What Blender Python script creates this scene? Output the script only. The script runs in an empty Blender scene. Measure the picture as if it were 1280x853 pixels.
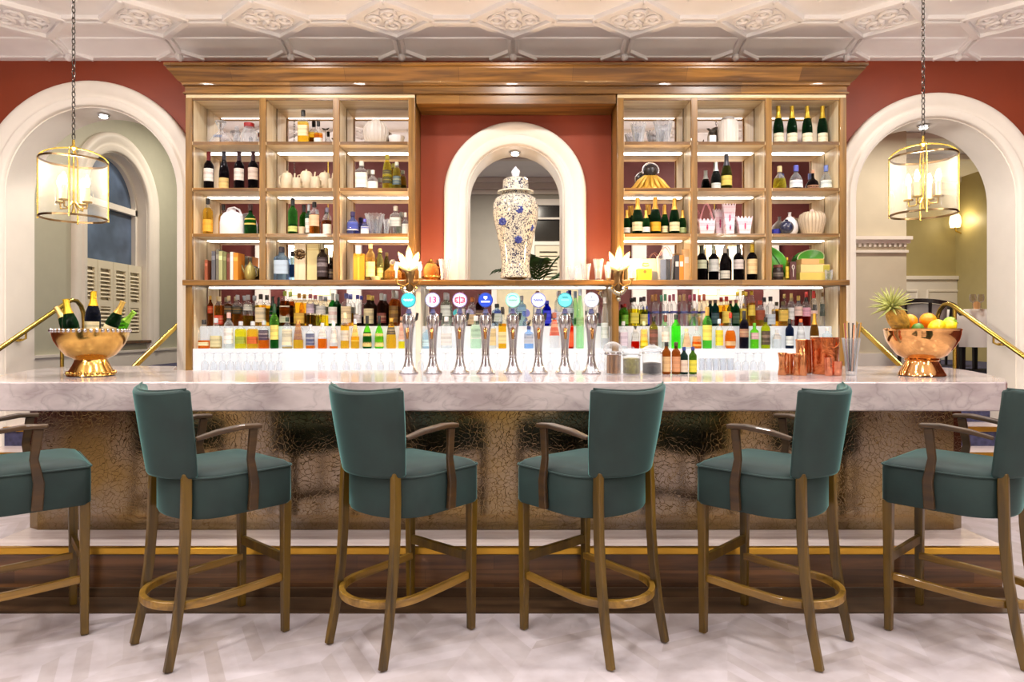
import bpy, math, random
from mathutils import Vector, Matrix
random.seed(7)
PI = math.pi
scene = bpy.context.scene
COL = scene.collection

# ------------------------------------------------------------------ camera, world, exposure
EYE, FPX, HOR = 1.35, 813.0, 410.0            # eye height, focal length in px (1280 wide), horizon row
cam_data = bpy.data.cameras.new('camera')
cam = bpy.data.objects.new('camera', cam_data)
COL.objects.link(cam)
cam.location = (0, 0, EYE)
cam.rotation_euler = (PI / 2, 0, 0)
cam_data.sensor_width = 36
cam_data.lens = 36 * FPX / 1280
cam_data.shift_y = -(426.5 - HOR) / 1280
cam_data.clip_start = 0.05
scene.camera = cam
vs = scene.view_settings
scene.display_settings.display_device = 'sRGB'
vs.view_transform = 'Standard'
vs.look = 'None'
vs.gamma = 1.0
vs.use_curve_mapping = False
vs.exposure = -0.62
world = bpy.data.worlds.new('world')
scene.world = world
world.use_nodes = True
world.node_tree.nodes['Background'].inputs[0].default_value = (0.55, 0.6, 0.75, 1)
world.node_tree.nodes['Background'].inputs[1].default_value = 0.4
cy = scene.cycles
cy.max_bounces = 12
cy.diffuse_bounces = 4
cy.glossy_bounces = 6
cy.transmission_bounces = 6
cy.transparent_max_bounces = 40
cy.caustics_reflective = False
cy.caustics_refractive = False
cy.sample_clamp_indirect = 6.0
cy.use_denoising = True

HALL_W, HALL_C, BULB_W = 55, (1.0, 0.96, 0.93), 26
GLOBES = [(-2.87, 1.0, 2.65), (3.16, 1.0, 2.65), (-4.2, -0.9, 2.8), (4.3, -0.9, 2.8)]
GLOBE_S = 170.0


def area_light(name, loc, size, watts, color, size_y=None, rot=(0, 0, 0)):
    d = bpy.data.lights.new(name, 'AREA')
    d.shape = 'DISK' if size_y is None else 'RECTANGLE'
    d.size = size
    if size_y:
        d.size_y = size_y
    d.energy = watts
    d.color = color
    o = bpy.data.objects.new(name, d)
    COL.objects.link(o)
    o.location = loc
    o.rotation_euler = rot
    return o


ADDED_DOWNLIGHTS = [(-3.6, 2.75), (-1.8, 2.75), (0.0, 2.75), (1.8, 2.75), (3.6, 2.75),
              (-3.6, 4.35), (-1.8, 4.35), (0.0, 4.35), (1.8, 4.35), (3.6, 4.35)]
ADDED_HALL_LIGHTS = [(x, y) for y in (-0.7, 1.2) for x in (-3.6, -1.2, 1.2, 3.6)]
CEIL, HALLCEIL = 3.75, 4.75
for (x, y) in ADDED_DOWNLIGHTS:  # ceiling lamps out of view, added to light bar and stools
    area_light('added_downlight', (x, y, CEIL - 0.03), 0.17, HALL_W * 0.8, HALL_C)
for (x, y) in ADDED_HALL_LIGHTS:  # more unseen ceiling lamps, added as soft light from the hall
    area_light('added_downlight', (x, y, HALLCEIL - 0.03), 0.5, HALL_W * 0.7, HALL_C)
# unseen lamps added to brighten the rooms beyond the arches
for (x, y, z, w) in [(-3.65, 6.6, 4.2, 75), (-3.9, 9.2, 4.2, 75), (4.6, 6.8, 3.62, 60), (5.2, 9.2, 3.62, 100), (0.3, 8.6, 3.62, 230)]:
    area_light('annex_fill', (x, y, z), 0.4, w, (1.0, 0.9, 0.76))
ARCHES = [(-3.63, 2.514, 0.75, 0.957), (3.657, 2.466, 0.70, 0.902), (0.027, 2.507, 0.42, 0.61)]   # X, spring, inner, outer radius
for (x, s, r, R) in ARCHES:
    area_light('arch_lamp', (x, 5.78 if r > .5 else 5.76, s + r - 0.055), 0.07, 7 if r > .5 else 4, (1.0, 0.97, 0.95))


def px(x, y, Y):
    """picture point at depth Y -> world"""
    return Vector(((x - 640) * Y / FPX, Y, EYE + (HOR - y) * Y / FPX))


# ------------------------------------------------------------------ materials
def srgb(r, g, b):
    f = lambda c: (c / 255 / 12.92) if c / 255 <= 0.04045 else ((c / 255 + 0.055) / 1.055) ** 2.4
    return (f(r), f(g), f(b))


_MATS = {}


def new_mat(name):
    m = bpy.data.materials.new(name)
    m.use_nodes = True
    nt = m.node_tree
    b = nt.nodes['Principled BSDF']
    return m, nt, b


def paint(c, rough=0.5, metal=0.0, noise=0.06, scale=6.0, bump=0.0, coat=0.0, emit=None, estr=0.0, sheen=0.0, spec=0.5):
    key = ('paint', tuple(round(v, 3) for v in c), rough, metal, noise, scale, bump, coat, emit, estr, sheen, spec)
    if key in _MATS:
        return _MATS[key]
    m, nt, b = new_mat('paint')
    b.inputs['Roughness'].default_value = rough
    b.inputs['Metallic'].default_value = metal
    b.inputs['Coat Weight'].default_value = coat
    b.inputs['Sheen Weight'].default_value = sheen
    b.inputs['Specular IOR Level'].default_value = spec
    tc = nt.nodes.new('ShaderNodeTexCoord')
    n = nt.nodes.new('ShaderNodeTexNoise')
    n.inputs['Scale'].default_value = scale
    n.inputs['Detail'].default_value = 3
    nt.links.new(tc.outputs['Object'], n.inputs['Vector'])
    r = nt.nodes.new('ShaderNodeValToRGB')
    r.color_ramp.elements[0].position = 0.3
    r.color_ramp.elements[1].position = 0.7
    r.color_ramp.elements[0].color = tuple(v * (1 - noise) for v in c) + (1,)
    r.color_ramp.elements[1].color = tuple(min(1, v * (1 + noise)) for v in c) + (1,)
    nt.links.new(n.outputs['Fac'], r.inputs['Fac'])
    nt.links.new(r.outputs['Color'], b.inputs['Base Color'])
    if bump:
        bp = nt.nodes.new('ShaderNodeBump')
        bp.inputs['Strength'].default_value = bump
        bp.inputs['Distance'].default_value = 0.01
        nt.links.new(n.outputs['Fac'], bp.inputs['Height'])
        nt.links.new(bp.outputs['Normal'], b.inputs['Normal'])
    if emit:
        b.inputs['Emission Color'].default_value = tuple(emit) + (1,)
        b.inputs['Emission Strength'].default_value = estr
    _MATS[key] = m
    return m


def glow(c, s):
    key = ('glow', tuple(c), s)
    if key in _MATS:
        return _MATS[key]
    m, nt, b = new_mat('glow')
    b.inputs['Base Color'].default_value = tuple(min(.8, v * .6) for v in c) + (1,)
    b.inputs['Emission Color'].default_value = tuple(c) + (1,)
    b.inputs['Emission Strength'].default_value = s
    _MATS[key] = m
    return m


def glass(c, edge=0.55, rough=0.03):
    """thin coloured glass: coloured see-through plus a clear gloss that grows towards the rim"""
    key = ('glass', tuple(round(v, 3) for v in c), edge, rough)
    if key in _MATS:
        return _MATS[key]
    m, nt, b = new_mat('glass')
    out = nt.nodes['Material Output']
    t = nt.nodes.new('ShaderNodeBsdfTransparent')
    t.inputs['Color'].default_value = tuple(c) + (1,)
    b.inputs['Base Color'].default_value = tuple(min(1, v * 0.85) for v in c) + (1,)
    b.inputs['Roughness'].default_value = rough
    lw = nt.nodes.new('ShaderNodeLayerWeight')
    lw.inputs['Blend'].default_value = 0.32
    mul = nt.nodes.new('ShaderNodeMath')
    mul.operation = 'MULTIPLY_ADD'
    mul.inputs[1].default_value = edge
    mul.inputs[2].default_value = 0.05
    nt.links.new(lw.outputs['Facing'], mul.inputs[0])
    mx = nt.nodes.new('ShaderNodeMixShader')
    nt.links.new(mul.outputs[0], mx.inputs[0])
    nt.links.new(t.outputs[0], mx.inputs[1])
    nt.links.new(b.outputs[0], mx.inputs[2])
    nt.links.new(mx.outputs[0], out.inputs['Surface'])
    _MATS[key] = m
    return m


def label_mat(c, ink):
    """printed paper: a field colour with soft bars of ink"""
    key = ('label', tuple(round(v, 3) for v in c), tuple(round(v, 3) for v in ink))
    if key in _MATS:
        return _MATS[key]
    m, nt, b = new_mat('label')
    b.inputs['Roughness'].default_value = 0.55
    tc = nt.nodes.new('ShaderNodeTexCoord')
    sp = nt.nodes.new('ShaderNodeSeparateXYZ')
    nt.links.new(tc.outputs['Generated'], sp.inputs[0])
    r = nt.nodes.new('ShaderNodeValToRGB')
    r.color_ramp.interpolation = 'CONSTANT'
    els = r.color_ramp.elements
    els[0].position, els[0].color = 0.0, (0, 0, 0, 1)
    els[1].position, els[1].color = 0.22, (0.6, 0.6, 0.6, 1)
    for p, v in ((0.30, 0), (0.52, 0.85), (0.72, 0), (0.84, 0.4), (0.89, 0)):
        e = els.new(p)
        e.color = (v, v, v, 1)
    nt.links.new(sp.outputs['Z'], r.inputs['Fac'])
    n = nt.nodes.new('ShaderNodeTexNoise')
    n.inputs['Scale'].default_value = 7
    nt.links.new(tc.outputs['Generated'], n.inputs['Vector'])
    mu = nt.nodes.new('ShaderNodeMath')
    mu.operation = 'MULTIPLY'
    sc_ = nt.nodes.new('ShaderNodeMath')
    sc_.operation = 'MULTIPLY'
    sc_.inputs[1].default_value = 0.7
    nt.links.new(r.outputs['Color'], sc_.inputs[0])
    nt.links.new(sc_.outputs[0], mu.inputs[0])
    nt.links.new(n.outputs['Fac'], mu.inputs[1])
    mx = nt.nodes.new('ShaderNodeMix')
    mx.data_type = 'RGBA'
    nt.links.new(mu.outputs[0], mx.inputs[0])
    mx.inputs[6].default_value = tuple(c) + (1,)
    mx.inputs[7].default_value = tuple(ink) + (1,)
    nt.links.new(mx.outputs[2], b.inputs['Base Color'])
    _MATS[key] = m
    return m


def wood(c1, c2, axis='Z', rough=0.35, scale=1.0, coat=0.15, planks=0.0):
    key = ('wood', c1, c2, axis, rough, scale, coat, planks)
    if key in _MATS:
        return _MATS[key]
    m, nt, b = new_mat('wood')
    b.inputs['Roughness'].default_value = rough
    b.inputs['Coat Weight'].default_value = coat
    tc = nt.nodes.new('ShaderNodeTexCoord')
    mp = nt.nodes.new('ShaderNodeMapping')
    s = {'X': (0.9, 14, 14), 'Y': (14, 0.9, 14), 'Z': (14, 14, 0.9)}[axis]
    mp.inputs['Scale'].default_value = tuple(v * scale for v in s)
    nt.links.new(tc.outputs['Object'], mp.inputs['Vector'])
    n = nt.nodes.new('ShaderNodeTexNoise')
    n.inputs['Scale'].default_value = 1.6
    n.inputs['Detail'].default_value = 6
    n.inputs['Distortion'].default_value = 0.6
    nt.links.new(mp.outputs[0], n.inputs['Vector'])
    r = nt.nodes.new('ShaderNodeValToRGB')
    r.color_ramp.elements[0].position = 0.32
    r.color_ramp.elements[1].position = 0.68
    r.color_ramp.elements[0].color = c1 + (1,)
    r.color_ramp.elements[1].color = c2 + (1,)
    nt.links.new(n.outputs['Fac'], r.inputs['Fac'])
    src = r.outputs['Color']
    if planks:
        n2 = nt.nodes.new('ShaderNodeTexBrick')
        n2.inputs['Scale'].default_value = planks
        n2.inputs['Color1'].default_value = (0.55, 0.5, 0.45, 1)
        n2.inputs['Color2'].default_value = (1.15, 1.1, 1.0, 1)
        n2.inputs['Mortar'].default_value = (0.5, 0.45, 0.4, 1)
        n2.inputs['Mortar Size'].default_value = 0.004
        n2.inputs['Brick Width'].default_value = 2.2
        n2.inputs['Row Height'].default_value = 0.22
        mp2 = nt.nodes.new('ShaderNodeMapping')
        mp2.inputs['Rotation'].default_value = (PI / 2, 0, 0)
        nt.links.new(tc.outputs['Object'], mp2.inputs['Vector'])
        nt.links.new(mp2.outputs[0], n2.inputs['Vector'])
        mx = nt.nodes.new('ShaderNodeMix')
        mx.data_type = 'RGBA'
        mx.blend_type = 'MULTIPLY'
        mx.inputs[0].default_value = 0.9
        nt.links.new(src, mx.inputs[6])
        nt.links.new(n2.outputs['Color'], mx.inputs[7])
        src = mx.outputs[2]
    nt.links.new(src, b.inputs['Base Color'])
    _MATS[key] = m
    return m


def marble_mat():
    m, nt, b = new_mat('marble')
    b.inputs['Roughness'].default_value = 0.12
    tc = nt.nodes.new('ShaderNodeTexCoord')
    mp = nt.nodes.new('ShaderNodeMapping')
    mp.inputs['Rotation'].default_value = (0.3, 0.5, 0.6)
    mp.inputs['Scale'].default_value = (2.2, 3.0, 4.4)
    nt.links.new(tc.outputs['Object'], mp.inputs['Vector'])
    n1 = nt.nodes.new('ShaderNodeTexNoise')
    n1.inputs['Scale'].default_value = 2.2
    n1.inputs['Detail'].default_value = 8
    n1.inputs['Distortion'].default_value = 1.6
    nt.links.new(mp.outputs[0], n1.inputs['Vector'])
    ab = nt.nodes.new('ShaderNodeMath')
    ab.operation = 'SUBTRACT'
    ab.inputs[1].default_value = 0.5
    nt.links.new(n1.outputs['Fac'], ab.inputs[0])
    a2 = nt.nodes.new('ShaderNodeMath')
    a2.operation = 'ABSOLUTE'
    nt.links.new(ab.outputs[0], a2.inputs[0])
    r = nt.nodes.new('ShaderNodeValToRGB')
    r.color_ramp.elements[0].position = 0.0
    r.color_ramp.elements[0].color = srgb(182, 172, 172) + (1,)
    r.color_ramp.elements[1].position = 0.09
    r.color_ramp.elements[1].color = srgb(204, 193, 193) + (1,)
    e = r.color_ramp.elements.new(0.02)
    e.color = srgb(194, 184, 184) + (1,)
    nt.links.new(a2.outputs[0], r.inputs['Fac'])
    n2 = nt.nodes.new('ShaderNodeTexNoise')
    n2.inputs['Scale'].default_value = 1.3
    n2.inputs['Detail'].default_value = 5
    nt.links.new(mp.outputs[0], n2.inputs['Vector'])
    r2 = nt.nodes.new('ShaderNodeValToRGB')
    r2.color_ramp.elements[0].position = 0.35
    r2.color_ramp.elements[0].color = (0.62, 0.585, 0.595, 1)
    r2.color_ramp.elements[1].position = 0.62
    r2.color_ramp.elements[1].color = (1, 1, 1, 1)
    nt.links.new(n2.outputs['Fac'], r2.inputs['Fac'])
    mx = nt.nodes.new('ShaderNodeMix')
    mx.data_type = 'RGBA'
    mx.blend_type = 'MULTIPLY'
    mx.inputs[0].default_value = 1
    nt.links.new(r.outputs['Color'], mx.inputs[6])
    nt.links.new(r2.outputs['Color'], mx.inputs[7])
    nt.links.new(mx.outputs[2], b.inputs['Base Color'])
    return m


def crackle_mat():
    """antique crackled metal leaf, mirror bright between the cracks"""
    m, nt, b = new_mat('crackle')
    b.inputs['Metallic'].default_value = 1.0
    tc = nt.nodes.new('ShaderNodeTexCoord')
    n0 = nt.nodes.new('ShaderNodeTexNoise')
    n0.inputs['Scale'].default_value = 14
    nt.links.new(tc.outputs['Object'], n0.inputs['Vector'])
    mxv = nt.nodes.new('ShaderNodeMix')
    mxv.data_type = 'RGBA'
    mxv.inputs[0].default_value = 0.07
    nt.links.new(tc.outputs['Object'], mxv.inputs[6])
    nt.links.new(n0.outputs['Color'], mxv.inputs[7])
    v = nt.nodes.new('ShaderNodeTexVoronoi')
    v.feature = 'DISTANCE_TO_EDGE'
    v.inputs['Scale'].default_value = 40
    nt.links.new(mxv.outputs[2], v.inputs['Vector'])
    r = nt.nodes.new('ShaderNodeValToRGB')
    r.color_ramp.elements[0].position = 0.0
    r.color_ramp.elements[0].color = (0, 0, 0, 1)
    r.color_ramp.elements[1].position = 0.06
    r.color_ramp.elements[1].color = (1, 1, 1, 1)
    nt.links.new(v.outputs['Distance'], r.inputs['Fac'])
    n1 = nt.nodes.new('ShaderNodeTexNoise')
    n1.inputs['Scale'].default_value = 2.1
    n1.inputs['Detail'].default_value = 5
    nt.links.new(tc.outputs['Object'], n1.inputs['Vector'])
    r2 = nt.nodes.new('ShaderNodeValToRGB')
    r2.color_ramp.elements[0].position = 0.36
    r2.color_ramp.elements[0].color = srgb(134, 111, 66) + (1,)
    r2.color_ramp.elements[1].position = 0.64
    r2.color_ramp.elements[1].color = srgb(136, 126, 114) + (1,)
    nt.links.new(n1.outputs['Fac'], r2.inputs['Fac'])
    mx = nt.nodes.new('ShaderNodeMix')
    mx.data_type = 'RGBA'
    nt.links.new(r.outputs['Color'], mx.inputs[0])
    mx.inputs[6].default_value = srgb(112, 93, 60) + (1,)
    nt.links.new(r2.outputs['Color'], mx.inputs[7])
    nt.links.new(mx.outputs[2], b.inputs['Base Color'])
    n2 = nt.nodes.new('ShaderNodeTexNoise')
    n2.inputs['Scale'].default_value = 60
    n2.inputs['Detail'].default_value = 4
    nt.links.new(tc.outputs['Object'], n2.inputs['Vector'])
    ad = nt.nodes.new('ShaderNodeMath')
    ad.operation = 'MULTIPLY_ADD'
    ad.inputs[1].default_value = 0.5
    nt.links.new(n2.outputs['Fac'], ad.inputs[0])
    nt.links.new(r.outputs['Color'], ad.inputs[2])
    bp = nt.nodes.new('ShaderNodeBump')
    bp.inputs['Strength'].default_value = 0.12
    bp.inputs['Distance'].default_value = 0.003
    nt.links.new(ad.outputs[0], bp.inputs['Height'])
    nt.links.new(bp.outputs['Normal'], b.inputs['Normal'])
    b.inputs['Roughness'].default_value = 0.13
    return m


def chevron_mat():
    """pale limed wood blocks laid in chevrons"""
    m, nt, b = new_mat('chevron')
    N = nt.nodes.new
    L = nt.links.new

    def mth(op, a, bb=None, c=None):
        n = N('ShaderNodeMath')
        n.operation = op
        for i, v in enumerate((a, bb, c)):
            if v is None:
                continue
            if isinstance(v, (int, float)):
                n.inputs[i].default_value = v
            else:
                L(v, n.inputs[i])
        return n.outputs[0]

    tc = N('ShaderNodeTexCoord')
    mp = N('ShaderNodeMapping')
    mp.inputs['Rotation'].default_value = (0, 0, 0.32)
    L(tc.outputs['Object'], mp.inputs['Vector'])
    sp = N('ShaderNodeSeparateXYZ')
    L(mp.outputs[0], sp.inputs[0])
    X, Y = sp.outputs['X'], sp.outputs['Y']
    W = 0.26
    tri = mth('PINGPONG', X, W)
    v = mth('DIVIDE', mth('ADD', Y, mth('MULTIPLY', tri, 0.9)), 0.075)
    row = mth('FLOOR', v)
    colm = mth('FLOOR', mth('DIVIDE', X, W))
    cb = N('ShaderNodeCombineXYZ')
    L(row, cb.inputs[0])
    L(colm, cb.inputs[1])
    wn = N('ShaderNodeTexWhiteNoise')
    L(cb.outputs[0], wn.inputs['Vector'])
    r = N('ShaderNodeValToRGB')
    r.color_ramp.elements[0].color = srgb(186, 175, 175) + (1,)
    r.color_ramp.elements[1].color = srgb(208, 199, 204) + (1,)
    e = r.color_ramp.elements.new(0.5)
    e.color = srgb(197, 188, 191) + (1,)
    L(wn.outputs['Value'], r.inputs['Fac'])
    n = N('ShaderNodeTexNoise')
    n.inputs['Scale'].default_value = 9
    n.inputs['Detail'].default_value = 6
    L(tc.outputs['Object'], n.inputs['Vector'])
    r2 = N('ShaderNodeValToRGB')
    r2.color_ramp.elements[0].position = 0.35
    r2.color_ramp.elements[0].color = (0.86, 0.84, 0.83, 1)
    r2.color_ramp.elements[1].position = 0.6
    r2.color_ramp.elements[1].color = (1, 1, 1, 1)
    L(n.outputs['Fac'], r2.inputs['Fac'])
    mx = N('ShaderNodeMix')
    mx.data_type = 'RGBA'
    mx.blend_type = 'MULTIPLY'
    mx.inputs[0].default_value = 1
    L(r.outputs['Color'], mx.inputs[6])
    L(r2.outputs['Color'], mx.inputs[7])
    L(mx.outputs[2], b.inputs['Base Color'])
    b.inputs['Roughness'].default_value = 0.3
    return m


def porcelain_mat():
    """white glaze crowded with small dark blue scrolls and a few larger flowers"""
    m, nt, b = new_mat('porcelain')
    N, L = nt.nodes.new, nt.links.new
    b.inputs['Roughness'].default_value = 0.12
    b.inputs['Coat Weight'].default_value = 0.5
    tc = N('ShaderNodeTexCoord')
    n = N('ShaderNodeTexNoise')
    n.inputs['Scale'].default_value = 36
    n.inputs['Detail'].default_value = 2.5
    n.inputs['Distortion'].default_value = 2.4
    L(tc.outputs['Object'], n.inputs['Vector'])
    r = N('ShaderNodeValToRGB')
    r.color_ramp.interpolation = 'LINEAR'
    r.color_ramp.elements[0].position = 0.42
    r.color_ramp.elements[0].color = srgb(62, 62, 86) + (1,)
    r.color_ramp.elements[1].position = 0.50
    r.color_ramp.elements[1].color = srgb(210, 204, 184) + (1,)
    L(n.outputs['Fac'], r.inputs['Fac'])
    L(r.outputs['Color'], b.inputs['Base Color'])
    return m


def carpet_mat(c):
    m, nt, b = new_mat('carpet')
    N, L = nt.nodes.new, nt.links.new
    tc = N('ShaderNodeTexCoord')
    v = N('ShaderNodeTexVoronoi')
    v.inputs['Scale'].default_value = 26
    L(tc.outputs['Object'], v.inputs['Vector'])
    r = N('ShaderNodeValToRGB')
    r.color_ramp.elements[0].color = tuple(x * 0.6 for x in c) + (1,)
    r.color_ramp.elements[1].color = tuple(x * 1.7 for x in c) + (1,)
    L(v.outputs['Distance'], r.inputs['Fac'])
    L(r.outputs['Color'], b.inputs['Base Color'])
    b.inputs['Roughness'].default_value = 0.95
    return m


def velvet_mat():
    m, nt, b = new_mat('velvet')
    N, L = nt.nodes.new, nt.links.new
    tc = N('ShaderNodeTexCoord')
    n = N('ShaderNodeTexNoise')
    n.inputs['Scale'].default_value = 5
    n.inputs['Detail'].default_value = 4
    L(tc.outputs['Object'], n.inputs['Vector'])
    r = N('ShaderNodeValToRGB')
    r.color_ramp.elements[0].position = 0.3
    r.color_ramp.elements[0].color = srgb(20, 39, 38) + (1,)
    r.color_ramp.elements[1].position = 0.7
    r.color_ramp.elements[1].color = srgb(30, 54, 52) + (1,)
    L(n.outputs['Fac'], r.inputs['Fac'])
    L(r.outputs['Color'], b.inputs['Base Color'])
    b.inputs['Roughness'].default_value = 0.7
    b.inputs['Sheen Weight'].default_value = 0.85
    b.inputs['Sheen Roughness'].default_value = 0.28
    b.inputs['Sheen Tint'].default_value = srgb(130, 196, 192) + (1,)
    return m


M_REAR = paint(srgb(84, 32, 26), 0.6, scale=3)
M_RED = paint(srgb(138, 56, 26), 0.55, scale=3)
M_WHITE = paint(srgb(236, 228, 216), 0.5, noise=0.02)
M_CEIL = paint(srgb(248, 246, 245), 0.6, noise=0.02)
M_SAGE = paint(srgb(184, 182, 162), 0.6, noise=0.03)
M_GREYWALL = paint(srgb(178, 174, 164), 0.6, noise=0.03)
M_OLIVE = paint(srgb(170, 156, 108), 0.5, noise=0.03)
M_PLUM = paint(srgb(84, 34, 44), 0.6)
M_FLOOR = chevron_mat()
M_DARKWOOD = wood(srgb(66, 43, 24), srgb(122, 84, 50), 'X', 0.3, 1.0, 0.2, planks=3.2)
M_BORDER = wood(srgb(50, 36, 24), srgb(84, 62, 42), 'X', 0.3)
M_TREAD = wood(srgb(204, 184, 176), srgb(226, 210, 204), 'X', 0.25)
M_WALNUT_X = wood(srgb(84, 56, 20), srgb(160, 116, 54), 'X', 0.32, 1.0, 0.2, planks=2.4)
M_WALNUT_Z = wood(srgb(100, 70, 26), srgb(156, 114, 52), 'Z', 0.35)
M_OAK_Z = wood(srgb(222, 196, 150), srgb(246, 230, 196), 'Z', 0.42, 1.0, 0.1)
M_OAK_X = wood(srgb(218, 190, 144), srgb(243, 224, 188), 'X', 0.42, 1.0, 0.1)
M_STOOLWOOD = wood(srgb(56, 40, 4), srgb(108, 81, 14), 'Z', 0.36, 1.2, 0.12)
M_ARMWOOD = wood(srgb(44, 28, 8), srgb(70, 46, 12), 'Y', 0.46, 1.2, 0.12)
M_VELVET = velvet_mat()
M_MARBLE = marble_mat()
M_CRACKLE = crackle_mat()
M_GOLD = paint(srgb(214, 170, 92), 0.18, 1.0, noise=0.05)
M_BRASS = paint(srgb(206, 176, 84), 0.25, 1.0, noise=0.05)
M_COPPER = paint(srgb(218, 150, 104), 0.24, 1.0, noise=0.05)
M_ROSEGOLD = paint(srgb(232, 176, 112), 0.1, 1.0, noise=0.03)
M_CHROME = paint(srgb(206, 206, 210), 0.24, 1.0, noise=0.04)
M_DARKMETAL = paint(srgb(70, 64, 58), 0.35, 0.9)
M_BRONZE = paint(srgb(120, 98, 70), 0.3, 1.0)
M_MIRROR = paint((0.92, 0.9, 0.9), 0.012, 1.0, noise=0.0)
M_CLEAR = glass((0.97, 0.98, 0.98))
M_CUT = glass((0.9, 0.92, 0.95), 0.9, 0.08)
M_NAVY = carpet_mat(srgb(58, 58, 86))
M_NOSING = paint(srgb(206, 160, 62), 0.3, 1.0)
M_BLACK = paint(srgb(26, 24, 24), 0.4)
M_LED = glow((1.0, 0.94, 0.87), 14.0)
M_TOP_FILL = glow((1.0, 0.94, 0.87), 6.0)  # for the added strip that brightens the top compartments
M_BACKLIT = glow((0.93, 0.96, 1.0), 0.42)
M_PORC = porcelain_mat()
M_CLOTH = paint(srgb(238, 234, 228), 0.8, noise=0.02)


# ------------------------------------------------------------------ mesh building
class MB:
    def __init__(self):
        self.v, self.f, self.m = [], [], []

    def add(self, vs_, fs, mi=0):
        o = len(self.v)
        self.v += [tuple(p) for p in vs_]
        self.f += [tuple(i + o for i in f) for f in fs]
        self.m += [mi] * len(fs)
        return self

    def box(self, x0, x1, y0, y1, z0, z1, mi=0):
        return self.add([(x0, y0, z0), (x1, y0, z0), (x1, y1, z0), (x0, y1, z0), (x0, y0, z1), (x1, y0, z1), (x1, y1, z1), (x0, y1, z1)],
                        [(0, 3, 2, 1), (4, 5, 6, 7), (0, 1, 5, 4), (1, 2, 6, 5), (2, 3, 7, 6), (3, 0, 4, 7)], mi)

    def prism(self, poly, z0, z1, mi=0):
        n = len(poly)
        vs_ = [(x, y, z0) for x, y in poly] + [(x, y, z1) for x, y in poly]
        fs = [tuple(range(n - 1, -1, -1)), tuple(range(n, 2 * n))] + [(i, (i + 1) % n, n + (i + 1) % n, n + i) for i in range(n)]
        return self.add(vs_, fs, mi)

    def lathe(self, prof, seg=20, c=(0, 0, 0), sx=1, sy=1, power=2.0, split=None, rot=0.0):
        """prof = [(r, z)...] bottom to top; split = z above which material 1 is used"""
        vs_, fs, ms = [], [], []
        n = seg
        for r, z in prof:
            for k in range(n):
                a = 2 * PI * k / n + rot
                ca, sa = math.cos(a), math.sin(a)
                q = 1.0 if power == 2.0 else (abs(ca) ** power + abs(sa) ** power) ** (-1 / power)
                vs_.append((c[0] + r * q * ca * sx, c[1] + r * q * sa * sy, c[2] + z))
        o = len(self.v)
        self.v += vs_
        for i in range(len(prof) - 1):
            mid = (prof[i][1] + prof[i + 1][1]) / 2
            mi = 1 if (split is not None and mid > split) else 0
            for k in range(n):
                k2 = (k + 1) % n
                self.f.append((o + i * n + k, o + i * n + k2, o + (i + 1) * n + k2, o + (i + 1) * n + k))
                self.m.append(mi)
        return self

    def tube(self, path, r, seg=8, closed=False, flat=None):
        """round (or flat=(w,h) rectangular) bar along a path; r may be a list"""
        P = [Vector(p) for p in path]
        n = len(P)
        rs = r if isinstance(r, (list, tuple)) else [r] * n
        if flat:
            prof = [(-.5, -.5), (.5, -.5), (.5, .5), (-.5, .5)]
            seg = 4
        rings = []
        prev = None
        for i in range(n):
            if closed:
                t = P[(i + 1) % n] - P[i - 1]
            else:
                t = P[min(i + 1, n - 1)] - P[max(i - 1, 0)]
            t.normalize()
            up = Vector((0, 0, 1)) if abs(t.z) < 0.95 else Vector((0, 1, 0))
            if prev is not None and not flat:
                up = prev
            s = t.cross(up)
            if s.length < 1e-6:
                s = t.cross(Vector((1, 0, 0)))
            s.normalize()
            u = s.cross(t).normalized()
            prev = u
            ring = []
            for k in range(seg):
                if flat:
                    w, h = flat
                    ring.append(P[i] + s * (prof[k][0] * w * rs[i]) + u * (prof[k][1] * h * rs[i]))
                else:
                    a = 2 * PI * k / seg
                    ring.append(P[i] + s * (math.cos(a) * rs[i]) + u * (math.sin(a) * rs[i]))
            rings.append(ring)
        vs_ = [p for ring in rings for p in ring]
        fs = []
        m = n if closed else n - 1
        for i in range(m):
            j = (i + 1) % n
            for k in range(seg):
                k2 = (k + 1) % seg
                fs.append((i * seg + k, i * seg + k2, j * seg + k2, j * seg + k))
        if not closed:
            fs.append(tuple(range(seg - 1, -1, -1)))
            fs.append(tuple((n - 1) * seg + k for k in range(seg)))
        return self.add(vs_, fs)

    def ball(self, c, r, seg=14, rings=9, sx=1, sy=1, sz=1):
        prof = [(max(1e-4, r * math.sin(PI * i / rings)), -r * sz * math.cos(PI * i / rings)) for i in range(rings + 1)]
        return self.lathe(prof, seg, c, sx, sy)

    def build(self, name, mats, parent=None, smooth=True, bevel=0.0, angle=38, loc=None):
        me = bpy.data.meshes.new(name)
        me.from_pydata(self.v, [], self.f)
        for mt in (mats if isinstance(mats, (list, tuple)) else [mats]):
            me.materials.append(mt)
        me.polygons.foreach_set('material_index', self.m)
        if smooth:
            me.polygons.foreach_set('use_smooth', [True] * len(me.polygons))
            me.set_sharp_from_angle(angle=math.radians(angle))
        me.update()
        o = bpy.data.objects.new(name, me)
        COL.objects.link(o)
        if parent:
            o.parent = parent
        if loc:
            o.location = loc
        if bevel:
            b = o.modifiers.new('bevel', 'BEVEL')
            b.width = bevel
            b.segments = 2
            b.limit_method = 'ANGLE'
            b.angle_limit = math.radians(40)
        return o


def tag(o, label=None, cat=None, group=None, kind=None):
    if label:
        o['label'] = label
    if cat:
        o['category'] = cat
    if group:
        o['group'] = group
    if kind:
        o['kind'] = kind
    return o


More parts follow.
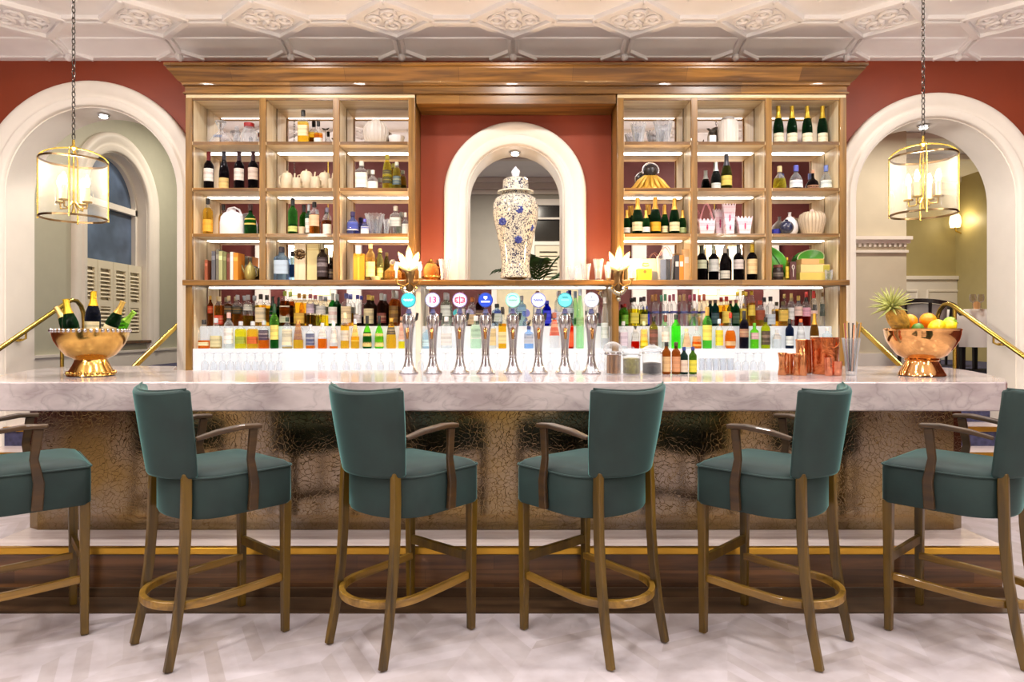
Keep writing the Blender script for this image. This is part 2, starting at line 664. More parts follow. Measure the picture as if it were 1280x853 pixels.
def thing(name, label, cat, loc=(0, 0, 0), rz=0.0, group=None):
    o = bpy.data.objects.new(name, None)
    o.empty_display_size = 0.05
    COL.objects.link(o)
    o.location = loc
    o.rotation_euler = (0, 0, rz)
    return tag(o, label, cat, group)


def structure(o, label=None):
    o['kind'] = 'structure'
    if label:
        o['label'] = label
    return o


def copy_tree(o, parent=None):
    c = o.copy()
    COL.objects.link(c)
    if parent:
        c.parent = parent
    for ch in list(o.children):
        copy_tree(ch, c)
    return c


def arc(cx, cz, r, a0, a1, n):
    return [(cx + r * math.cos(a0 + (a1 - a0) * i / n), cz + r * math.sin(a0 + (a1 - a0) * i / n)) for i in range(n + 1)]

# ------------------------------------------------------------------ the room shell
YW0, YW1 = 5.62, 5.94          # the thick red wall with three arches
STEP_Y, STEP_RUN, STEP_RISE, N_STEP = 5.0, 0.30, 0.165, 5
LAND = STEP_RISE * N_STEP       # 0.825, floor of the rooms beyond


def arch_top(x, o):
    xc, s, r, sill = o
    return s + math.sqrt(max(0.0, r * r - (x - xc) ** 2))


def arched_wall(x0, x1, z0, z1, y0, y1, ops):
    """one solid wall pierced by round-headed openings (xc, spring, radius, sill)"""
    mb = MB()
    xs = {x0, x1}
    for xc, s, r, sill in ops:
        for i in range(37):
            xs.add(round(xc - r * math.cos(PI * i / 36), 5))
    xs = sorted(xs)
    for a, b in zip(xs, xs[1:]):
        mid = (a + b) / 2
        op = next((o for o in ops if abs(mid - o[0]) < o[2]), None)
        spans = [((z0, z0), (z1, z1))] if op is None else [((z0, z0), (op[3], op[3])), ((arch_top(a, op), arch_top(b, op)), (z1, z1))]
        for (la, lb), (ha, hb) in spans:
            if ha - la < 1e-4 and hb - lb < 1e-4:
                continue
            mb.add([(a, y0, la), (b, y0, lb), (b, y0, hb), (a, y0, ha), (a, y1, la), (b, y1, lb), (b, y1, hb), (a, y1, ha)],
                   [(0, 1, 2, 3), (5, 4, 7, 6), (3, 2, 6, 7), (1, 0, 4, 5)], 0)
    return mb


def arch_lining(xc, s, r, sill, y0, y1, t=0.012):
    """plastered reveal inside an opening"""
    path = [(xc - r, sill), (xc - r, s)] + arc(xc, s, r, PI, 0, 36)[1:-1] + [(xc + r, s), (xc + r, sill)]
    ins = [(xc - r + t, sill), (xc - r + t, s)] + arc(xc, s, r - t, PI, 0, 36)[1:-1] + [(xc + r - t, s), (xc + r - t, sill)]
    mb = MB()
    n = len(path)
    vs_ = [(x, y0, z) for x, z in path] + [(x, y0, z) for x, z in ins] + [(x, y1, z) for x, z in path] + [(x, y1, z) for x, z in ins]
    fs = []
    for i in range(n - 1):
        fs += [(i, n + i, n + i + 1, i + 1), (n + i, 3 * n + i, 3 * n + i + 1, n + i + 1), (3 * n + i, 2 * n + i, 2 * n + i + 1, 3 * n + i + 1)]
    return mb.add(vs_, fs)


def architrave(xc, s, r_in, r_out, sill, y, out=-1):
    """moulded band around a round-headed opening; prof = (radius fraction, projection)"""
    prof = [(0.0, 0.0), (0.0, 0.03), (0.06, 0.045), (0.3, 0.05), (0.36, 0.035), (0.44, 0.03), (0.52, 0.04), (0.75, 0.062), (0.93, 0.06), (1.0, 0.045), (1.0, 0.0)]
    mb = MB()
    rows = []
    for u, d in prof:
        rr = r_in + (r_out - r_in) * u
        pts = [(xc - rr, sill), (xc - rr, s)] + arc(xc, s, rr, PI, 0, 40)[1:-1] + [(xc + rr, s), (xc + rr, sill)]
        rows.append([(x, y + out * d, z) for x, z in pts])
    n = len(rows[0])
    vs_ = [p for row in rows for p in row]
    fs = []
    for j in range(len(rows) - 1):
        for i in range(n - 1):
            fs.append((j * n + i, j * n + i + 1, (j + 1) * n + i + 1, (j + 1) * n + i))
    return mb.add(vs_, fs)


structure(MB().box(-6.4, 6.4, -1.7, YW1, -0.1, 0.0).build('floor', M_FLOOR, smooth=False))
structure(MB().box(-2.7, 2.52, 3.07, 3.26, 0.0, 0.004).build('trim_1', M_BORDER, smooth=False), 'dark wood border let into the floor along the bar step')
LEDGE = 1.70
ops = [(ARCHES[0][0], ARCHES[0][1], ARCHES[0][2], 0.0), (ARCHES[1][0], ARCHES[1][1], ARCHES[1][2], 0.0), (ARCHES[2][0], ARCHES[2][1], ARCHES[2][2], LEDGE)]
structure(arched_wall(-6.4, 6.4, 0, CEIL + 0.1, YW0, YW1, ops).build('wall_back', M_RED, smooth=False), 'dark red wall pierced by three round arches')
for i, (xc, s, r, sill) in enumerate(ops):
    structure(arch_lining(xc, s, r, sill, YW0 - 0.005, YW1 + 0.01).build('trim_%d' % (i + 2), M_WHITE, angle=30), 'white plastered arch reveal')
    structure(architrave(xc, s, r, ARCHES[i][3], sill if sill else 0.0, YW0).build('trim_%d' % (i + 5), M_WHITE, angle=50), 'cream moulded band around the arch')
    structure(MB().lathe([(0.0001, 0), (0.045, 0), (0.05, 0.006), (0.05, 0.012), (0.034, 0.012), (0.03, 0.02), (0.0001, 0.02)], 16, (xc, 5.78 if r > .5 else 5.76, s + r - 0.03)).build('trim_%d' % (i + 8), M_CHROME), 'small recessed spotlight in the arch head')
    structure(MB().lathe([(.0001, 0), (.034, 0), (.03, -.006), (.0001, -.008)], 16, (xc, 5.78 if r > .5 else 5.76, s + r - .041)).build('trim_%d' % (130 + i), glow((1.0, .97, .93), 14.0)), 'glowing lens of the arch spotlight')
structure(MB().box(-6.5, -6.4, -1.7, YW1, 0, 4.9).build('wall_left', M_REAR, smooth=False))
structure(MB().box(6.4, 6.5, -1.7, YW1, 0, 4.9).build('wall_right', M_REAR, smooth=False))
structure(MB().box(-6.5, 6.5, -1.8, -1.7, 0, 4.9).build('wall_front', M_REAR, smooth=False))
# rear wall as the mirrors show it: plum lower wall, cream pilasters, two lit doorways
mb = MB()
mb.box(-6.4, 6.4, -1.7, -1.67, 0.0, 1.75)
structure(mb.build('trim_11', M_PLUM, smooth=False))
for i, x in enumerate((-4.9, -3.1, -1.9, 1.55, 2.5, 3.1, 5.1)):
    structure(MB().box(x - .14, x + .14, -1.7, -1.6, 0, 3.15 if abs(x) > 2 else 1.9).build('trim_%d' % (12 + i), M_WHITE, smooth=False, bevel=.01))
for i, x in enumerate((-3.95, 4.05)):
    d = structure(MB().box(x - .42, x + .42, -1.7, -1.64, 0.0, 3.0).build('door_%d' % (i + 1), paint(srgb(232, 214, 170), .4), smooth=False))
    fr = MB()
    for a, b, c, e in ((x - .5, x - .4, 0, 3.1), (x + .4, x + .5, 0, 3.1), (x - .4, x + .4, 3.0, 3.1), (x - .03, x + .03, 1.98, 3.0), (x - .4, x + .4, 1.9, 1.98)):
        fr.box(a, b, -1.7, -1.61, c, e)
    fr.build('frame', M_WHITE, d, smooth=False)
    MB().box(x - .37, x + .37, -1.66, -1.63, 2.0, 2.95).build('glazing', glow((1.0, .86, .6), 2.2), d, smooth=False)

for i, g in enumerate(GLOBES):
    t = thing('globe_pendant', 'white globe pendant glowing in the shelf mirrors, %s' % ('champagne-bowl half of hall', 'fruit-bowl half of hall', 'far back on the champagne-bowl half', 'far back on the fruit-bowl half')[i], 'pendant lamp', g)
    MB().ball((0, 0, 0), .15, 20, 12).build('globe', glow((1.0, .93, .84), GLOBE_S), t)
    MB().lathe([(.0002, .14), (.05, .14), (.05, .17), (.012, .19), (.010, HALLCEIL - g[2]), (.0002, HALLCEIL - g[2])], 14).build('stem', M_BRASS, t)

d = structure(MB().box(-.3, 1.35, -1.7, -1.64, 0.0, 2.5).build('door_3', paint(srgb(214, 206, 170), .4), smooth=False))
fr = MB()
for a, b, c, e in ((-.4, -.3, 0, 2.5), (1.35, 1.45, 0, 2.5), (-.4, 1.45, 2.5, 2.6), (.5, .55, 0, 2.5)):
    fr.box(a, b, -1.7, -1.61, c, e)
fr.build('frame', M_WHITE, d, smooth=False)

# ceiling: low plaster ceiling over the bar, taller hall behind the stools
structure(MB().box(-6.4, 6.4, 2.3, 5.38, CEIL, CEIL + .1).build('ceiling', M_CEIL, smooth=False))
structure(MB().box(-6.4, 6.4, -1.7, 2.3, HALLCEIL, HALLCEIL + .1).build('trim_20', M_CEIL, smooth=False), 'white plaster ceiling of the taller hall')
structure(MB().box(-6.4, 6.4, 2.3, 2.4, CEIL, HALLCEIL + .1).build('trim_21', M_CEIL, smooth=False))
cove = MB()
prof = [(5.36, CEIL + .005), (5.37, CEIL - .012), (5.42, CEIL - .022), (5.50, CEIL - .05), (5.555, CEIL - .075), (5.56, CEIL - .088), (5.60, CEIL - .092), (5.625, CEIL - .092), (5.63, CEIL + .1)]
for x in (-6.4, 6.4):
    cove.add([(x, y, z) for y, z in prof], [])
n = len(prof)
cove.f += [(i, i + 1, n + i + 1, n + i) for i in range(n - 1)]
cove.m += [0] * (n - 1)
structure(cove.build('trim_22', M_CEIL, angle=25), 'white plaster cove above the red wall')
# plaster ribs and lozenges
ribs = MB()
orn = []
RW = (0.055, 0.05)
for row, yc in enumerate((5.03, 4.13, 3.23)):
    for k in range(-6, 7):
        xc = 0.01 + 0.95 * k + (0.475 if row % 2 else 0)
        hw, hh = 0.33, 0.30
        z = CEIL - 0.012
        pts = [(xc - hw, yc, z), (xc, yc + hh, z), (xc + hw, yc, z), (xc, yc - hh, z)]
        for a, b in zip(pts, pts[1:] + pts[:1]):
            ribs.tube([a, b], 1, flat=RW)
        ribs.tube([(xc + hw, yc + .03, z), (xc + .95 - hw, yc + .03, z)], 1, flat=(.04, .05))
        ribs.tube([(xc + hw, yc - .03, z), (xc + .95 - hw, yc - .03, z)], 1, flat=(.03, .035))
        if row == 0:
            for s in (-1, 1):
                ribs.tube([(xc + s * .03, yc + hh, CEIL - .01), (xc + s * .03, 5.44, CEIL - .035), (xc + s * .03, 5.52, CEIL - .062)], 1, flat=(.03, .04))
                ribs.tube([(xc + s * .02, 5.50, CEIL - .055), (xc + s * .2, 5.585, CEIL - .093)], 1, flat=(.035, .035))
            ribs.ball((xc, 5.56, CEIL - .085), .035, 10, 6)
        else:
            for s in (-1, 1):
                ribs.tube([(xc, yc + hh, z), (xc + s * .145, yc + .6, z)], 1, flat=(.04, .045))
        o = MB()
        o.add([(p[0], p[1], CEIL - .006) for p in (pts[0], pts[3], pts[2], pts[1])], [(0, 1, 2, 3)])
        for (dx, dy, r) in ((0, .09, .055), (0, -.09, .055), (-.13, 0, .055), (.13, 0, .055)):
            o.tube([(xc + dx + r * math.cos(t), yc + dy + r * math.sin(t), CEIL - .016) for t in [2 * PI * q / 14 for q in range(14)]], .016, 6, closed=True)
            o.ball((xc + dx, yc + dy, CEIL - .012), .026, 8, 6, sz=.7)
        o.ball((xc, yc, CEIL - .014), .03, 10, 6)
        for s in (-1, 1):
            for u in (-1, 1):
                o.tube([(xc + s * (.05 + .11 * math.sin(t)), yc + u * (.16 - .1 * t / 1.6), CEIL - .014) for t in [q * .32 for q in range(6)]], .012, 6)
        orn.append(o)
structure(ribs.build('trim_23', M_CEIL, smooth=False, bevel=.006), 'raised plaster ribs of the ceiling')
for i, o in enumerate(orn):
    structure(o.build('trim_%d' % (24 + i), M_CEIL), 'white plaster lozenge of scrolls on the ceiling')
for i, (x, y) in enumerate(ADDED_DOWNLIGHTS + ADDED_HALL_LIGHTS):
    hall = i >= len(ADDED_DOWNLIGHTS)
    z, r = (HALLCEIL, .27) if hall else (CEIL, .1)
    structure(MB().lathe([(r, .001), (r + .012, -.006), (r + .012, -.02), (r, -.045), (r - .01, -.045), (r - .012, 0.001)], 24, (x, y, z)).build('trim_%d' % (70 + i), M_WHITE), 'round white rim of an added ceiling light')

# stairs either side and the rooms beyond
for side, (xa, xb) in enumerate(((-4.6, -2.86), (2.96, 4.5))):
    for k in range(N_STEP):
        y0 = STEP_Y + k * STEP_RUN
        y1 = STEP_Y + N_STEP * STEP_RUN + .001
        z0, z1 = k * STEP_RISE, (k + 1) * STEP_RISE
        st = structure(MB().box(xa, xb, y0 + .012, y1, z0, z1 - .012).build('stair_step', M_NAVY, smooth=False))
        structure(MB().box(xa, xb, y0 + .03, y1, z1 - .012, z1).build('stair_tread', M_TREAD, smooth=False))
        structure(MB().box(xa, xb, y0 - .006, y0 + .03, z1 - .04, z1 + .001).build('stair_nosing', M_NOSING, smooth=False, bevel=.004))
YL = STEP_Y + N_STEP * STEP_RUN
structure(MB().box(-5.2, 7.4, YW1 + .012, 11.2, LAND - .12, LAND).build('floor_2', M_NAVY, smooth=False), 'navy carpet of the rooms beyond the arches')
structure(MB().box(-5.5, -5.45, YW1, 11.2, LAND, 4.4).build('wall_outside', M_BLACK, smooth=False))
structure(MB().box(-5.3, -2.4, 11.2, 11.3, LAND, 4.4).build('wall_far_left', M_SAGE, smooth=False))
structure(MB().box(-2.5, -2.4, YW1, 11.2, LAND, 4.4).build('wall_between', M_GREYWALL, smooth=False))
structure(MB().box(-5.3, -2.4, YW1, 11.3, 4.4, 4.5).build('ceiling_left_room', M_CEIL, smooth=False))
structure(MB().box(-2.4, 7.4, YW1, 11.3, 3.8, 3.9).build('ceiling_dining_room', M_CEIL, smooth=False))
structure(MB().box(-2.4, 1.9, 10.7, 10.8, LAND, 3.8).build('wall_far_middle', M_GREYWALL, smooth=False))
structure(MB().box(1.9, 7.4, 10.7, 10.8, LAND, 3.8).build('wall_far_right', M_OLIVE, smooth=False))
structure(MB().box(7.3, 7.4, YW1, 10.8, LAND, 3.8).build('wall_dining_side', M_OLIVE, smooth=False))
c = MB()
for (a, b, y, z0, z1) in ((-2.4, 7.3, 10.62, 3.62, 3.8), (-2.4, 7.3, 10.55, 3.72, 3.8), (-2.4, 7.3, 10.66, 3.54, 3.62)):
    c.box(a, b, y, 10.7, z0, z1)
structure(c.build('trim_110', M_WHITE, smooth=False, bevel=.015), 'white cornice of the far dining room')
for i, (y) in enumerate((7.2, 8.2, 9.2)):
    structure(MB().box(-2.4, 7.3, y - .06, y + .06, 3.72, 3.8).build('trim_%d' % (111 + i), M_WHITE, smooth=False, bevel=.02))
# panelled dado on the far right wall
d = MB()
d.box(3.0, 7.3, 10.66, 10.7, LAND, 2.14)
d.box(3.0, 7.3, 10.62, 10.7, 2.14, 2.2)
d.box(3.0, 7.3, 10.64, 10.7, LAND, LAND + .2)
for k in range(6):
    x = 3.3 + k * .7
    for (a, b, z0, z1) in ((x + .03, x + .53, 1.94, 1.97), (x + .03, x + .53, 1.12, 1.15), (x, x + .03, 1.12, 1.97), (x + .53, x + .56, 1.12, 1.97)):
        d.box(a, b, 10.645, 10.67, z0, z1)
structure(d.build('trim_115', M_WHITE, smooth=False, bevel=.004), 'white panelled dado below the olive wall')
# cream wall return with a dentil band, nearer
w = MB()
w.box(2.2, px(1133, 0, 7.8).x, 7.8, 8.1, LAND, 3.8)
structure(w.build('wall_return', paint(srgb(206, 196, 172), .6, noise=.03), smooth=False))
w = MB()
xr = px(1133, 0, 7.8).x
w.box(2.2, xr + .03, 7.72, 7.8, 2.40, 2.44)
w.box(2.2, xr + .02, 7.75, 7.8, 2.36, 2.40)
w.box(2.2, xr + .01, 7.77, 7.8, 2.25, 2.28)
w.box(2.2, xr + .01, 7.77, 7.8, LAND, LAND + .22)
for k in range(40):
    w.box(xr - .05 - k * .06, xr - .02 - k * .06, 7.765, 7.8, 2.32, 2.36)
structure(w.build('trim_116', M_WHITE, smooth=False), 'white dentil rail on the wall return')

# left room: side wall with the round-headed shuttered window
WX = -5.1
wy, ws, wr, wsill = 8.42, 2.95, 0.66, 1.18
sw = arched_wall(YW1, 11.2, LAND, 4.4, 0.0, 0.22, [(wy, ws, wr, wsill)])
sw.v = [(WX - d_, a_, z_) for (a_, d_, z_) in sw.v]
structure(sw.build('wall_window_side', M_SAGE, smooth=False), 'sage wall with the shuttered window')
ln = arch_lining(wy, ws, wr, wsill, -.005, .2)
ln.v = [(WX - d_, a_, z_) for (a_, d_, z_) in ln.v]
structure(ln.build('trim_117', M_WHITE))
ar = architrave(wy, ws, wr, wr + .24, LAND + .2, 0.0, out=-1)
ar.v = [(WX - d_, a_, z_) for (a_, d_, z_) in ar.v]
structure(ar.build('trim_118', M_WHITE, angle=50), 'cream band around the shuttered window')
b_ = MB()
b_.box(WX, WX + .03, YW1, 11.2, LAND, LAND + .2)
b_.box(WX, WX + .045, YW1, 11.2, LAND + .2, LAND + .23)
structure(b_.build('baseboard_left', M_WHITE, smooth=False))
win = structure(MB().box(WX - .19, WX - .18, wy - wr, wy + wr, wsill, ws + wr).build('window_1', paint(srgb(88, 106, 132), .1, 0, noise=.5, scale=2), smooth=False), 'dark round-headed window above half shutters')
fr = MB()
fr.tube([(WX - .15, wy - wr + .03, wsill)] + [(WX - .15, y, z) for y, z in arc(wy, ws, wr - .03, PI, 0, 28)] + [(WX - .15, wy + wr - .03, wsill)], 1, flat=(.06, .06))
fr.box(WX - .18, WX - .12, wy - wr, wy + wr, ws - .05, ws + .03)
fr.build('window_frame', M_WHITE, win, smooth=False)
for k in range(4):
    y0 = wy - wr + .02 + k * (2 * wr - .04) / 4
    y1 = y0 + (2 * wr - .04) / 4 - .012
    sh = MB()
    for (a, b, z0, z1) in ((y0, y0 + .05, wsill, 2.2), (y1 - .05, y1, wsill, 2.2), (y0 + .05, y1 - .05, wsill, wsill + .1), (y0 + .05, y1 - .05, 2.1, 2.2), (y0 + .05, y1 - .05, 1.62, 1.7)):
        sh.box(WX - .09, WX - .055, a, b, z0, z1)
    for q in range(20):
        z = wsill + .12 + q * .049
        if 1.6 < z < 1.72 or z > 2.07:
            continue
        sh.add([(WX - .095, y0 + .05, z + .035), (WX - .095, y1 - .05, z + .035), (WX - .055, y1 - .05, z), (WX - .055, y0 + .05, z),
                (WX - .099, y0 + .05, z + .029), (WX - .099, y1 - .05, z + .029), (WX - .059, y1 - .05, z - .006), (WX - .059, y0 + .05, z - .006)],
               [(0, 1, 2, 3), (7, 6, 5, 4), (0, 4, 5, 1), (2, 6, 7, 3)])
    sh.box(WX - .125, WX - .11, y0 + .001, y1 - .001, wsill + .001, 2.198)
    sh.build('shutter', paint(srgb(232, 222, 196), .5, noise=.02), win, smooth=False)
structure(MB().box(WX - .14, WX + .06, wy - wr - .02, wy + wr + .02, wsill - .04, wsill).build('trim_119', M_DARKWOOD, smooth=False, bevel=.006), 'dark window sill')
# far middle wall: shuttered window seen through the small arch
xw = px(697, 0, 10.7).x
win2 = structure(MB().box(xw - .38, xw + .5, 10.66, 10.7, 2.75, 3.35).build('window_2', paint(srgb(52, 50, 46), .15), smooth=False), 'dark window above cream shutters')
fr = MB()
for (a, b, z0, z1) in ((xw - .46, xw - .38, LAND, 3.45), (xw - .38, xw + .55, 3.35, 3.45), (xw - .38, xw + .5, 3.12, 3.15), (xw - .38, xw + .55, 2.7, 2.76)):
    fr.box(a, b, 10.6, 10.7, z0, z1)
fr.build('window_frame', M_WHITE, win2, smooth=False)
for k in range(2):
    sh = MB()
    a = xw - .37 + k * .44
    for (p, q, z0, z1) in ((a, a + .07, LAND + .2, 2.7), (a + .36, a + .43, LAND + .2, 2.7), (a + .07, a + .36, 2.6, 2.7), (a + .07, a + .36, LAND + .2, LAND + .35)):
        sh.box(p, q, 10.62, 10.66, z0, z1)
    for q in range(40):
        z = LAND + .36 + q * .056
        if z < 2.58:
            sh.add([(a + .07, 10.63, z), (a + .36, 10.63, z), (a + .36, 10.665, z + .05), (a + .07, 10.665, z + .05)], [(0, 1, 2, 3)])
    sh.build('shutter', paint(srgb(222, 214, 190), .5, noise=.02), win2, smooth=False)

# ------------------------------------------------------------------ the bar counter
YB, YCF, YCB = 3.535, 3.255, 4.17      # bar front face, counter front edge, counter rear edge
ZT, ZU = 1.078, 0.932                  # counter top and underside
CX = -0.09                             # middle of the bar


def mirror_x(pts):
    return [(2 * CX - x, y) for x, y in reversed(pts)]


right = [(2.47, YCF), (2.51, YCF + .04), (2.62, 3.45), (2.80, 3.81), (2.92, 4.15), (2.98, 4.42), (2.93, 4.56), (2.80, 4.64), (2.45, 4.66), (2.2, 4.62), (2.1, 4.4), (2.02, 4.22), (1.9, YCB)]
poly = right + mirror_x(right)
top = MB().prism(poly, ZU, ZT).build('marble_countertop', M_MARBLE, bevel=.008)
tag(top, 'long thick slab of grey-veined white marble topping the bar', 'countertop')
ZT += .0008
bar = thing('bar_counter', 'long bar faced with crackled antique metal under the marble top', 'bar', (CX, YB, 0.252))
R = .12
body = [(2.40, YB), (2.47, YB + .04), (2.50, YB + .11), (2.62, 3.9), (2.75, 4.3), (2.74, 4.5), (2.5, 4.55), (2.25, 4.5), (2.15, 4.3), (2.0, 4.05), (1.9, 4.02)]
poly = body + mirror_x(body)
MB().prism([(x - CX, y - YB) for x, y in poly], 0.0, ZU - .252 - .001).build('front_panel', M_CRACKLE, bar, smooth=True, angle=20)
for x in (-.53, .54):
    hk = MB().tube([(x, -.002, .655), (x, -.05, .655), (x, -.06, .64), (x, -.05, .625)], .006, 8)
    hk.lathe([(.0001, 0), (.016, 0), (.016, .006), (.0001, .006)], 12, (x, -.004, .655))
    hk.build('bag_hook', M_DARKMETAL, bar)
step = thing('bar_step', 'dark wood foot step with brass nosing running along the bar', 'step', (CX, 3.25, 0))
sx0, sx1 = -2.57, 2.57
MB().box(sx0 + .02, sx1 - .02, 0.012, 1.2, 0.0, .225).build('riser', M_DARKWOOD, step, smooth=False)
MB().box(sx0, sx1, .03, 1.25, .225, .25).build('tread', M_TREAD, step, smooth=False)
MB().box(sx0, sx1, 0.0, .03, .215, .2505).build('nosing', M_NOSING, step, smooth=False, bevel=.004)
MB().box(sx0 + .02, sx1 - .02, -.004, .012, .004, .05).build('skirting', M_BORDER, step, smooth=False)

# ------------------------------------------------------------------ back bar shelving
YC, YM = 5.30, 5.575       # front of the cabinets, mirror behind the shelves
ZTOP = 3.227
SHELF_Z = [2.869, 2.491, 2.119]
ZLEDGE, TLEDGE = 1.741, .047
STL = .052


def shelving(name, label, xs, cat='cabinet'):
    """xs = left edges of the four stiles"""
    t = thing(name, label, cat, (xs[0], YC, ZLEDGE))
    O = Vector(t.location)

    def B(x0, x1, y0, y1, z0, z1, nm, m, par=t, bev=.003):
        return MB().box(x0 - O.x, x1 - O.x, y0 - O.y, y1 - O.y, z0 - O.z, z1 - O.z).build(nm, m, par, smooth=False, bevel=bev)
    x0, x1 = xs[0], xs[-1] + STL
    for i, x in enumerate(xs):
        B(x, x + STL, YC, YC + .03, ZLEDGE, ZTOP, 'stile', M_WALNUT_Z)
        if i in (0, 3):
            B(x + .006, x + STL - .006, YC + .03, YM, ZLEDGE, ZTOP, 'side_panel', M_OAK_Z)
        else:
            B(x + .010, x + STL - .010, YC + .03, YM, ZLEDGE, ZTOP, 'divider', M_OAK_Z)
    # walnut outer cheek
    B(xs[0] - .004, xs[0] + .006, YC + .004, YM + .03, ZLEDGE, ZTOP, 'cheek', M_WALNUT_Z)
    B(x1 - .006, x1 + .004, YC + .004, YM + .03, ZLEDGE, ZTOP, 'cheek', M_WALNUT_Z)
    B(x0, x1, YC + .004, YM, ZTOP, ZTOP + .03, 'top_board', M_OAK_X)
    B(x0 - .004, x1 + .004, YM + .004, YM + .036, ZLEDGE, ZTOP + .03, 'back_board', M_WALNUT_Z)
    for a, b in zip(xs, xs[1:]):
        p, q = a + STL - .004, b + .004
        for z in SHELF_Z:
            s = B(p, q, YC + .006, YM, z - .026, z, 'shelf', M_OAK_X)
            MB().box(p - O.x + .01, q - O.x - .01, YC + .002 - O.y, YC + .006 - O.y, z - .026 - O.z, z - O.z).build('lipping', M_WALNUT_X, s, smooth=False)
            MB().box(p - O.x + .012, q - O.x - .012, YM - .024 - O.y, YM - .012 - O.y, z - .032 - O.z, z - .0262 - O.z).build('light_strip', M_LED, s, smooth=False)
        MB().box(p - O.x + .012, q - O.x - .012, YC + .022 - O.y, YC + .034 - O.y, ZTOP - .006 - O.z, ZTOP - .0002 - O.z).build('light_strip', M_TOP_FILL, t, smooth=False)  # added hidden strip, only there to brighten the top row
        B(p, q, YC + .006, YC + .014, ZTOP - .02, ZTOP, 'lip', M_WALNUT_X, bev=.001)  # lip added to screen the top strip from view
        B(p, q, YM, YM + .004, ZLEDGE, ZTOP, 'mirror_back', M_MIRROR, bev=0)
    return t


XL = [-2.66, -2.06, -1.46, -.845]
XR = [.86, 1.46, 2.067, 2.673]
shelving('shelving_cabinet', 'lit walnut shelving of twelve mirrored compartments nearer the champagne bowl', XL)
shelving('shelving_cabinet', 'lit walnut shelving of twelve mirrored compartments nearer the fruit bowl', XR)

# cornice over everything
cr = thing('cornice', 'deep moulded walnut cornice crowning both shelving cabinets', 'cornice', (0.03, YC, ZTOP + .03))
x0, x1 = XL[0] - .004, XR[-1] + STL + .004
prof = [(0.0, 0.0), (.012, 0.0), (.012, .012), (0.0, .016), (.0, .062), (.018, .066), (.02, .085), (.045, .10), (.07, .135), (.095, .165), (.10, .172), (.10, .185), (.115, .19), (.115, .21), (0.0, .21)]
mb = MB()
path_n = len(prof)
rows = []
for (xx, yy, dx, dy) in ((x0, YW0 - .01, -1, 0), (x0, YC, -1, -1), (x1, YC, 1, -1), (x1, YW0 - .01, 1, 0)):
    rows.append([(xx + dx * d - .03, yy + dy * d - YC, z) for d, z in prof])
vs_ = [p for r in rows for p in r]
fs = []
for j in range(3):
    for i in range(path_n - 1):
        fs.append((j * path_n + i, (j + 1) * path_n + i, (j + 1) * path_n + i + 1, j * path_n + i + 1))
mb.add(vs_, fs)
mb.build('moulding', M_WALNUT_X, cr, angle=30)
MB().box(x0 - .03, x1 - .03, .002, .3, .0, .2).build('core', M_WALNUT_X, cr, smooth=False)
MB().box(XL[-1] + STL + .012 - .03, XR[0] - .012 - .03, .01, .30, -.075, .0).build('valance', M_WALNUT_X, cr, smooth=False)

# long ledge and the lit bottle steps below it
lg = thing('bar_ledge', 'long walnut ledge carrying the shelving and the tall urn', 'shelf', (0.03, YC, ZLEDGE - TLEDGE))
MB().box(x0 - .04, x1 - .02, -.03, .275, 0, TLEDGE - .001).build('board', M_WALNUT_X, lg, smooth=False, bevel=.006)
for a, b in ((x0 + .08, XL[-1]), (XL[-1] + .115, XR[0] - .06), (XR[0] + .06, x1 - .08)):
    MB().box(a - .03, b - .03, .248, .262, -.007, -.0005).build('light_strip', M_LED, lg, smooth=False)

Z1, Z2 = 1.179, 1.364      # the two lit tiers
ZBK = 0.99
bb = thing('back_bar', 'stepped back bar with glowing white bottle tiers and mirror behind', 'back bar', (0.03, YC, 0))
for x in (XL[0], XR[-1]):
    s = MB().box(x - .03, x + STL - .03, 0, .03, ZBK, ZLEDGE - TLEDGE - .001).build('stile', M_WALNUT_Z, bb, smooth=False)
    MB().box(x + .006 - .03, x + STL - .006 - .03, .03, .275, ZBK, ZLEDGE - TLEDGE - .001).build('side_panel', M_OAK_Z, bb, smooth=False)
MB().box(XR[0] - .045 - .03, XR[0] + .01 - .03, 0.0, .26, ZBK, ZLEDGE - TLEDGE - .001).build('post', M_WALNUT_Z, bb, smooth=False)
MB().box(XL[-1] + .06 - .03, XL[-1] + .10 - .03, 0.0, .26, ZBK, ZLEDGE - TLEDGE - .001).build('post', paint(srgb(226, 214, 196), .5), bb, smooth=False)
tx0, tx1 = XL[0] + STL - .03 + .002, XR[-1] - .03 - .002
MB().box(tx0, tx1, .012, .268, ZBK, Z1).build('lower_tier', M_BACKLIT, bb, smooth=False)
MB().box(tx0, tx1, .135, .268, Z1, Z2).build('upper_tier', M_BACKLIT, bb, smooth=False)
MB().box(tx0, tx1, .269, .273, ZBK, ZLEDGE - TLEDGE - .001).build('mirror_back', M_MIRROR, bb, smooth=False)
MB().box(x0 - .03, x1 - .03, -.38, .30, ZBK - .04, ZBK).build('worktop', paint(srgb(190, 186, 184), .25), bb, smooth=False, bevel=.004)
MB().box(x0 + .02 - .03, x1 - .05, -.33, .30, 0.0, ZBK - .04).build('carcass', M_DARKWOOD, bb, smooth=False)


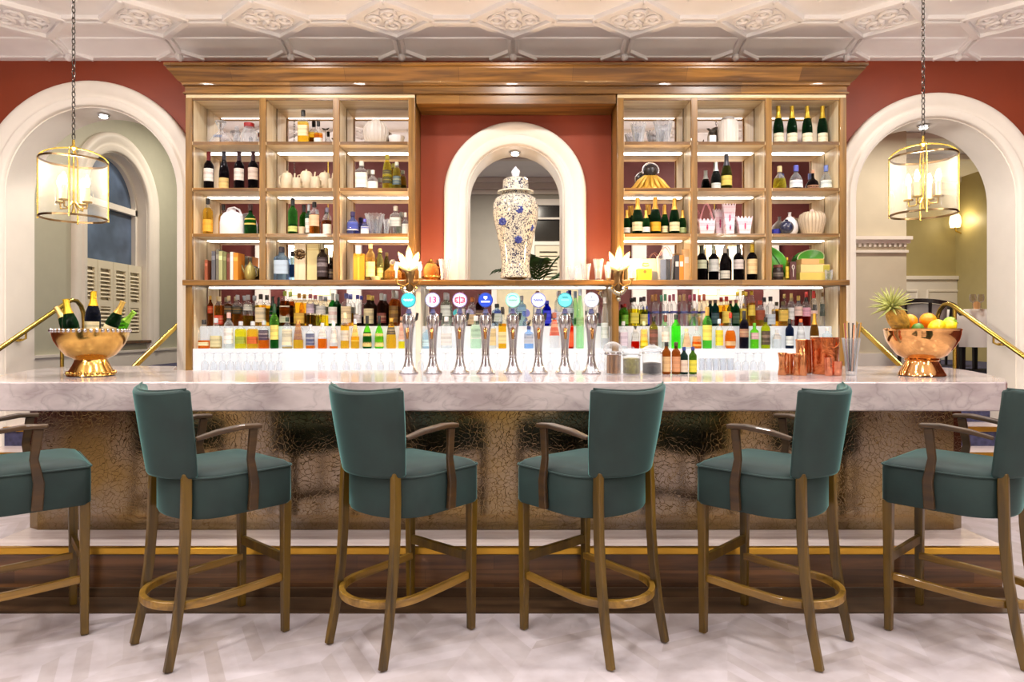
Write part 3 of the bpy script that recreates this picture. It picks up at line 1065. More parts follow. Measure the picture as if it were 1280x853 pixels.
# ------------------------------------------------------------------ bar stools
def seat_outline(inset=0.0, n=22):
    hw, yf, yr = .232 - inset, .262 - inset, -.20 + inset
    pts = []
    rc = .035
    for a in range(7):
        t = PI / 2 * a / 6
        pts.append((hw - rc + rc * math.cos(t), yf - rc + rc * math.sin(t)))
    for a in range(7):
        t = PI / 2 + PI / 2 * a / 6
        pts.append((-hw + rc + rc * math.cos(t), yf - rc + rc * math.sin(t)))
    cyy = -.02
    for a in range(n + 1):
        t = PI + PI * a / n
        q = (abs(math.cos(t)) ** 2.2 + abs(math.sin(t)) ** 2.2) ** (-1 / 2.2)
        pts.append((hw * .985 * math.cos(t) * q, cyy + (cyy - yr) * math.sin(t) * q))
    return pts


def make_stool():
    t = thing('bar_stool', 'x', 'bar stool', group='teal velvet bar stools along the bar')
    mb = MB()
    lv = [(.03, .572), (.006, .576), (0, .588), (0, .728), (.004, .745), (.018, .760), (.05, .772), (.1, .778), (.17, .781)]
    n = len(seat_outline())
    for ins, z in lv:
        mb.v += [(x, y, z) for x, y in seat_outline(ins)]
    for j in range(len(lv) - 1):
        for i in range(n):
            mb.f.append((j * n + i, j * n + (i + 1) % n, (j + 1) * n + (i + 1) % n, (j + 1) * n + i))
            mb.m.append(0)
    mb.f += [tuple(range(n - 1, -1, -1)), tuple((len(lv) - 1) * n + i for i in range(n))]
    mb.m += [0, 0]
    seat = mb.build('seat', M_VELVET, t, angle=50)
    MB().tube([(x, y, .742) for x, y in seat_outline(-.001)], .0045, 6, closed=True).build('piping', M_VELVET, seat)
    # curved back
    mb = MB()
    nu, nv = 18, 8
    for side in (0, 1):
        for j in range(nv + 1):
            v = j / nv
            z = .742 + .351 * v
            hw = .185 + .042 * v + .006 * math.sin(PI * v)
            for i in range(nu + 1):
                u = -1 + 2 * i / nu
                y = -.222 - .048 * v + .075 * u * u
                th = .026 * (1 - .25 * abs(u) ** 6)
                zz = z + (.016 * u * u if j == nv else 0)
                mb.v.append((hw * u, y + (-th if side == 0 else th), zz))
    W_ = nu + 1
    off = (nv + 1) * W_
    for j in range(nv):
        for i in range(nu):
            a = j * W_ + i
            mb.f += [(a, a + 1, a + W_ + 1, a + W_), (off + a + 1, off + a, off + a + W_, off + a + W_ + 1)]
            mb.m += [0, 0]
    for i in range(nu):
        a, b2 = i, nv * W_ + i
        mb.f += [(a + 1, a, off + a, off + a + 1), (b2, b2 + 1, off + b2 + 1, off + b2)]
        mb.m += [0, 0]
    for j in range(nv):
        a, b2 = j * W_, j * W_ + nu
        mb.f += [(a, a + W_, off + a + W_, off + a), (b2 + W_, b2, off + b2, off + b2 + W_)]
        mb.m += [0, 0]
    back = mb.build('backrest', M_VELVET, t, angle=60, bevel=.013)
    pts = [(.2325 * u, -.27 + .075 * u * u, 1.095 + .016 * u * u) for u in [-0.97 + 1.94 * i / 14 for i in range(15)]]
    MB().tube(pts, .0045, 6).build('piping', M_VELVET, back)
    for s in (-1, 1):
        MB().tube([(s * .2, .2375, 0.004), (s * .2, .2375, .25), (s * .203, .2375, .585)], [.80, .9, 1.05], flat=(.038, .038)).build('leg', M_STOOLWOOD, t, smooth=False, bevel=.004)
        MB().tube([(s * .176, -.2475, 0.004), (s * .172, -.215, .16), (s * .169, -.19, .34), (s * .168, -.178, .5), (s * .167, -.174, .66), (s * .163, -.172, .765)],
                  [.85, .92, .97, 1.0, 1.0, .95], flat=(.029, .038)).build('leg', M_STOOLWOOD, t, smooth=False, bevel=.004)
        arm = MB().tube([(s * .2, -.15, .905), (s * .215, -.07, .925), (s * .232, .03, .938), (s * .236, .105, .934)], [.75, 1, 1.05, .95], flat=(.042, .019)).build('armrest', M_ARMWOOD, t, smooth=False, bevel=.005)
        MB().tube([(s * .243, .065, .585), (s * .243, .072, .70), (s * .245, .055, .80), (s * .236, .072, .925)], [1.1, 1.05, .85, .95], flat=(.019, .038)).build('arm_post', M_ARMWOOD, arm, smooth=False, bevel=.004)
    MB().tube([(-.2, .2375, .325), (.2, .2375, .325)], 1, flat=(.02, .042)).build('stretcher', M_STOOLWOOD, t, smooth=False, bevel=.003)
    p = [(-.19, .235, .245), (-.192, .1, .242), (-.192, -.05, .24)] + [(.192 * math.cos(a), -.075 + .19 * math.sin(a), .24) for a in [PI + PI * q / 18 for q in range(19)]] + [(.192, -.05, .24), (.192, .1, .242), (.19, .235, .245)]
    MB().tube(p, 1, flat=(.024, .032)).build('footrest', wood(srgb(100, 72, 20), srgb(158, 120, 46), 'Y', .3, 1.2, .2), t, smooth=False, bevel=.004)
    return t


STOOLS = [((-2.19, 2.86), -50, 'teal velvet bar stool in front of the champagne bowl, cut by the photo edge'),
          ((-1.315, 2.842), -41, 'teal velvet bar stool facing right, standing between the champagne bowl and the first tap'),
          ((-.488, 2.855), -39, 'teal velvet bar stool facing right, below the three taps nearest the champagne bowl'),
          ((.361, 2.86), 40.7, 'teal velvet bar stool facing left, below the spice jars beside the last tap'),
          ((1.156, 2.85), 45, 'teal velvet bar stool facing left, below the copper shakers'),
          ((1.988, 2.855), 41, 'teal velvet bar stool facing left, at the fruit bowl end of the bar')]
proto = make_stool()
for i, ((x, y), a, lab) in enumerate(STOOLS):
    o = proto if i == 0 else copy_tree(proto)
    o.location = (x, y, 0)
    o.rotation_euler = (0, 0, math.radians(a))
    o['label'] = lab


# ------------------------------------------------------------------ lanterns
def make_lantern():
    t = thing('hanging_lantern', 'x', 'lantern', group='brass lanterns hung over the bar')
    R_, H_ = .168, .325
    cor = [(R_ * math.cos(PI / 2 * k + PI / 4), R_ * math.sin(PI / 2 * k + PI / 4)) for k in range(4)]

    def lobe(k, n=10, f=1.0):
        a, b = Vector(cor[k]), Vector(cor[(k + 1) % 4])
        m = (a + b) / 2
        out = m.normalized()
        return [tuple(a.lerp(b, i / n) * f + out * (.05 * math.sin(PI * i / n))) for i in range(n + 1)]
    ring = [p for k in range(4) for p in lobe(k)[:-1]]
    for z in (0.0, H_):
        MB().tube([(x, y, z) for x, y in ring], 1, flat=(.006, .011), closed=True).build('rim', M_BRONZE, t, smooth=False)
    for k in range(4):
        x, y = cor[k]
        MB().tube([(x, y, -.012), (x, y, H_ + .01)], .0045, 8).build('post', M_BRASS, t)
        g = MB()
        for (px_, py_) in lobe(k):
            g.v += [(px_, py_, .006), (px_, py_, H_ - .006)]
        for i in range(10):
            g.f.append((2 * i, 2 * i + 2, 2 * i + 3, 2 * i + 1))
            g.m.append(0)
        g.build('glass_panel', glass((.98, .97, .94), .4), t, angle=80)
        MB().tube([(x * math.cos(a), y * math.cos(a), H_ + .075 * math.sin(a)) for a in [PI / 2 * q / 9 * .96 for q in range(10)]], .004, 8).build('dome_rod', M_BRASS, t)
    hub = MB().lathe([(.0001, .03), (.012, .03), (.006, .06), (.005, .2), (.005, H_ + .06), (.022, H_ + .072), (.022, H_ + .08), (.008, H_ + .088), (.007, H_ + .12), (.0001, H_ + .125)], 14)
    hub.build('stem', M_BRASS, t)
    for k in range(4):
        a = PI / 2 * k + .3
        ca, sa = math.cos(a), math.sin(a)
        arm = MB().tube([(.01 * ca, .01 * sa, .09), (.04 * ca, .04 * sa, .055), (.075 * ca, .075 * sa, .055), (.078 * ca, .078 * sa, .085)], .005, 8)
        arm.lathe([(.0001, .084), (.024, .086), (.026, .094), (.0001, .096)], 14, (.078 * ca, .078 * sa, 0))
        arm = arm.build('candle_arm', M_BRASS, t)
        MB().lathe([(.0001, .095), (.013, .095), (.013, .175), (.0001, .176)], 12, (.078 * ca, .078 * sa, 0)).build('candle_sleeve', paint(srgb(244, 224, 168), .5, emit=(1, .8, .45), estr=.25), arm)
        MB().lathe([(.0001, .176), (.008, .178), (.015, .198), (.012, .222), (.004, .242), (.0001, .246)], 12, (.078 * ca, .078 * sa, 0)).build('bulb', glow((1.0, .86, .6), 30), arm)
    return t


def chain(t, z0, z1):
    mb = MB()
    z, i = z0, 0
    while z < z1:
        pts = []
        for q in range(10):
            a = 2 * PI * q / 10
            u, w = .009 * math.cos(a), .02 * math.sin(a)
            pts.append((u, 0, z + w) if i % 2 else (0, u, z + w))
        mb.tube(pts, .0026, 5, closed=True)
        z += .03
        i += 1
    mb.build('chain', M_DARKMETAL, t)
    MB().lathe([(.0001, z1 - .03), (.02, z1 - .03), (.06, z1 - .008), (.06, z1), (.0001, z1)], 18).build('ceiling_rose', M_BRASS, t)


for (cx_, ytop, ybot, rot, lab, Y) in ((92, 195, 273, -18, 'brass lantern of four curved glass panels above the champagne bowl', 3.7), (1154, 186, 268, 18, 'brass lantern of four curved glass panels above the fruit bowl', 3.7)):
    p = px(cx_, ybot, Y)
    t = make_lantern()
    t.location = p
    t.rotation_euler = (0, 0, math.radians(rot))
    t['label'] = lab
    chain(t, .465, CEIL - p.z)
    d = bpy.data.lights.new('lantern_lamp', 'POINT')
    d.energy = BULB_W
    d.color = (1.0, .8, .52)
    d.shadow_soft_size = .05
    l = bpy.data.objects.new('lantern_lamp', d)
    COL.objects.link(l)
    l.location = p + Vector((0, 0, .26))


# ------------------------------------------------------------------ handrails
def rail(label, pts, post=None, bracket=None):
    t = thing('stair_handrail', label, 'handrail', pts[0], group='brass handrails on the stairs')
    O = Vector(pts[0])
    P = [Vector(p) - O for p in pts]
    MB().tube(P, .021, 12).build('rail', M_BRASS, t)
    if post is not None:
        for q in post:
            q = Vector(q)
            MB().tube([(q.x - O.x, q.y - O.y, q.z - O.z), (q.x - O.x, q.y - O.y, 0 - O.z + (LAND if q.y > YL else 0))], .017, 12).build('post', M_BRASS, t)
    if bracket is not None:
        b, w = Vector(bracket) - O, (1 if bracket[0] > 0 else -1)
        m = MB().tube([b + Vector((0, 0, -.02)), b + Vector((0, 0, -.07)), b + Vector((w * .03, 0, -.085)), b + Vector((w * .075, 0, -.085))], .009, 8)
        m.lathe([(.0001, -.012), (.028, -.012), (.028, .012), (.0001, .012)], 12, tuple(b + Vector((w * .07, 0, -.085))))
        m.build('bracket', M_BRASS, t)


def sloped(x, ya, za, yb, zb, curl=True):
    pts = [(x, ya + (yb - ya) * i / 8, za + (zb - za) * i / 8) for i in range(9)]
    if curl:
        s = (zb - za) / (yb - ya)
        pts += [(x, yb + .06, zb + .02), (x, yb + .13, zb + .015), (x, yb + .19, zb - .03), (x, yb + .23, zb - .1), (x, yb + .24, zb - .18), (x, yb + .24, zb - .55)]
    return pts


rail('brass handrail with curled end behind the champagne bowl', sloped(-4.29, 5.0, .95, 6.28, 1.60), post=[(-4.29, 6.2, 1.55), (-4.29, 5.02, .95)], bracket=(-4.29, 5.74, 1.327))
rail('brass handrail with curled end behind the fruit bowl', sloped(4.22, 5.0, .93, 6.22, 1.56), post=[(4.22, 6.2, 1.54), (4.22, 5.02, .94)], bracket=(4.22, 5.70, 1.29))
rail('short brass handrail rising behind the shelving beside the champagne bowl', sloped(-2.90, 4.95, 1.03, 6.1, 1.60, False), post=[(-2.90, 4.97, 1.03)])
rail('short brass handrail rising behind the shelving beside the fruit bowl', sloped(3.02, 4.95, 1.0, 6.1, 1.58, False), post=[(3.02, 4.97, 1.0)])

# ------------------------------------------------------------------ bottles
# kind -> (body profile up to the cap start in fractions of R and H, cap start, cap radius fraction, cross-section power, depth factor)
KINDS = {
    'bordeaux': ([(0, .012), (.6, .012), (.93, 0), (1, .02), (1, .60), (.97, .64), (.85, .69), (.6, .735), (.44, .765), (.39, .80), (.38, .99)], .79, .43, 2, 1),
    'burgundy': ([(0, .012), (.6, .012), (.93, 0), (1, .02), (1, .44), (.96, .50), (.82, .60), (.6, .70), (.42, .78), (.36, .84), (.36, .99)], .80, .40, 2, 1),
    'champagne': ([(0, .012), (.6, .012), (.93, 0), (1, .02), (1, .42), (.97, .48), (.84, .58), (.62, .68), (.45, .76), (.37, .83), (.36, .985)], .72, .47, 2, 1),
    'spirit': ([(0, .012), (.6, .012), (.94, 0), (1, .02), (1, .60), (.97, .65), (.84, .70), (.55, .745), (.40, .775), (.37, .80), (.37, .97)], .84, .42, 2, 1),
    'square': ([(0, .012), (.6, .012), (.94, 0), (1, .02), (1, .64), (.95, .68), (.75, .72), (.46, .755), (.38, .785), (.37, .97)], .84, .42, 5, .8),
    'tall': ([(0, .012), (.6, .012), (.94, 0), (1, .02), (1, .66), (.95, .70), (.72, .75), (.48, .79), (.40, .83), (.38, .97)], .87, .46, 2, 1),
    'slim': ([(0, .012), (.6, .012), (.95, 0), (1, .015), (.98, .40), (.9, .60), (.72, .74), (.5, .82), (.42, .87), (.40, .97)], .88, .46, 2, 1),
    'flask': ([(0, .012), (.6, .012), (.94, 0), (1, .03), (1.02, .50), (.95, .62), (.75, .72), (.42, .79), (.3, .82), (.28, .97)], .86, .34, 2.6, .55),
    'round': ([(0, .015), (.5, .015), (.75, 0), (.92, .06), (1, .18), (.97, .34), (.8, .46), (.5, .54), (.3, .60), (.24, .68), (.22, .97)], .84, .28, 2, .8),
    'squat': ([(0, .012), (.6, .012), (.9, 0), (1, .03), (1, .46), (.93, .54), (.72, .62), (.42, .68), (.32, .74), (.31, .97)], .80, .40, 2.4, .8),
    'dome': ([(0, .012), (.6, .012), (.9, 0), (1, .04), (.98, .30), (.88, .46), (.66, .58), (.4, .66), (.27, .72), (.25, .97)], .76, .36, 2, .9),
    'pear': ([(0, .012), (.6, .012), (.9, 0), (1, .05), (1, .3), (.9, .5), (.7, .68), (.5, .8), (.36, .88), (.3, .97)], .88, .36, 2, .9),
}
CL = (.95, .97, .98)
AMB = (.80, .38, .05)
GOLDL = (.95, .72, .14)
ORNG = (.92, .40, .06)
BRN = (.42, .16, .03)
GRN = (.05, .30, .07)
LGRN = (.35, .85, .12)
DGRN = (.02, .10, .035)
DRK = (.018, .02, .022)
YEL = (.93, .88, .12)
LBLU = (.55, .74, .97)
BLU = (.02, .06, .70)
RDL = (.55, .03, .03)
WHT = srgb(238, 234, 226)
CRM = srgb(232, 214, 168)
INK = srgb(50, 44, 44)
BLK = srgb(26, 24, 26)
REDP = srgb(196, 36, 28)
GLDP = srgb(206, 160, 62)
SLV = srgb(200, 200, 204)
_PROTO = {}


def bottle(x, ytop, w, Y, zbase, kind, glassc, fill=None, lab=None, cap=BLK, desc='', where='', group=None, name='spirit_bottle', cat='bottle', tilt=None, metal=0.0, foil=False, base=None):
    """x, ytop, w in picture px at depth Y; fill=(colour, fraction); lab=(colour, z0, z1, ink)"""
    w *= math.cos(math.atan((x - 640) / FPX)) if x else 1.0
    Rr = w / 2 * Y / FPX
    H = EYE + (HOR - ytop) * Y / FPX - zbase
    key = (round(Rr, 3), round(H, 2), kind, glassc, fill, lab, cap, metal, foil)
    label = (desc + ', ' + where).strip()
    loc = base if base is not None else ((x - 640) * Y / FPX, Y, zbase + .0008)
    if key in _PROTO:
        t = copy_tree(_PROTO[key])
        t.name = name
    else:
        prof, cs, cr_, pw, dy = KINDS[kind]
        t = thing(name, label, cat)
        pts = [(max(.0002, r * Rr), z * H) for r, z in prof]
        seg = 20 if pw == 2 else 28
        if fill:
            zf = fill[1] * H
            ins = []
            for (a, b) in zip(pts, pts[1:]):
                ins.append(a)
                if a[1] < zf < b[1]:
                    k = (zf - a[1]) / (b[1] - a[1])
                    ins.append((a[0] + (b[0] - a[0]) * k, zf))
            ins.append(pts[-1])
            MB().lathe(ins, seg, sy=dy, power=pw, split=zf).build('glass', [glass(fill[0]), glass(glassc)], t)
        else:
            MB().lathe(pts, seg, sy=dy, power=pw).build('glass', glass(glassc), t)
        if cap:
            rc = cr_ * Rr
            if foil:
                cp = [(r * Rr * 1.03 + .0006, z * H) for r, z in prof if z >= cs - .05] + [(prof[-1][0] * Rr * 1.2, H * .985), (prof[-1][0] * Rr * 1.25, H * .995), (.0002, H)]
                MB().lathe(cp, 16).build('foil', paint(cap, .35, .6 if metal else .1, bump=.15, scale=60), t)
            else:
                MB().lathe([(rc * .85, cs * H), (rc, (cs + .005) * H), (rc, .985 * H), (rc * .85, H), (.0002, H)], 16, sy=1).build('cap', paint(cap, .4, metal), t)
        if lab:
            c, z0, z1, ink = lab
            vs_, fs = [], []
            nseg = 14
            for z in (z0 * H, z1 * H):
                f = z / H
                r = 1.0
                for (a, b) in zip(prof, prof[1:]):
                    if a[1] <= f <= b[1] and b[1] > a[1]:
                        r = a[0] + (b[0] - a[0]) * (f - a[1]) / (b[1] - a[1])
                for i in range(nseg + 1):
                    a = -PI / 2 + (i / nseg - .5) * math.radians(168)
                    ca, sa = math.cos(a), math.sin(a)
                    q = 1.0 if pw == 2 else (abs(ca) ** pw + abs(sa) ** pw) ** (-1 / pw)
                    vs_.append(((r * Rr + .0008) * q * ca, (r * Rr + .0008) * q * sa * dy, z))
            fs = [(i, i + 1, nseg + 2 + i, nseg + 1 + i) for i in range(nseg)]
            MB().add(vs_, fs).build('label', label_mat(c, ink), t, angle=80)
        _PROTO[key] = t
    t.location = loc
    if tilt:
        t.rotation_euler = tilt
    t['label'] = label
    t['category'] = cat
    if group:
        t['group'] = group
    elif 'group' in t:
        del t['group']
    return t


ORD = ['first', 'second', 'third', 'fourth', 'fifth', 'sixth', 'seventh', 'eighth', 'ninth', 'tenth', 'eleventh', 'twelfth', 'thirteenth', 'fourteenth', 'fifteenth', 'sixteenth', 'seventeenth', 'eighteenth', 'nineteenth', 'twentieth', 'twenty-first', 'twenty-second', 'twenty-third', 'twenty-fourth', 'twenty-fifth']


def row(specs, Y, z, where, group):
    """where has {n} for the place in the row counted from the left"""
    for i, s in enumerate(specs):
        x, yt, w, kind, gl, fill, lab, cap, desc = s[:9]
        kw = s[9] if len(s) > 9 else {}
        bottle(x, yt, w * .90, Y, z, kind, gl, fill, lab, cap, desc, where.format(n=ORD[i]), group, **kw)


YF, YR = 5.365, 5.50
# ---- front tier, left bay
row([
    (255, 400, 15, 'square', CL, (ORNG, .28), (CRM, .10, .22, INK), BLK, 'clear square bottle with shallow orange spirit'),
    (270, 398, 15, 'square', CL, (CRM, .4), (srgb(206, 196, 150), .06, .42, INK), SLV, 'clear bottle with olive-beige label'),
    (286, 391, 14, 'spirit', CL, None, (WHT, .14, .56, srgb(110, 60, 60)), srgb(220, 170, 160), 'clear bottle with white label and pink neck'),
    (301, 402, 15, 'square', CL, (YEL, .72), (srgb(150, 160, 50), .18, .44, srgb(90, 110, 30)), SLV, 'yellow bottle with olive-green label'),
    (316, 402, 15, 'square', CL, (GOLDL, .72), (srgb(196, 92, 30), .18, .44, srgb(120, 40, 20)), SLV, 'yellow bottle with burnt-orange label'),
    (330, 401, 14, 'square', CL, (ORNG, .35), (srgb(64, 46, 66), .30, .66, srgb(220, 200, 190)), SLV, 'orange bottle with dark purple label'),
    (343, 380, 12, 'bordeaux', LGRN, (GRN, .3), (srgb(226, 206, 110), .2, .52, INK), srgb(20, 70, 40), 'green bottle with pale yellow label'),
    (359, 397, 15, 'flask', CL, (CRM, .06), (srgb(228, 214, 180), .1, .62, INK), srgb(40, 60, 40), 'clear flask bottle with cream label'),
    (373, 400, 13, 'square', CL, (GOLDL, .3), (srgb(140, 84, 40), .30, .95, srgb(220, 160, 60)), GLDP, 'golden bottle with brown label'),
    (388, 406, 12, 'square', CL, (ORNG, .12), (srgb(72, 78, 112), .14, .62, WHT), SLV, 'clear bottle with slate-blue label'),
    (403, 404, 12, 'square', CL, (ORNG, .38), (srgb(216, 206, 196), .42, .76, INK), SLV, 'orange spirit bottle with pale grey label'),
    (417, 402, 12, 'spirit', CL, (ORNG, .08), (srgb(222, 214, 204), .22, .84, srgb(80, 60, 50)), WHT, 'clear bottle with tall pale label'),
    (431, 391, 12, 'spirit', CL, (GOLDL, .66), (srgb(196, 190, 176), .22, .50, srgb(110, 60, 40)), CRM, 'golden bottle with grey and brown label'),
    (444, 399, 11, 'square', CL, (GOLDL, .4), (srgb(232, 190, 80), .25, .8, INK), SLV, 'yellow bottle with black and gold label'),
    (459, 395, 13, 'dome', LGRN, (GRN, .5), (srgb(206, 180, 110), .06, .46, srgb(170, 90, 60)), BLK, 'squat bright green bottle with gold label'),
    (474, 395, 13, 'dome', LGRN, (LGRN, .5), (srgb(214, 190, 120), .06, .46, srgb(90, 110, 80)), BLK, 'squat light green bottle with gold label'),
    (489, 398, 14, 'pear', CL, (GOLDL, .9), (srgb(70, 62, 48), .46, .70, CRM), GLDP, 'yellow bottle with black label band'),
    (502, 396, 9, 'tall', CL, (YEL, .22), (srgb(226, 176, 150), .28, .8, REDP), srgb(190, 140, 110), 'narrow bottle with pink label'),
], YF, Z1, 'front row under left shelves, {n} from left', 'bottles in the front row below the left shelving')
# ---- rear tier, left bay
row([
    (263, 370, 8, 'tall', BRN, None, (srgb(180, 60, 30), .42, .66, GLDP), GLDP, 'amber bottle with rust label'),
    (274, 371, 13, 'square', CL, (AMB, .7), (srgb(200, 60, 30), .06, .36, CRM), CRM, 'amber bottle with bright red label'),
    (286, 370, 12, 'square', CL, (BRN, .74), (srgb(38, 30, 26), .40, .66, GLDP), CRM, 'brown bottle with black slanted label'),
    (297, 369, 13, 'square', CL, (AMB, .5), (srgb(34, 36, 30), .40, .62, GLDP), SLV, 'pale amber bottle with black slanted label'),
    (310, 369, 14, 'spirit', CL, (srgb(190, 160, 40), .34), (srgb(206, 200, 186), .5, .7, INK), SLV, 'clear bottle with olive spirit and grey label'),
    (326, 368, 14, 'square', CL, (GOLDL, .66), (srgb(236, 218, 180), .12, .58, INK), srgb(60, 50, 40), 'yellow bottle with large cream label'),
    (341, 371, 10, 'champagne', GRN, None, (srgb(60, 50, 60), .3, .52, CRM), srgb(30, 50, 40), 'dark green bottle with purple label', {'foil': True}),
    (356, 364, 15, 'flask', CL, (BRN, .72), (srgb(232, 222, 198), .1, .58, INK), srgb(190, 210, 90), 'brown flask bottle with cream label'),
    (374, 367, 15, 'flask', CL, (GOLDL, .72), (GLDP, .08, .4, srgb(250, 220, 90)), srgb(210, 150, 60), 'bright amber bottle with gold label'),
    (388, 368, 12, 'tall', CL, (srgb(150, 120, 40), .35), (srgb(206, 186, 200), .4, .7, srgb(90, 50, 80)), srgb(196, 110, 120), 'bottle with lilac label and pink cap'),
    (401, 370, 14, 'spirit', CL, (YEL, .36), (srgb(222, 216, 206), .40, .66, INK), SLV, 'clear and yellow bottle with white label'),
    (416, 367, 12, 'bordeaux', GRN, None, (WHT, .08, .58, REDP), srgb(226, 232, 226), 'green bottle with white and red label'),
    (433, 367, 14, 'square', CL, (GOLDL, .4), (srgb(230, 206, 160), .1, .6, srgb(110, 60, 50)), srgb(120, 124, 190), 'golden bottle with cream label and blue cap'),
    (447, 369, 11, 'tall', CL, (srgb(90, 60, 60), .3), (srgb(222, 210, 210), .1, .36, INK), srgb(90, 90, 180), 'white-labelled clear bottle with violet cap'),
    (461, 369, 14, 'spirit', (.15, .08, .05), None, (srgb(226, 210, 166), .08, .56, INK), srgb(232, 190, 84), 'black bottle with cream label, gold neck'),
    (477, 367, 13, 'bordeaux', (.16, .05, .03), None, (srgb(120, 50, 44), .1, .4, CRM), srgb(222, 226, 222), 'dark brown bottle with white capsule'),
    (492, 363, 13, 'bordeaux', CL, (AMB, .75), (srgb(110, 76, 30), .1, .56, GLDP), srgb(206, 200, 190), 'tall amber bottle with brown label'),
], YR, Z2, 'rear row under left shelves, {n} from left', 'bottles in the rear row below the left shelving')
# ---- centre bay behind the taps
row([
    (534, 408, 13, 'square', (.75, .88, .95), None, (srgb(190, 220, 230), .1, .4, srgb(60, 80, 90)), SLV, 'pale blue square bottle'),
    (558, 396, 15, 'square', CL, None, (srgb(206, 206, 206), .1, .48, srgb(90, 90, 90)), SLV, 'clear square bottle with grey label'),
    (595, 395, 15, 'square', (.8, .95, .85), None, (srgb(196, 200, 196), .3, .72, srgb(40, 50, 46)), SLV, 'clear bottle with round dark seal'),
    (615, 398, 11, 'square', CL, None, (srgb(200, 180, 130), .1, .66, srgb(80, 50, 60)), BLK, 'small bottle with tan and plum label'),
    (628, 384, 11, 'square', CL, (GOLDL, .6), (srgb(214, 196, 140), .12, .4, INK), BLK, 'amber long-necked bottle with pale label'),
    (661, 408, 13, 'square', LBLU, None, (srgb(170, 176, 190), .22, .66, INK), srgb(60, 70, 120), 'light blue bottle with grey label'),
    (693, 391, 14, 'square', CL, None, (srgb(186, 70, 30), .36, .80, CRM), srgb(150, 80, 60), 'clear bottle with rust-red label'),
    (713, 396, 9, 'tall', srgb(220, 60, 20), None, (srgb(214, 70, 26), .06, .7, srgb(240, 120, 60)), srgb(110, 40, 30), 'slim orange-red bottle'),
    (725, 361, 11, 'slim', (.66, .93, .68), None, (srgb(120, 160, 110), .40, .52, srgb(40, 70, 40)), srgb(206, 220, 240), 'tall pale green bottle'),
    (756, 372, 11, 'slim', CL, None, (srgb(196, 206, 204), .2, .5, srgb(90, 120, 100)), WHT, 'tall clear bottle with a white top'),
], YF, Z1, 'front row behind the taps, {n} from left', 'bottles in the front row behind the taps')
row([
    (539, 386, 13, 'round', (.7, .66, .1), None, (srgb(210, 180, 40), .1, .38, INK), BLK, 'round olive-gold bottle'),
    (557, 366, 14, 'bordeaux', (.82, .92, .84), None, (srgb(226, 232, 222), .3, .62, srgb(40, 40, 40)), SLV, 'frosted bottle with pale green label'),
    (576, 365, 11, 'tall', CL, None, (WHT, .2, .5, REDP), srgb(214, 80, 70), 'clear bottle with red neck'),
    (590, 372, 12, 'spirit', CL, (BRN, .4), (srgb(210, 180, 140), .06, .4, INK), srgb(206, 120, 60), 'brown bottle with tan label'),
    (600, 368, 12, 'square', (.2, .06, .05), None, (srgb(80, 44, 36), .2, .5, CRM), BLK, 'dark plum bottle'),
    (621, 380, 14, 'square', (.8, .9, .97), None, (srgb(206, 216, 206), .2, .56, srgb(140, 160, 120)), srgb(40, 50, 50), 'wide pale blue bottle'),
    (641, 366, 12, 'tall', (.78, .87, .96), None, (srgb(196, 210, 226), .1, .4, srgb(80, 100, 130)), SLV, 'tall pale blue bottle'),
    (652, 370, 13, 'square', (.78, .9, .98), None, (srgb(170, 196, 210), .5, .72, srgb(70, 90, 110)), SLV, 'square light blue bottle with blue-grey label'),
    (672, 364, 11, 'tall', CL, None, (WHT, .1, .5, INK), srgb(190, 140, 110), 'clear bottle with brown cap'),
    (684, 376, 11, 'tall', (.03, .05, .8), None, (srgb(40, 50, 220), .1, .6, srgb(120, 130, 240)), srgb(50, 60, 190), 'bright royal blue bottle'),
    (699, 364, 10, 'tall', CL, None, (srgb(216, 216, 226), .1, .4, INK), srgb(200, 190, 190), 'clear bottle with pale cap'),
    (712, 363, 12, 'bordeaux', (.82, .9, .97), None, (srgb(206, 214, 230), .2, .5, srgb(60, 70, 120)), srgb(40, 50, 150), 'clear bottle with deep blue neck'),
    (739, 365, 12, 'tall', CL, None, (WHT, .1, .46, srgb(60, 60, 60)), SLV, 'clear bottle with silver cap'),
], YR, Z2, 'rear row behind the taps, {n} from left', 'bottles in the rear row behind the taps')
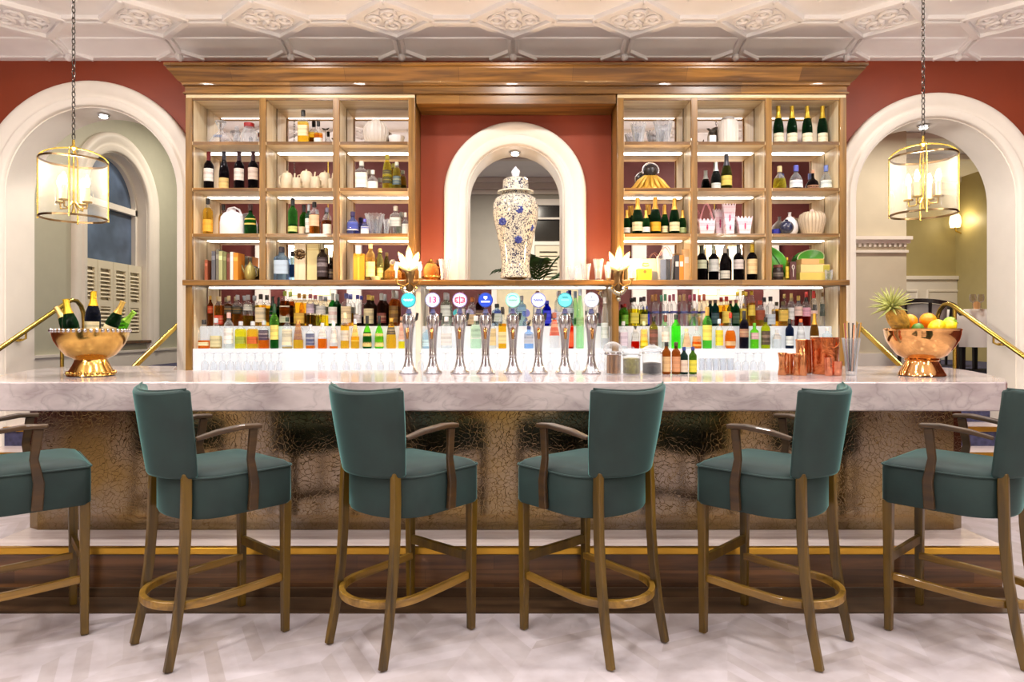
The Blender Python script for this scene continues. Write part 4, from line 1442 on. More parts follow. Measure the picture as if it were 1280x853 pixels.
# ---- front tier, right bay
row([
    (779, 402, 12, 'square', CL, None, (srgb(196, 186, 200), .1, .6, srgb(110, 90, 120)), SLV, 'clear bottle with lilac label'),
    (794, 408, 11, 'square', CL, (srgb(230, 60, 16), .32), (srgb(190, 190, 186), .34, .95, INK), BLK, 'clear bottle with orange-red base'),
    (805, 402, 11, 'spirit', CL, (YEL, .3), (srgb(236, 206, 60), .1, .7, srgb(206, 90, 50)), srgb(216, 216, 160), 'bottle with yellow and orange label'),
    (817, 396, 12, 'spirit', (.45, .42, .06), None, (srgb(96, 64, 50), .1, .6, srgb(200, 120, 110)), BLK, 'olive bottle with dark brown label'),
    (832, 394, 11, 'bordeaux', (.9, .88, .86), None, (srgb(226, 216, 206), .2, .5, srgb(190, 120, 60)), srgb(110, 60, 50), 'frosted white bottle with brown cap'),
    (845, 393, 13, 'spirit', (.22, .95, .12), None, None, srgb(36, 50, 44), 'vivid green bottle'),
    (858, 411, 13, 'square', CL, None, (srgb(214, 176, 130), .08, .8, srgb(180, 120, 70)), CRM, 'square bottle with tan label'),
    (871, 408, 13, 'squat', CL, (ORNG, .3), (srgb(220, 150, 60), .1, .55, srgb(150, 70, 40)), SLV, 'squat bottle with orange label'),
    (884, 384, 13, 'bordeaux', (.3, .82, .2), None, (srgb(230, 214, 100), .2, .56, srgb(150, 110, 50)), srgb(190, 150, 70), 'green bottle with large yellow label'),
    (899, 399, 11, 'spirit', CL, None, (srgb(232, 206, 50), .1, .62, srgb(90, 110, 70)), srgb(190, 210, 220), 'clear bottle with yellow label'),
    (913, 391, 16, 'round', CL, (ORNG, .5), (srgb(206, 176, 130), .08, .2, REDP), srgb(190, 50, 20), 'round-bellied orange bottle with long red neck'),
    (930, 389, 13, 'bordeaux', (.06, .05, .09), None, (srgb(150, 110, 90), .3, .52, CRM), BLK, 'near-black bottle with gilt crest'),
    (943, 404, 11, 'square', (.4, .88, .12), None, (srgb(190, 150, 150), .36, .62, WHT), srgb(90, 170, 40), 'lime green bottle with pink-grey label'),
    (957, 397, 13, 'spirit', (.66, .72, .06), None, (srgb(66, 54, 40), .12, .56, srgb(200, 170, 150)), BLK, 'yellow-green bottle with dark label'),
    (971, 412, 12, 'square', CL, None, (srgb(190, 180, 170), .5, .82, INK), SLV, 'clear square bottle with taupe label'),
    (987, 399, 12, 'spirit', (.04, .07, .16), None, (srgb(200, 206, 206), .1, .42, INK), srgb(50, 46, 30), 'navy bottle with pale label'),
    (1001, 399, 13, 'pear', (.94, .93, .93), None, (srgb(200, 206, 210), .26, .62, srgb(110, 120, 130)), srgb(220, 110, 60), 'white pear-shaped bottle with grey seal'),
    (1018, 392, 13, 'champagne', (.35, .2, .05), None, (srgb(200, 190, 170), .1, .36, INK), GLDP, 'gold-foiled bottle rising behind copper shakers', {'foil': True, 'metal': 1.0, 'name': 'champagne_bottle'}),
    (1034, 410, 13, 'square', (.9, .95, .97), None, (srgb(226, 232, 236), .1, .5, INK), WHT, 'clear bottle behind the copper bucket'),
], YF, Z1, 'front row under right shelves, {n} from left', 'bottles in the front row below the right shelving')
# ---- rear tier, right bay
V = [(819.5, srgb(206, 140, 70)), (831.5, srgb(120, 190, 150)), (842, srgb(206, 120, 140)), (855, srgb(216, 176, 120)), (868, srgb(206, 90, 120)), (880, srgb(226, 110, 90))]
vn = ['orange', 'mint green', 'dusty pink', 'peach', 'raspberry', 'coral']
row([
    (781, 380, 10, 'spirit', LGRN, None, (srgb(130, 190, 60), .1, .5, srgb(60, 110, 30)), srgb(190, 40, 40), 'light green bottle with red cap'),
    (793, 372, 12, 'square', CL, (YEL, .6), (srgb(230, 216, 90), .1, .46, srgb(120, 120, 30)), srgb(50, 46, 40), 'lemon yellow bottle with black cap'),
    (805, 371, 11, 'spirit', CL, (srgb(206, 206, 60), .56), (srgb(216, 206, 120), .06, .4, INK), srgb(60, 46, 60), 'olive yellow bottle with purple-black cap'),
    (808.5, 383, 7, 'square', BLU, None, (srgb(30, 40, 190), .1, .6, srgb(110, 120, 230)), srgb(60, 70, 200), 'deep blue bottle'),
] + [(x, 368, 10, 'bordeaux', (.96, .96, .97), None, (srgb(60, 80, 150), .40, .47, c), c, 'clear flavoured-spirit bottle with %s neck' % nm) for (x, c), nm in zip(V, vn)] + [
    (894, 375, 11, 'tall', (.03, .12, .12), None, (srgb(40, 70, 80), .1, .5, srgb(120, 150, 150)), srgb(110, 80, 70), 'dark teal bottle'),
    (908, 371, 12, 'spirit', CL, (GOLDL, .72), (srgb(236, 206, 90), .1, .5, srgb(200, 130, 40)), srgb(220, 70, 50), 'golden bottle with red cap'),
    (920, 375, 10, 'tall', (.03, .2, .09), None, (srgb(60, 90, 70), .1, .5, srgb(140, 160, 140)), srgb(150, 70, 70), 'dark green bottle with red-brown cap'),
    (929, 364, 10, 'slim', CL, (YEL, .5), (srgb(226, 196, 70), .2, .5, srgb(180, 130, 40)), srgb(240, 206, 60), 'tall tapering yellow bottle'),
    (939.5, 364, 11, 'slim', CL, (GOLDL, .66), (srgb(226, 200, 80), .3, .6, srgb(180, 130, 40)), srgb(232, 190, 50), 'tall tapering golden bottle'),
    (950, 376, 14, 'spirit', CL, (GOLDL, .3), (srgb(150, 70, 40), .24, .62, srgb(100, 40, 30)), srgb(206, 80, 60), 'clear bottle with brown label and red cap'),
    (963, 371, 14, 'spirit', CL, None, (srgb(196, 206, 216), .06, .4, srgb(90, 120, 150)), BLK, 'clear bottle with grey label, black cap'),
    (979, 377, 13, 'square', CL, (GOLDL, .7), (srgb(216, 180, 80), .2, .64, srgb(130, 100, 40)), srgb(110, 100, 70), 'golden square bottle'),
    (989, 367, 9, 'tall', CL, None, (srgb(216, 216, 216), .2, .56, srgb(90, 110, 100)), srgb(240, 210, 130), 'clear bottle with long gold neck'),
    (998, 370, 12, 'spirit', CL, (RDL, .36), (srgb(226, 196, 186), .34, .64, srgb(90, 60, 60)), srgb(216, 180, 90), 'red liqueur bottle with blush label'),
    (1008, 372, 12, 'spirit', CL, (RDL, .36), (srgb(216, 160, 180), .34, .64, srgb(110, 60, 90)), BLK, 'red liqueur bottle with pink label'),
    (1017, 364, 11, 'bordeaux', (.95, .93, .92), None, (srgb(220, 190, 180), .34, .44, srgb(120, 60, 60)), srgb(216, 60, 50), 'frosted white bottle with red capsule'),
    (1028, 366, 8, 'slim', CL, None, (srgb(60, 70, 60), .3, .66, srgb(20, 20, 20)), srgb(130, 100, 50), 'slender clear bottle with dark strip'),
], YR, Z2, 'rear row under right shelves, {n} from left', 'bottles in the rear row below the right shelving')


# ------------------------------------------------------------------ glasses on the back bar
def wine_glass(x, label, upside=True):
    global _WG
    if '_WG' not in globals():
        t = thing('wine_glass', label, 'glass')
        MB().lathe([(.023, .0), (.027, .03), (.028, .06), (.023, .088), (.010, .10), (.004, .104)], 18).build('bowl', M_CUT, t)
        MB().lathe([(.004, .104), (.0035, .152), (.012, .156), (.028, .16), (.028, .163), (.0001, .163)], 18).build('stem_and_foot', M_CUT, t)
        _WG = t
    else:
        t = copy_tree(_WG)
    t.location = ((x - 640) * 5.14 / FPX, 5.14, ZBK + .0008)
    t['label'] = label
    return t


gx = [256, 267, 278, 288, 298, 309, 319, 329, 339, 349]
for i, x in enumerate(gx):
    wine_glass(x, 'upturned wine glass on the back bar below the left shelves, %s from the left' % ORD[i])['group'] = 'upturned wine glasses below the left shelves'
for i, x in enumerate([402, 418, 433, 447, 461, 476, 490]):
    wine_glass(x, 'upturned wine glass beside the first tap, %s from the left of its row' % ORD[i])['group'] = 'upturned wine glasses beside the first tap'
for i, x in enumerate([526, 557, 590, 622, 655, 688, 721, 752]):
    wine_glass(x, 'upturned wine glass glimpsed between the beer taps, %s from the left' % ORD[i])['group'] = 'upturned wine glasses behind the taps'
tb = None
for i, x in enumerate([877, 886, 895, 904, 913]):
    if tb is None:
        tb = MB().lathe([(.0001, .004), (.022, .004), (.024, 0), (.0275, .12), (.026, .12), (.0225, .008), (.0001, .008)], 18).build('tumbler', M_CUT)
        o = tb
    else:
        o = copy_tree(tb)
    tag(o, 'clear straight tumbler on the back bar beside the small bottles, %s from the left' % ORD[i], 'glass', 'tumblers below the right shelves')
    o.location = ((x - 640) * 5.1 / FPX, 5.1, ZBK + .0008)
for i, x in enumerate([922, 932, 942, 952]):
    wine_glass(x, 'upturned wine glass between the tumblers and the copper cups, %s from the left' % ORD[i])['group'] = 'upturned wine glasses beside the copper cups'

# ------------------------------------------------------------------ things on the shelves
YS = 5.43
S1, S2, S3, S4 = SHELF_Z[0], SHELF_Z[1], SHELF_Z[2], ZLEDGE
MPP = YS / FPX


def at(x, z, Y=YS):
    return ((x - 640) * Y / FPX, Y, z + .0008)


def hgt(ytop, z, Y=YS):
    return EYE + (HOR - ytop) * Y / FPX - z


M_CERAM = paint(srgb(206, 198, 190), .35, noise=.05)
M_WCERAM = paint(srgb(232, 230, 236), .25, noise=.03)
M_BEIGE = paint(srgb(206, 190, 162), .4, noise=.08, scale=14)


def lathe_thing(name, label, cat, x, z, w, ytop, prof, mat, Y=YS, group=None, seg=24, sy=1.0, part='body', split_top=None):
    """prof in fractions of half-width and height"""
    Rr, H = w / 2 * Y / FPX, hgt(ytop, z, Y)
    t = thing(name, label, cat, at(x, z, Y), group=group)
    MB().lathe([(max(.0002, r * Rr), q * H) for r, q in prof], seg, sy=sy).build(part, mat, t)
    return t, Rr, H


# column A
t, R_, H_ = lathe_thing('decanter', 'wide-bottomed white decanter with flared stopper on the top shelf', 'decanter', 276, S1, 30, 152, [(.0, .02), (.8, 0), (1, .05), (.96, .16), (.7, .36), (.36, .52), (.2, .6), (.18, .70)], glass((.93, .93, .96), .7), sy=.7)
MB().lathe([(.0002, .70 * H_), (.22 * R_, .71 * H_), (.24 * R_, .76 * H_), (.46 * R_, .97 * H_), (.42 * R_, H_), (.0002, H_)], 20).build('stopper', M_CUT, t)
lb = MB()
for k in range(5):
    lb.box(-.032 + k * .014, -.023 + k * .014, -R_ * .62, -R_ * .615 + .002, .055, .075)
lb.build('painted_mark', paint(srgb(96, 110, 140), .5), t)
t, R_, H_ = lathe_thing('carafe', 'small clear cut-glass carafe beside the white decanter', 'carafe', 296, S1, 9, 160, [(0, .02), (.8, 0), (1, .1), (1, .45), (.6, .62), (.45, .72), (.6, .98)], M_CUT)
MB().ball((0, 0, H_ * 1.0), R_ * .5, 10, 8).build('stopper', M_CUT, t)
t, R_, H_ = lathe_thing('glass_jug', 'clear round glass jug with a dark red lid on the top shelf', 'jug', 311.5, S1, 18, 156, [(0, .02), (.7, 0), (1, .12), (1.02, .5), (.8, .74), (.62, .84), (.62, .9)], M_CUT)
MB().lathe([(.0002, .88 * H_), (.68 * R_, .88 * H_), (.7 * R_, 1.05 * H_), (.0002, 1.06 * H_)], 18).build('lid', paint(srgb(150, 26, 30), .4), t)
MB().tube([(R_ * .95, 0, H_ * .25), (R_ * 1.5, 0, H_ * .35), (R_ * 1.5, 0, H_ * .6), (R_ * .85, 0, H_ * .72)], .005, 8).build('handle', M_CUT, t)
wl = (srgb(226, 216, 206), .22, .52, srgb(120, 60, 60))
for x, k, cap, lab, d in ((261, 'bordeaux', srgb(120, 30, 36), (srgb(226, 220, 214), .24, .56, srgb(150, 50, 50)), 'wine bottle with white label and red capsule'),
                          (280, 'burgundy', srgb(40, 44, 60), (srgb(206, 176, 110), .06, .32, srgb(90, 70, 40)), 'slope-shouldered wine bottle with gold label'),
                          (299, 'bordeaux', srgb(60, 30, 40), (srgb(216, 206, 196), .26, .56, INK), 'pale-labelled wine bottle, second from the stile'),
                          (316.5, 'bordeaux', srgb(64, 34, 44), (srgb(206, 186, 172), .28, .58, srgb(110, 70, 60)), 'beige-labelled wine bottle against the stile')):
    bottle(x, 190, 13, YS, S2, k, (.03, .02, .03), None, lab, cap, d, 'on the wine shelf near the lantern', 'four wine bottles on the second shelf', name='wine_bottle', foil=True)
bottle(260, 248, 13, YS, S3, 'spirit', CL, (GOLDL, .74), (srgb(236, 170, 50), .1, .42, srgb(190, 110, 30)), BLK, 'bright yellow whisky bottle', 'on the third shelf beside the white flagon', name='whisky_bottle')
t, R_, H_ = lathe_thing('flagon', 'large white ribbed ceramic flagon with a strap handle', 'flagon', 290, S3, 30, 262, [(0, .02), (.85, 0), (1, .06), (1, .5), (.92, .72), (.66, .86), (.34, .92), (.3, 1.0), (.0002, 1.0)], M_WCERAM, sy=.6)
MB().tube([(-R_ * .45, 0, H_ * .86), (-R_ * .3, 0, H_ * 1.03), (R_ * .2, 0, H_ * 1.07), (R_ * .62, 0, H_ * .98), (R_ * .85, 0, H_ * .74)], .008, 8).build('handle', M_WCERAM, t)
for k in range(7):
    pass
bottle(313, 256, 15, YS, S3, 'squat', CL, (GRN, .8), (srgb(226, 196, 90), .34, .54, INK), srgb(70, 40, 40), 'squat green bottle with yellow label', 'on the third shelf against the white flagon', name='liqueur_bottle')
# books
bk = [(262, 4, 25, srgb(150, 74, 40), 'thin rust-brown book standing apart'), (271, 5, 36, srgb(92, 90, 96), 'slate grey book'), (276, 4, 38, srgb(110, 104, 90), 'charcoal book with a pale spine edge'),
      (280, 5, 36, srgb(176, 176, 120), 'sage green book'), (285, 4, 35, srgb(120, 120, 70), 'olive book'), (289.5, 4, 33, srgb(110, 50, 30), 'dark red-brown book'),
      (293.5, 4, 35, srgb(232, 226, 214), 'slim white book'), (298.5, 6, 34, srgb(226, 140, 30), 'bright orange book')]
for (x, w, hp, c, lab) in bk:
    W_, Hb = w * MPP * .92, hp * MPP
    t = thing('book', lab + ' on the lowest shelf beside the gold teapot', 'book', at(x, S4, 5.42), group='books on the lowest shelf')
    MB().box(-W_ / 2 + .002, W_ / 2 - .002, -.055, .07, .003, Hb - .003).build('pages', paint(srgb(232, 222, 200), .8), t, smooth=False)
    m = MB()
    m.box(-W_ / 2, -W_ / 2 + .002, -.06, .073, 0, Hb)
    m.box(W_ / 2 - .002, W_ / 2, -.06, .073, 0, Hb)
    m.box(-W_ / 2, W_ / 2, -.062, -.058, 0, Hb)
    m.build('cover', paint(c, .55), t, smooth=False)
    MB().box(-W_ / 2 + .001, W_ / 2 - .001, -.0635, -.062, Hb * .7, Hb * .84).build('spine_band', paint(tuple(min(1, v * 1.6 + .05) for v in c), .5), t, smooth=False)
t, R_, H_ = lathe_thing('teapot', 'squat olive-gold teapot in front of the leaning plate', 'teapot', 312.5, S4, 14, 326, [(0, .02), (.55, 0), (.95, .16), (1, .4), (.8, .66), (.5, .78), (.3, .84), (.16, .92), (.0002, 1)], paint(srgb(176, 164, 96), .3, .4))
MB().tube([(-R_ * .8, 0, H_ * .35), (-R_ * 1.3, 0, H_ * .6), (-R_ * 1.45, 0, H_ * .8)], [.012, .008, .006], 8).build('spout', paint(srgb(140, 130, 80), .3, .4), t)
MB().tube([(R_ * .85, 0, H_ * .6), (R_ * 1.35, 0, H_ * .6), (R_ * 1.3, 0, H_ * .25), (R_ * .8, 0, H_ * .2)], .006, 8).build('handle', paint(srgb(140, 130, 80), .3, .4), t)
t = thing('plate', 'pale patterned plate leaning upright behind the gold teapot', 'plate', at(311, S4, 5.535))
MB().lathe([(.0002, 0), (.05, .001), (.07, .012), (.072, .014), (.055, .008), (.0002, .007)], 28).build('dish', paint(srgb(206, 204, 196), .25, noise=.25, scale=30), t)
t.rotation_euler = (math.radians(78), 0, 0)
t.location.z += .073
# column B
bottle(379, 138, 13, YS, S1, 'square', CL, (GOLDL, .66), (srgb(236, 206, 160), .26, .56, srgb(60, 50, 40)), BLK, 'tall amber bottle with peach label', 'alone on the top shelf', name='whisky_bottle')
bottle(398, 152, 11, YS, S1, 'squat', CL, (AMB, .5), (WHT, .03, .30, srgb(190, 190, 180)), BLK, 'small amber bottle with white label', 'beside a tall amber one on the top shelf', name='whisky_bottle')
t = thing('bar_fork', 'thin dark long-handled ornament with two leaf ends on the top shelf', 'ornament', at(407, S1))
MB().lathe([(.0002, 0), (.018, 0), (.018, .004), (.003, .006), (.003, .14)], 12).tube([(-.03, 0, .148), (-.012, 0, .138), (0, 0, .14), (.012, 0, .138), (.03, 0, .15)], [.003, .009, .004, .009, .003], 8).build('stem', M_DARKMETAL, t)


def teapot(x, w, ytop, lab, sgn=1, nm='teapot'):
    t, R_, H_ = lathe_thing(nm, lab, 'teapot', x, S2, w, ytop, [(0, .02), (.8, 0), (.86, .04), (1, .14), (.98, .5), (.8, .78), (.6, .86), (.0002, .87)], M_BEIGE)
    MB().lathe([(.0002, .94 * H_), (.12 * R_, .96 * H_), (.14 * R_, .93 * H_), (.1 * R_, .9 * H_), (.58 * R_, .86 * H_)][::-1] + [(.0002, H_)], 18).build('lid', M_BEIGE, t)
    MB().tube([(sgn * R_ * .9, 0, H_ * .3), (sgn * R_ * 1.15, 0, H_ * .5), (sgn * R_ * 1.3, 0, H_ * .85)], [.012, .009, .007], 8).build('spout', M_BEIGE, t)
    MB().tube([(-sgn * R_ * .9, 0, H_ * .72), (-sgn * R_ * 1.25, 0, H_ * .7), (-sgn * R_ * 1.28, 0, H_ * .35), (-sgn * R_ * .92, 0, H_ * .2)], .006, 8).build('handle', M_BEIGE, t)


def mug(x, w, ytop, lab):
    t, R_, H_ = lathe_thing('cup', lab, 'cup', x, S2, w, ytop, [(0, .02), (.9, 0), (1, .06), (.95, 1), (.86, 1), (.88, .1), (.0002, .08)], M_BEIGE, Y=5.345, group='beige cups among the teapots')
    MB().tube([(R_ * .9, 0, H_ * .8), (R_ * 1.4, 0, H_ * .75), (R_ * 1.4, 0, H_ * .35), (R_ * .9, 0, H_ * .25)], .004, 6).build('handle', M_BEIGE, t)


teapot(359, 15, 213, 'plain beige teapot, first of the three on the second shelf')
teapot(383, 17, 211, 'tallest beige teapot with a knobbed lid, middle of the three')
teapot(406, 16, 213, 'beige teapot with a dark motif, last of the three', 1)
mug(371, 11, 223, 'beige cup between the first and the middle teapot')
mug(394, 12, 222, 'beige cup between the middle and the last teapot')
mug(414, 7, 224, 'beige cup against the stile after the last teapot')
bottle(366, 248, 12, YS, S3, 'bordeaux', (.15, .6, .12), (GRN, .3), (srgb(200, 206, 120), .1, .24, INK), srgb(40, 46, 50), 'green bottle with a pale band', 'on the third shelf under the teapots', name='wine_bottle')
bottle(386, 256, 9, 5.46, S3, 'bordeaux', (.3, .6, .5), None, (WHT, .1, .55, INK), srgb(210, 220, 230), 'slim pale green bottle with white label', 'behind the amber bottle under the teapots', name='spirit_bottle')
bottle(393, 253, 13, 5.40, S3, 'spirit', CL, (AMB, .62), (srgb(230, 190, 150), .26, .60, srgb(200, 150, 110)), BLK, 'amber bottle with wide peach label', 'on the third shelf under the teapots', name='whisky_bottle')
bottle(409, 260, 11, YS, S3, 'spirit', CL, (srgb(170, 110, 70), .55), (WHT, .03, .40, srgb(210, 210, 210)), srgb(150, 150, 180), 'pale bottle with square white label', 'against the stile under the teapots', name='spirit_bottle')
lathe_thing('cup', 'tiny cream cup on the third shelf between the green and the amber bottle', 'cup', 377, S3, 8, 284, [(0, .02), (.8, 0), (1, .9), (1.05, 1), (.9, 1), (.0002, .2)], M_BEIGE)
bottle(352, 309, 18, YS, S4, 'square', LBLU, None, (srgb(186, 206, 226), .2, .6, srgb(150, 170, 190)), srgb(60, 56, 70), 'broad pale blue gin bottle', 'on the lowest shelf', name='gin_bottle')
# carved panel box, and a yellow block coloured as the mirrored doorway light
t = thing('presentation_box', 'tall honey-wood box with a carved lion mask on the lowest shelf', 'box', at(377, S4, 5.47))
MB().box(-.047, .047, -.045, .045, 0, .315).build('case', M_OAK_Z, t, smooth=False, bevel=.004)
m = MB()
m.ball((0, -.048, .222), .03, 14, 9, sy=.5)
for k in range(10):
    a = 2 * PI * k / 10
    m.ball((.034 * math.cos(a), -.046, .222 + .032 * math.sin(a)), .014, 8, 6, sy=.6)
m.ball((0, -.066, .214), .009, 8, 6)
m.build('mask', M_BRONZE, t)
t = thing('mirror_light_block', 'tall pale yellow block coloured as mirrored doorway light beside the round-label bottle', 'carton', at(393, S4, 5.47))
MB().box(-.05, .05, -.04, .04, 0, .31).build('carton', paint(srgb(244, 226, 160), .5), t, smooth=False, bevel=.003)  # its pale yellow stands in for the lit doorway reflected in the mirror
MB().box(-.05, .05, -.0405, .0405, .255, .262).build('seam', paint(srgb(216, 190, 110), .5), t, smooth=False)
bottle(403, 305, 14, 5.39, S4, 'spirit', (.16, .1, .06), None, (srgb(60, 44, 44), .1, .62, srgb(222, 206, 206)), srgb(150, 140, 110), 'dark bottle with round pink-white label', 'on the lowest shelf before the yellow block', name='rum_bottle')
bottle(413, 322, 7, YS, S4, 'spirit', (.1, .06, .05), None, (srgb(70, 50, 46), .1, .5, CRM), BLK, 'small dark brown bottle', 'on the lowest shelf against the stile', name='rum_bottle')
# column C
t, R_, H_ = lathe_thing('jar', 'round grey ribbed ginger jar on the top shelf', 'jar', 470, S1, 30, 149, [(0, .02), (.6, 0), (.78, .06), (1, .38), (.98, .62), (.72, .84), (.36, .9), (.32, .93)], M_CERAM, seg=36)
MB().lathe([(.36 * R_, .91 * H_), (.3 * R_, .96 * H_), (.08 * R_, .98 * H_), (.0002, H_)], 18).build('lid', M_CERAM, t)
rb = MB()
for k in range(20):
    a = 2 * PI * k / 20
    rb.tube([(r * R_ * math.cos(a), r * R_ * math.sin(a), q * H_) for r, q in ((.79, .07), (.93, .24), (1.005, .40), (.985, .62), (.73, .84))], .0045, 5)
rb.build('ribs', M_CERAM, t)
t = thing('bowl', 'small tilted white bowl beside the grey ribbed jar', 'bowl', at(495.5, S1))
MB().lathe([(.0002, .004), (.03, 0), (.06, .035), (.07, .075), (.066, .075), (.055, .04), (.0002, .012)], 24).build('body', M_WCERAM, t)
bottle(452, 202, 15, YS, S2, 'square', (.9, .92, .88), None, (srgb(236, 230, 214), .1, .6, srgb(190, 180, 160)), srgb(220, 216, 206), 'square white bottle with tall neck', 'on the second shelf beside a smaller white one', name='spirit_bottle')
bottle(466, 213, 13, YS, S2, 'squat', (.95, .95, .95), None, (WHT, .06, .44, srgb(216, 210, 206)), srgb(226, 222, 216), 'small white bottle', 'on the second shelf beside the yellow bottle', name='spirit_bottle')
bottle(484, 194, 12, YS, S2, 'slim', CL, (YEL, .85), (srgb(56, 50, 20), .2, .56, srgb(226, 206, 60)), srgb(206, 200, 90), 'tall yellow bottle with black figure label', 'on the second shelf', name='liqueur_bottle')
bottle(496, 203, 11, YS, S2, 'slim', CL, (srgb(216, 206, 90), .8), (srgb(70, 90, 100), .2, .5, srgb(216, 216, 160)), srgb(200, 206, 190), 'shorter yellow bottle with blue-green label', 'on the second shelf against the stile', name='liqueur_bottle')
bottle(441, 265, 15, YS, S3, 'squat', (.35, .42, .85), None, (srgb(226, 216, 210), .2, .56, srgb(190, 150, 140)), srgb(60, 50, 100), 'violet-blue gin bottle with cream label', 'on the third shelf', name='gin_bottle')
bottle(456, 274, 10, 5.365, S3, 'squat', (.4, .46, .85), None, (WHT, .04, .5, srgb(210, 210, 220)), srgb(90, 90, 180), 'small violet-blue bottle with white label', 'on the third shelf before the cut-glass vase', name='gin_bottle')


def cut_vase(name, lab, cat, x, z, w, ytop, Y=YS, flare=1.0, sy=1.0):
    Rr, H = w / 2 * Y / FPX, hgt(ytop, z, Y)
    t = thing(name, lab, cat, at(x, z, Y))
    mb = MB()
    n = 28
    prof = [(.0, .03), (.55, .0), (.6, .06), (.72 * flare, .5), (1.0 * flare, .97), (.93 * flare, .98), (.66 * flare, .5), (.5, .1), (0, .09)]
    for r, q in prof:
        for k in range(n):
            a = 2 * PI * k / n
            rr = r * Rr * (1.0 + (.05 if k % 2 else -.02) * (1 if r > .5 else 0))
            mb.v.append((max(.0002, rr) * math.cos(a), max(.0002, rr) * math.sin(a) * sy, q * H + (.012 if (k % 2 and q > .9) else 0)))
    for j in range(len(prof) - 1):
        for k in range(n):
            mb.f.append((j * n + k, j * n + (k + 1) % n, (j + 1) * n + (k + 1) % n, (j + 1) * n + k))
            mb.m.append(0)
    mb.build('cut_glass', M_CUT, t, smooth=False)
    return t


cut_vase('vase', 'flared cut-glass vase on the third shelf behind the small blue bottle', 'vase', 468.5, S3, 24, 269)
cut_vase('glass', 'small cut-glass tumbler between the flared vase and the clear square bottle', 'glass', 483, S3, 8, 275, Y=5.36)
bottle(494.5, 258, 14, YS, S3, 'square', (.92, .95, .93), None, (srgb(206, 206, 196), .3, .6, srgb(120, 130, 120)), srgb(206, 206, 200), 'clear square bottle with grey label', 'on the third shelf', name='gin_bottle')
bottle(507, 266, 9, YS, S3, 'squat', (.9, .94, .97), None, (WHT, .06, .5, srgb(216, 220, 226)), WHT, 'pale bottle with white label', 'on the third shelf, hard against the last stile', name='spirit_bottle')
t = thing('gift_box', 'shiny gold gift box on the lowest shelf', 'box', at(450, S4))
MB().box(-.045, .05, -.05, .05, 0, .22).build('box', paint(srgb(214, 156, 36), .25, .6), t, smooth=False, bevel=.003)
m = MB().tube([(0, -.052, .0), (0, -.052, .22)], 1, flat=(.018, .003))
m.tube([(0, -.055, .2), (-.03, -.065, .225), (-.035, -.06, .2), (0, -.055, .2), (.03, -.065, .225), (.035, -.06, .2), (0, -.055, .2)], .005, 6)
m.build('ribbon', paint(srgb(240, 196, 70), .2, .5), t)
bottle(463, 305, 12, 5.39, S4, 'tall', (.95, .75, .3), None, (srgb(250, 222, 130), .1, .5, srgb(200, 140, 40)), srgb(226, 206, 150), 'glowing gold bottle with a pale stopper', 'before the gold gift box', name='cognac_bottle')
bottle(475, 311, 9, YS, S4, 'slim', (.55, .6, .25), None, (srgb(150, 140, 70), .1, .4, CRM), srgb(200, 176, 110), 'slender olive bottle', 'between the gold gift box and the amber decanter', name='liqueur_bottle')
t, R_, H_ = lathe_thing('decanter', 'low amber decanter beside the glowing sconce on the lowest shelf', 'decanter', 491, S4, 22, 326, [(0, .02), (.8, 0), (1, .12), (.95, .45), (.5, .62), (.3, .7), (.3, .8)], glass((.95, .6, .15)))
MB().ball((0, 0, H_ * .9), R_ * .36, 12, 8).build('stopper', M_CUT, t)
t = thing('bowl', 'small cream dish before the gold bottle on the lowest shelf', 'bowl', at(470, S4, 5.34))
MB().lathe([(.0002, .003), (.03, 0), (.05, .03), (.047, .03), (.0002, .01)], 20).build('body', paint(srgb(246, 226, 170), .3), t)

# column D
cut_vase('jug', 'clear cut-glass jug on the top shelf', 'jug', 798, S1, 19, 156)
t = cut_vase('punch_bowl', 'round cut-glass bowl on the top shelf', 'bowl', 829, S1, 28, 153, flare=.85)
t = thing('helmet_ornament', 'black globe with a silver hoop resting on gold drapery', 'ornament', at(813, S2))
m = MB()
n = 26
for k in range(2):
    m.lathe([(.0002, .0), (.15 - k * .03, .0), (.14 - k * .03, .02), (.115 - k * .01, .04 + k * .01), (.085, .095), (.05, .12), (.0002, .125)], 28, (0, 0, 0), 1, .55)
for k in range(9):
    a = -PI * .95 + PI * .9 * k / 8
    m.tube([(.05 * math.cos(a), .03 * math.sin(a), .12), (.10 * math.cos(a), .055 * math.sin(a), .08), (.14 * math.cos(a), .08 * math.sin(a), .03), (.17 * math.cos(a), .09 * math.sin(a), .008)], [.012, .016, .015, .008], 8)
m.build('drapery', paint(srgb(196, 150, 50), .4, .25, noise=.3), t)
MB().ball((0, 0, .165), .055, 20, 14).build('globe', paint(srgb(34, 28, 30), .3), t)
MB().tube([(.066 * math.cos(a), -.01, .165 + .064 * math.sin(a)) for a in [-.35 + (PI + .7) * q / 18 for q in range(19)]], .009, 8).build('hoop', M_CHROME, t)
chg = 'champagne bottles below the gold drapery'
GF, OF = srgb(226, 178, 80), srgb(236, 150, 40)
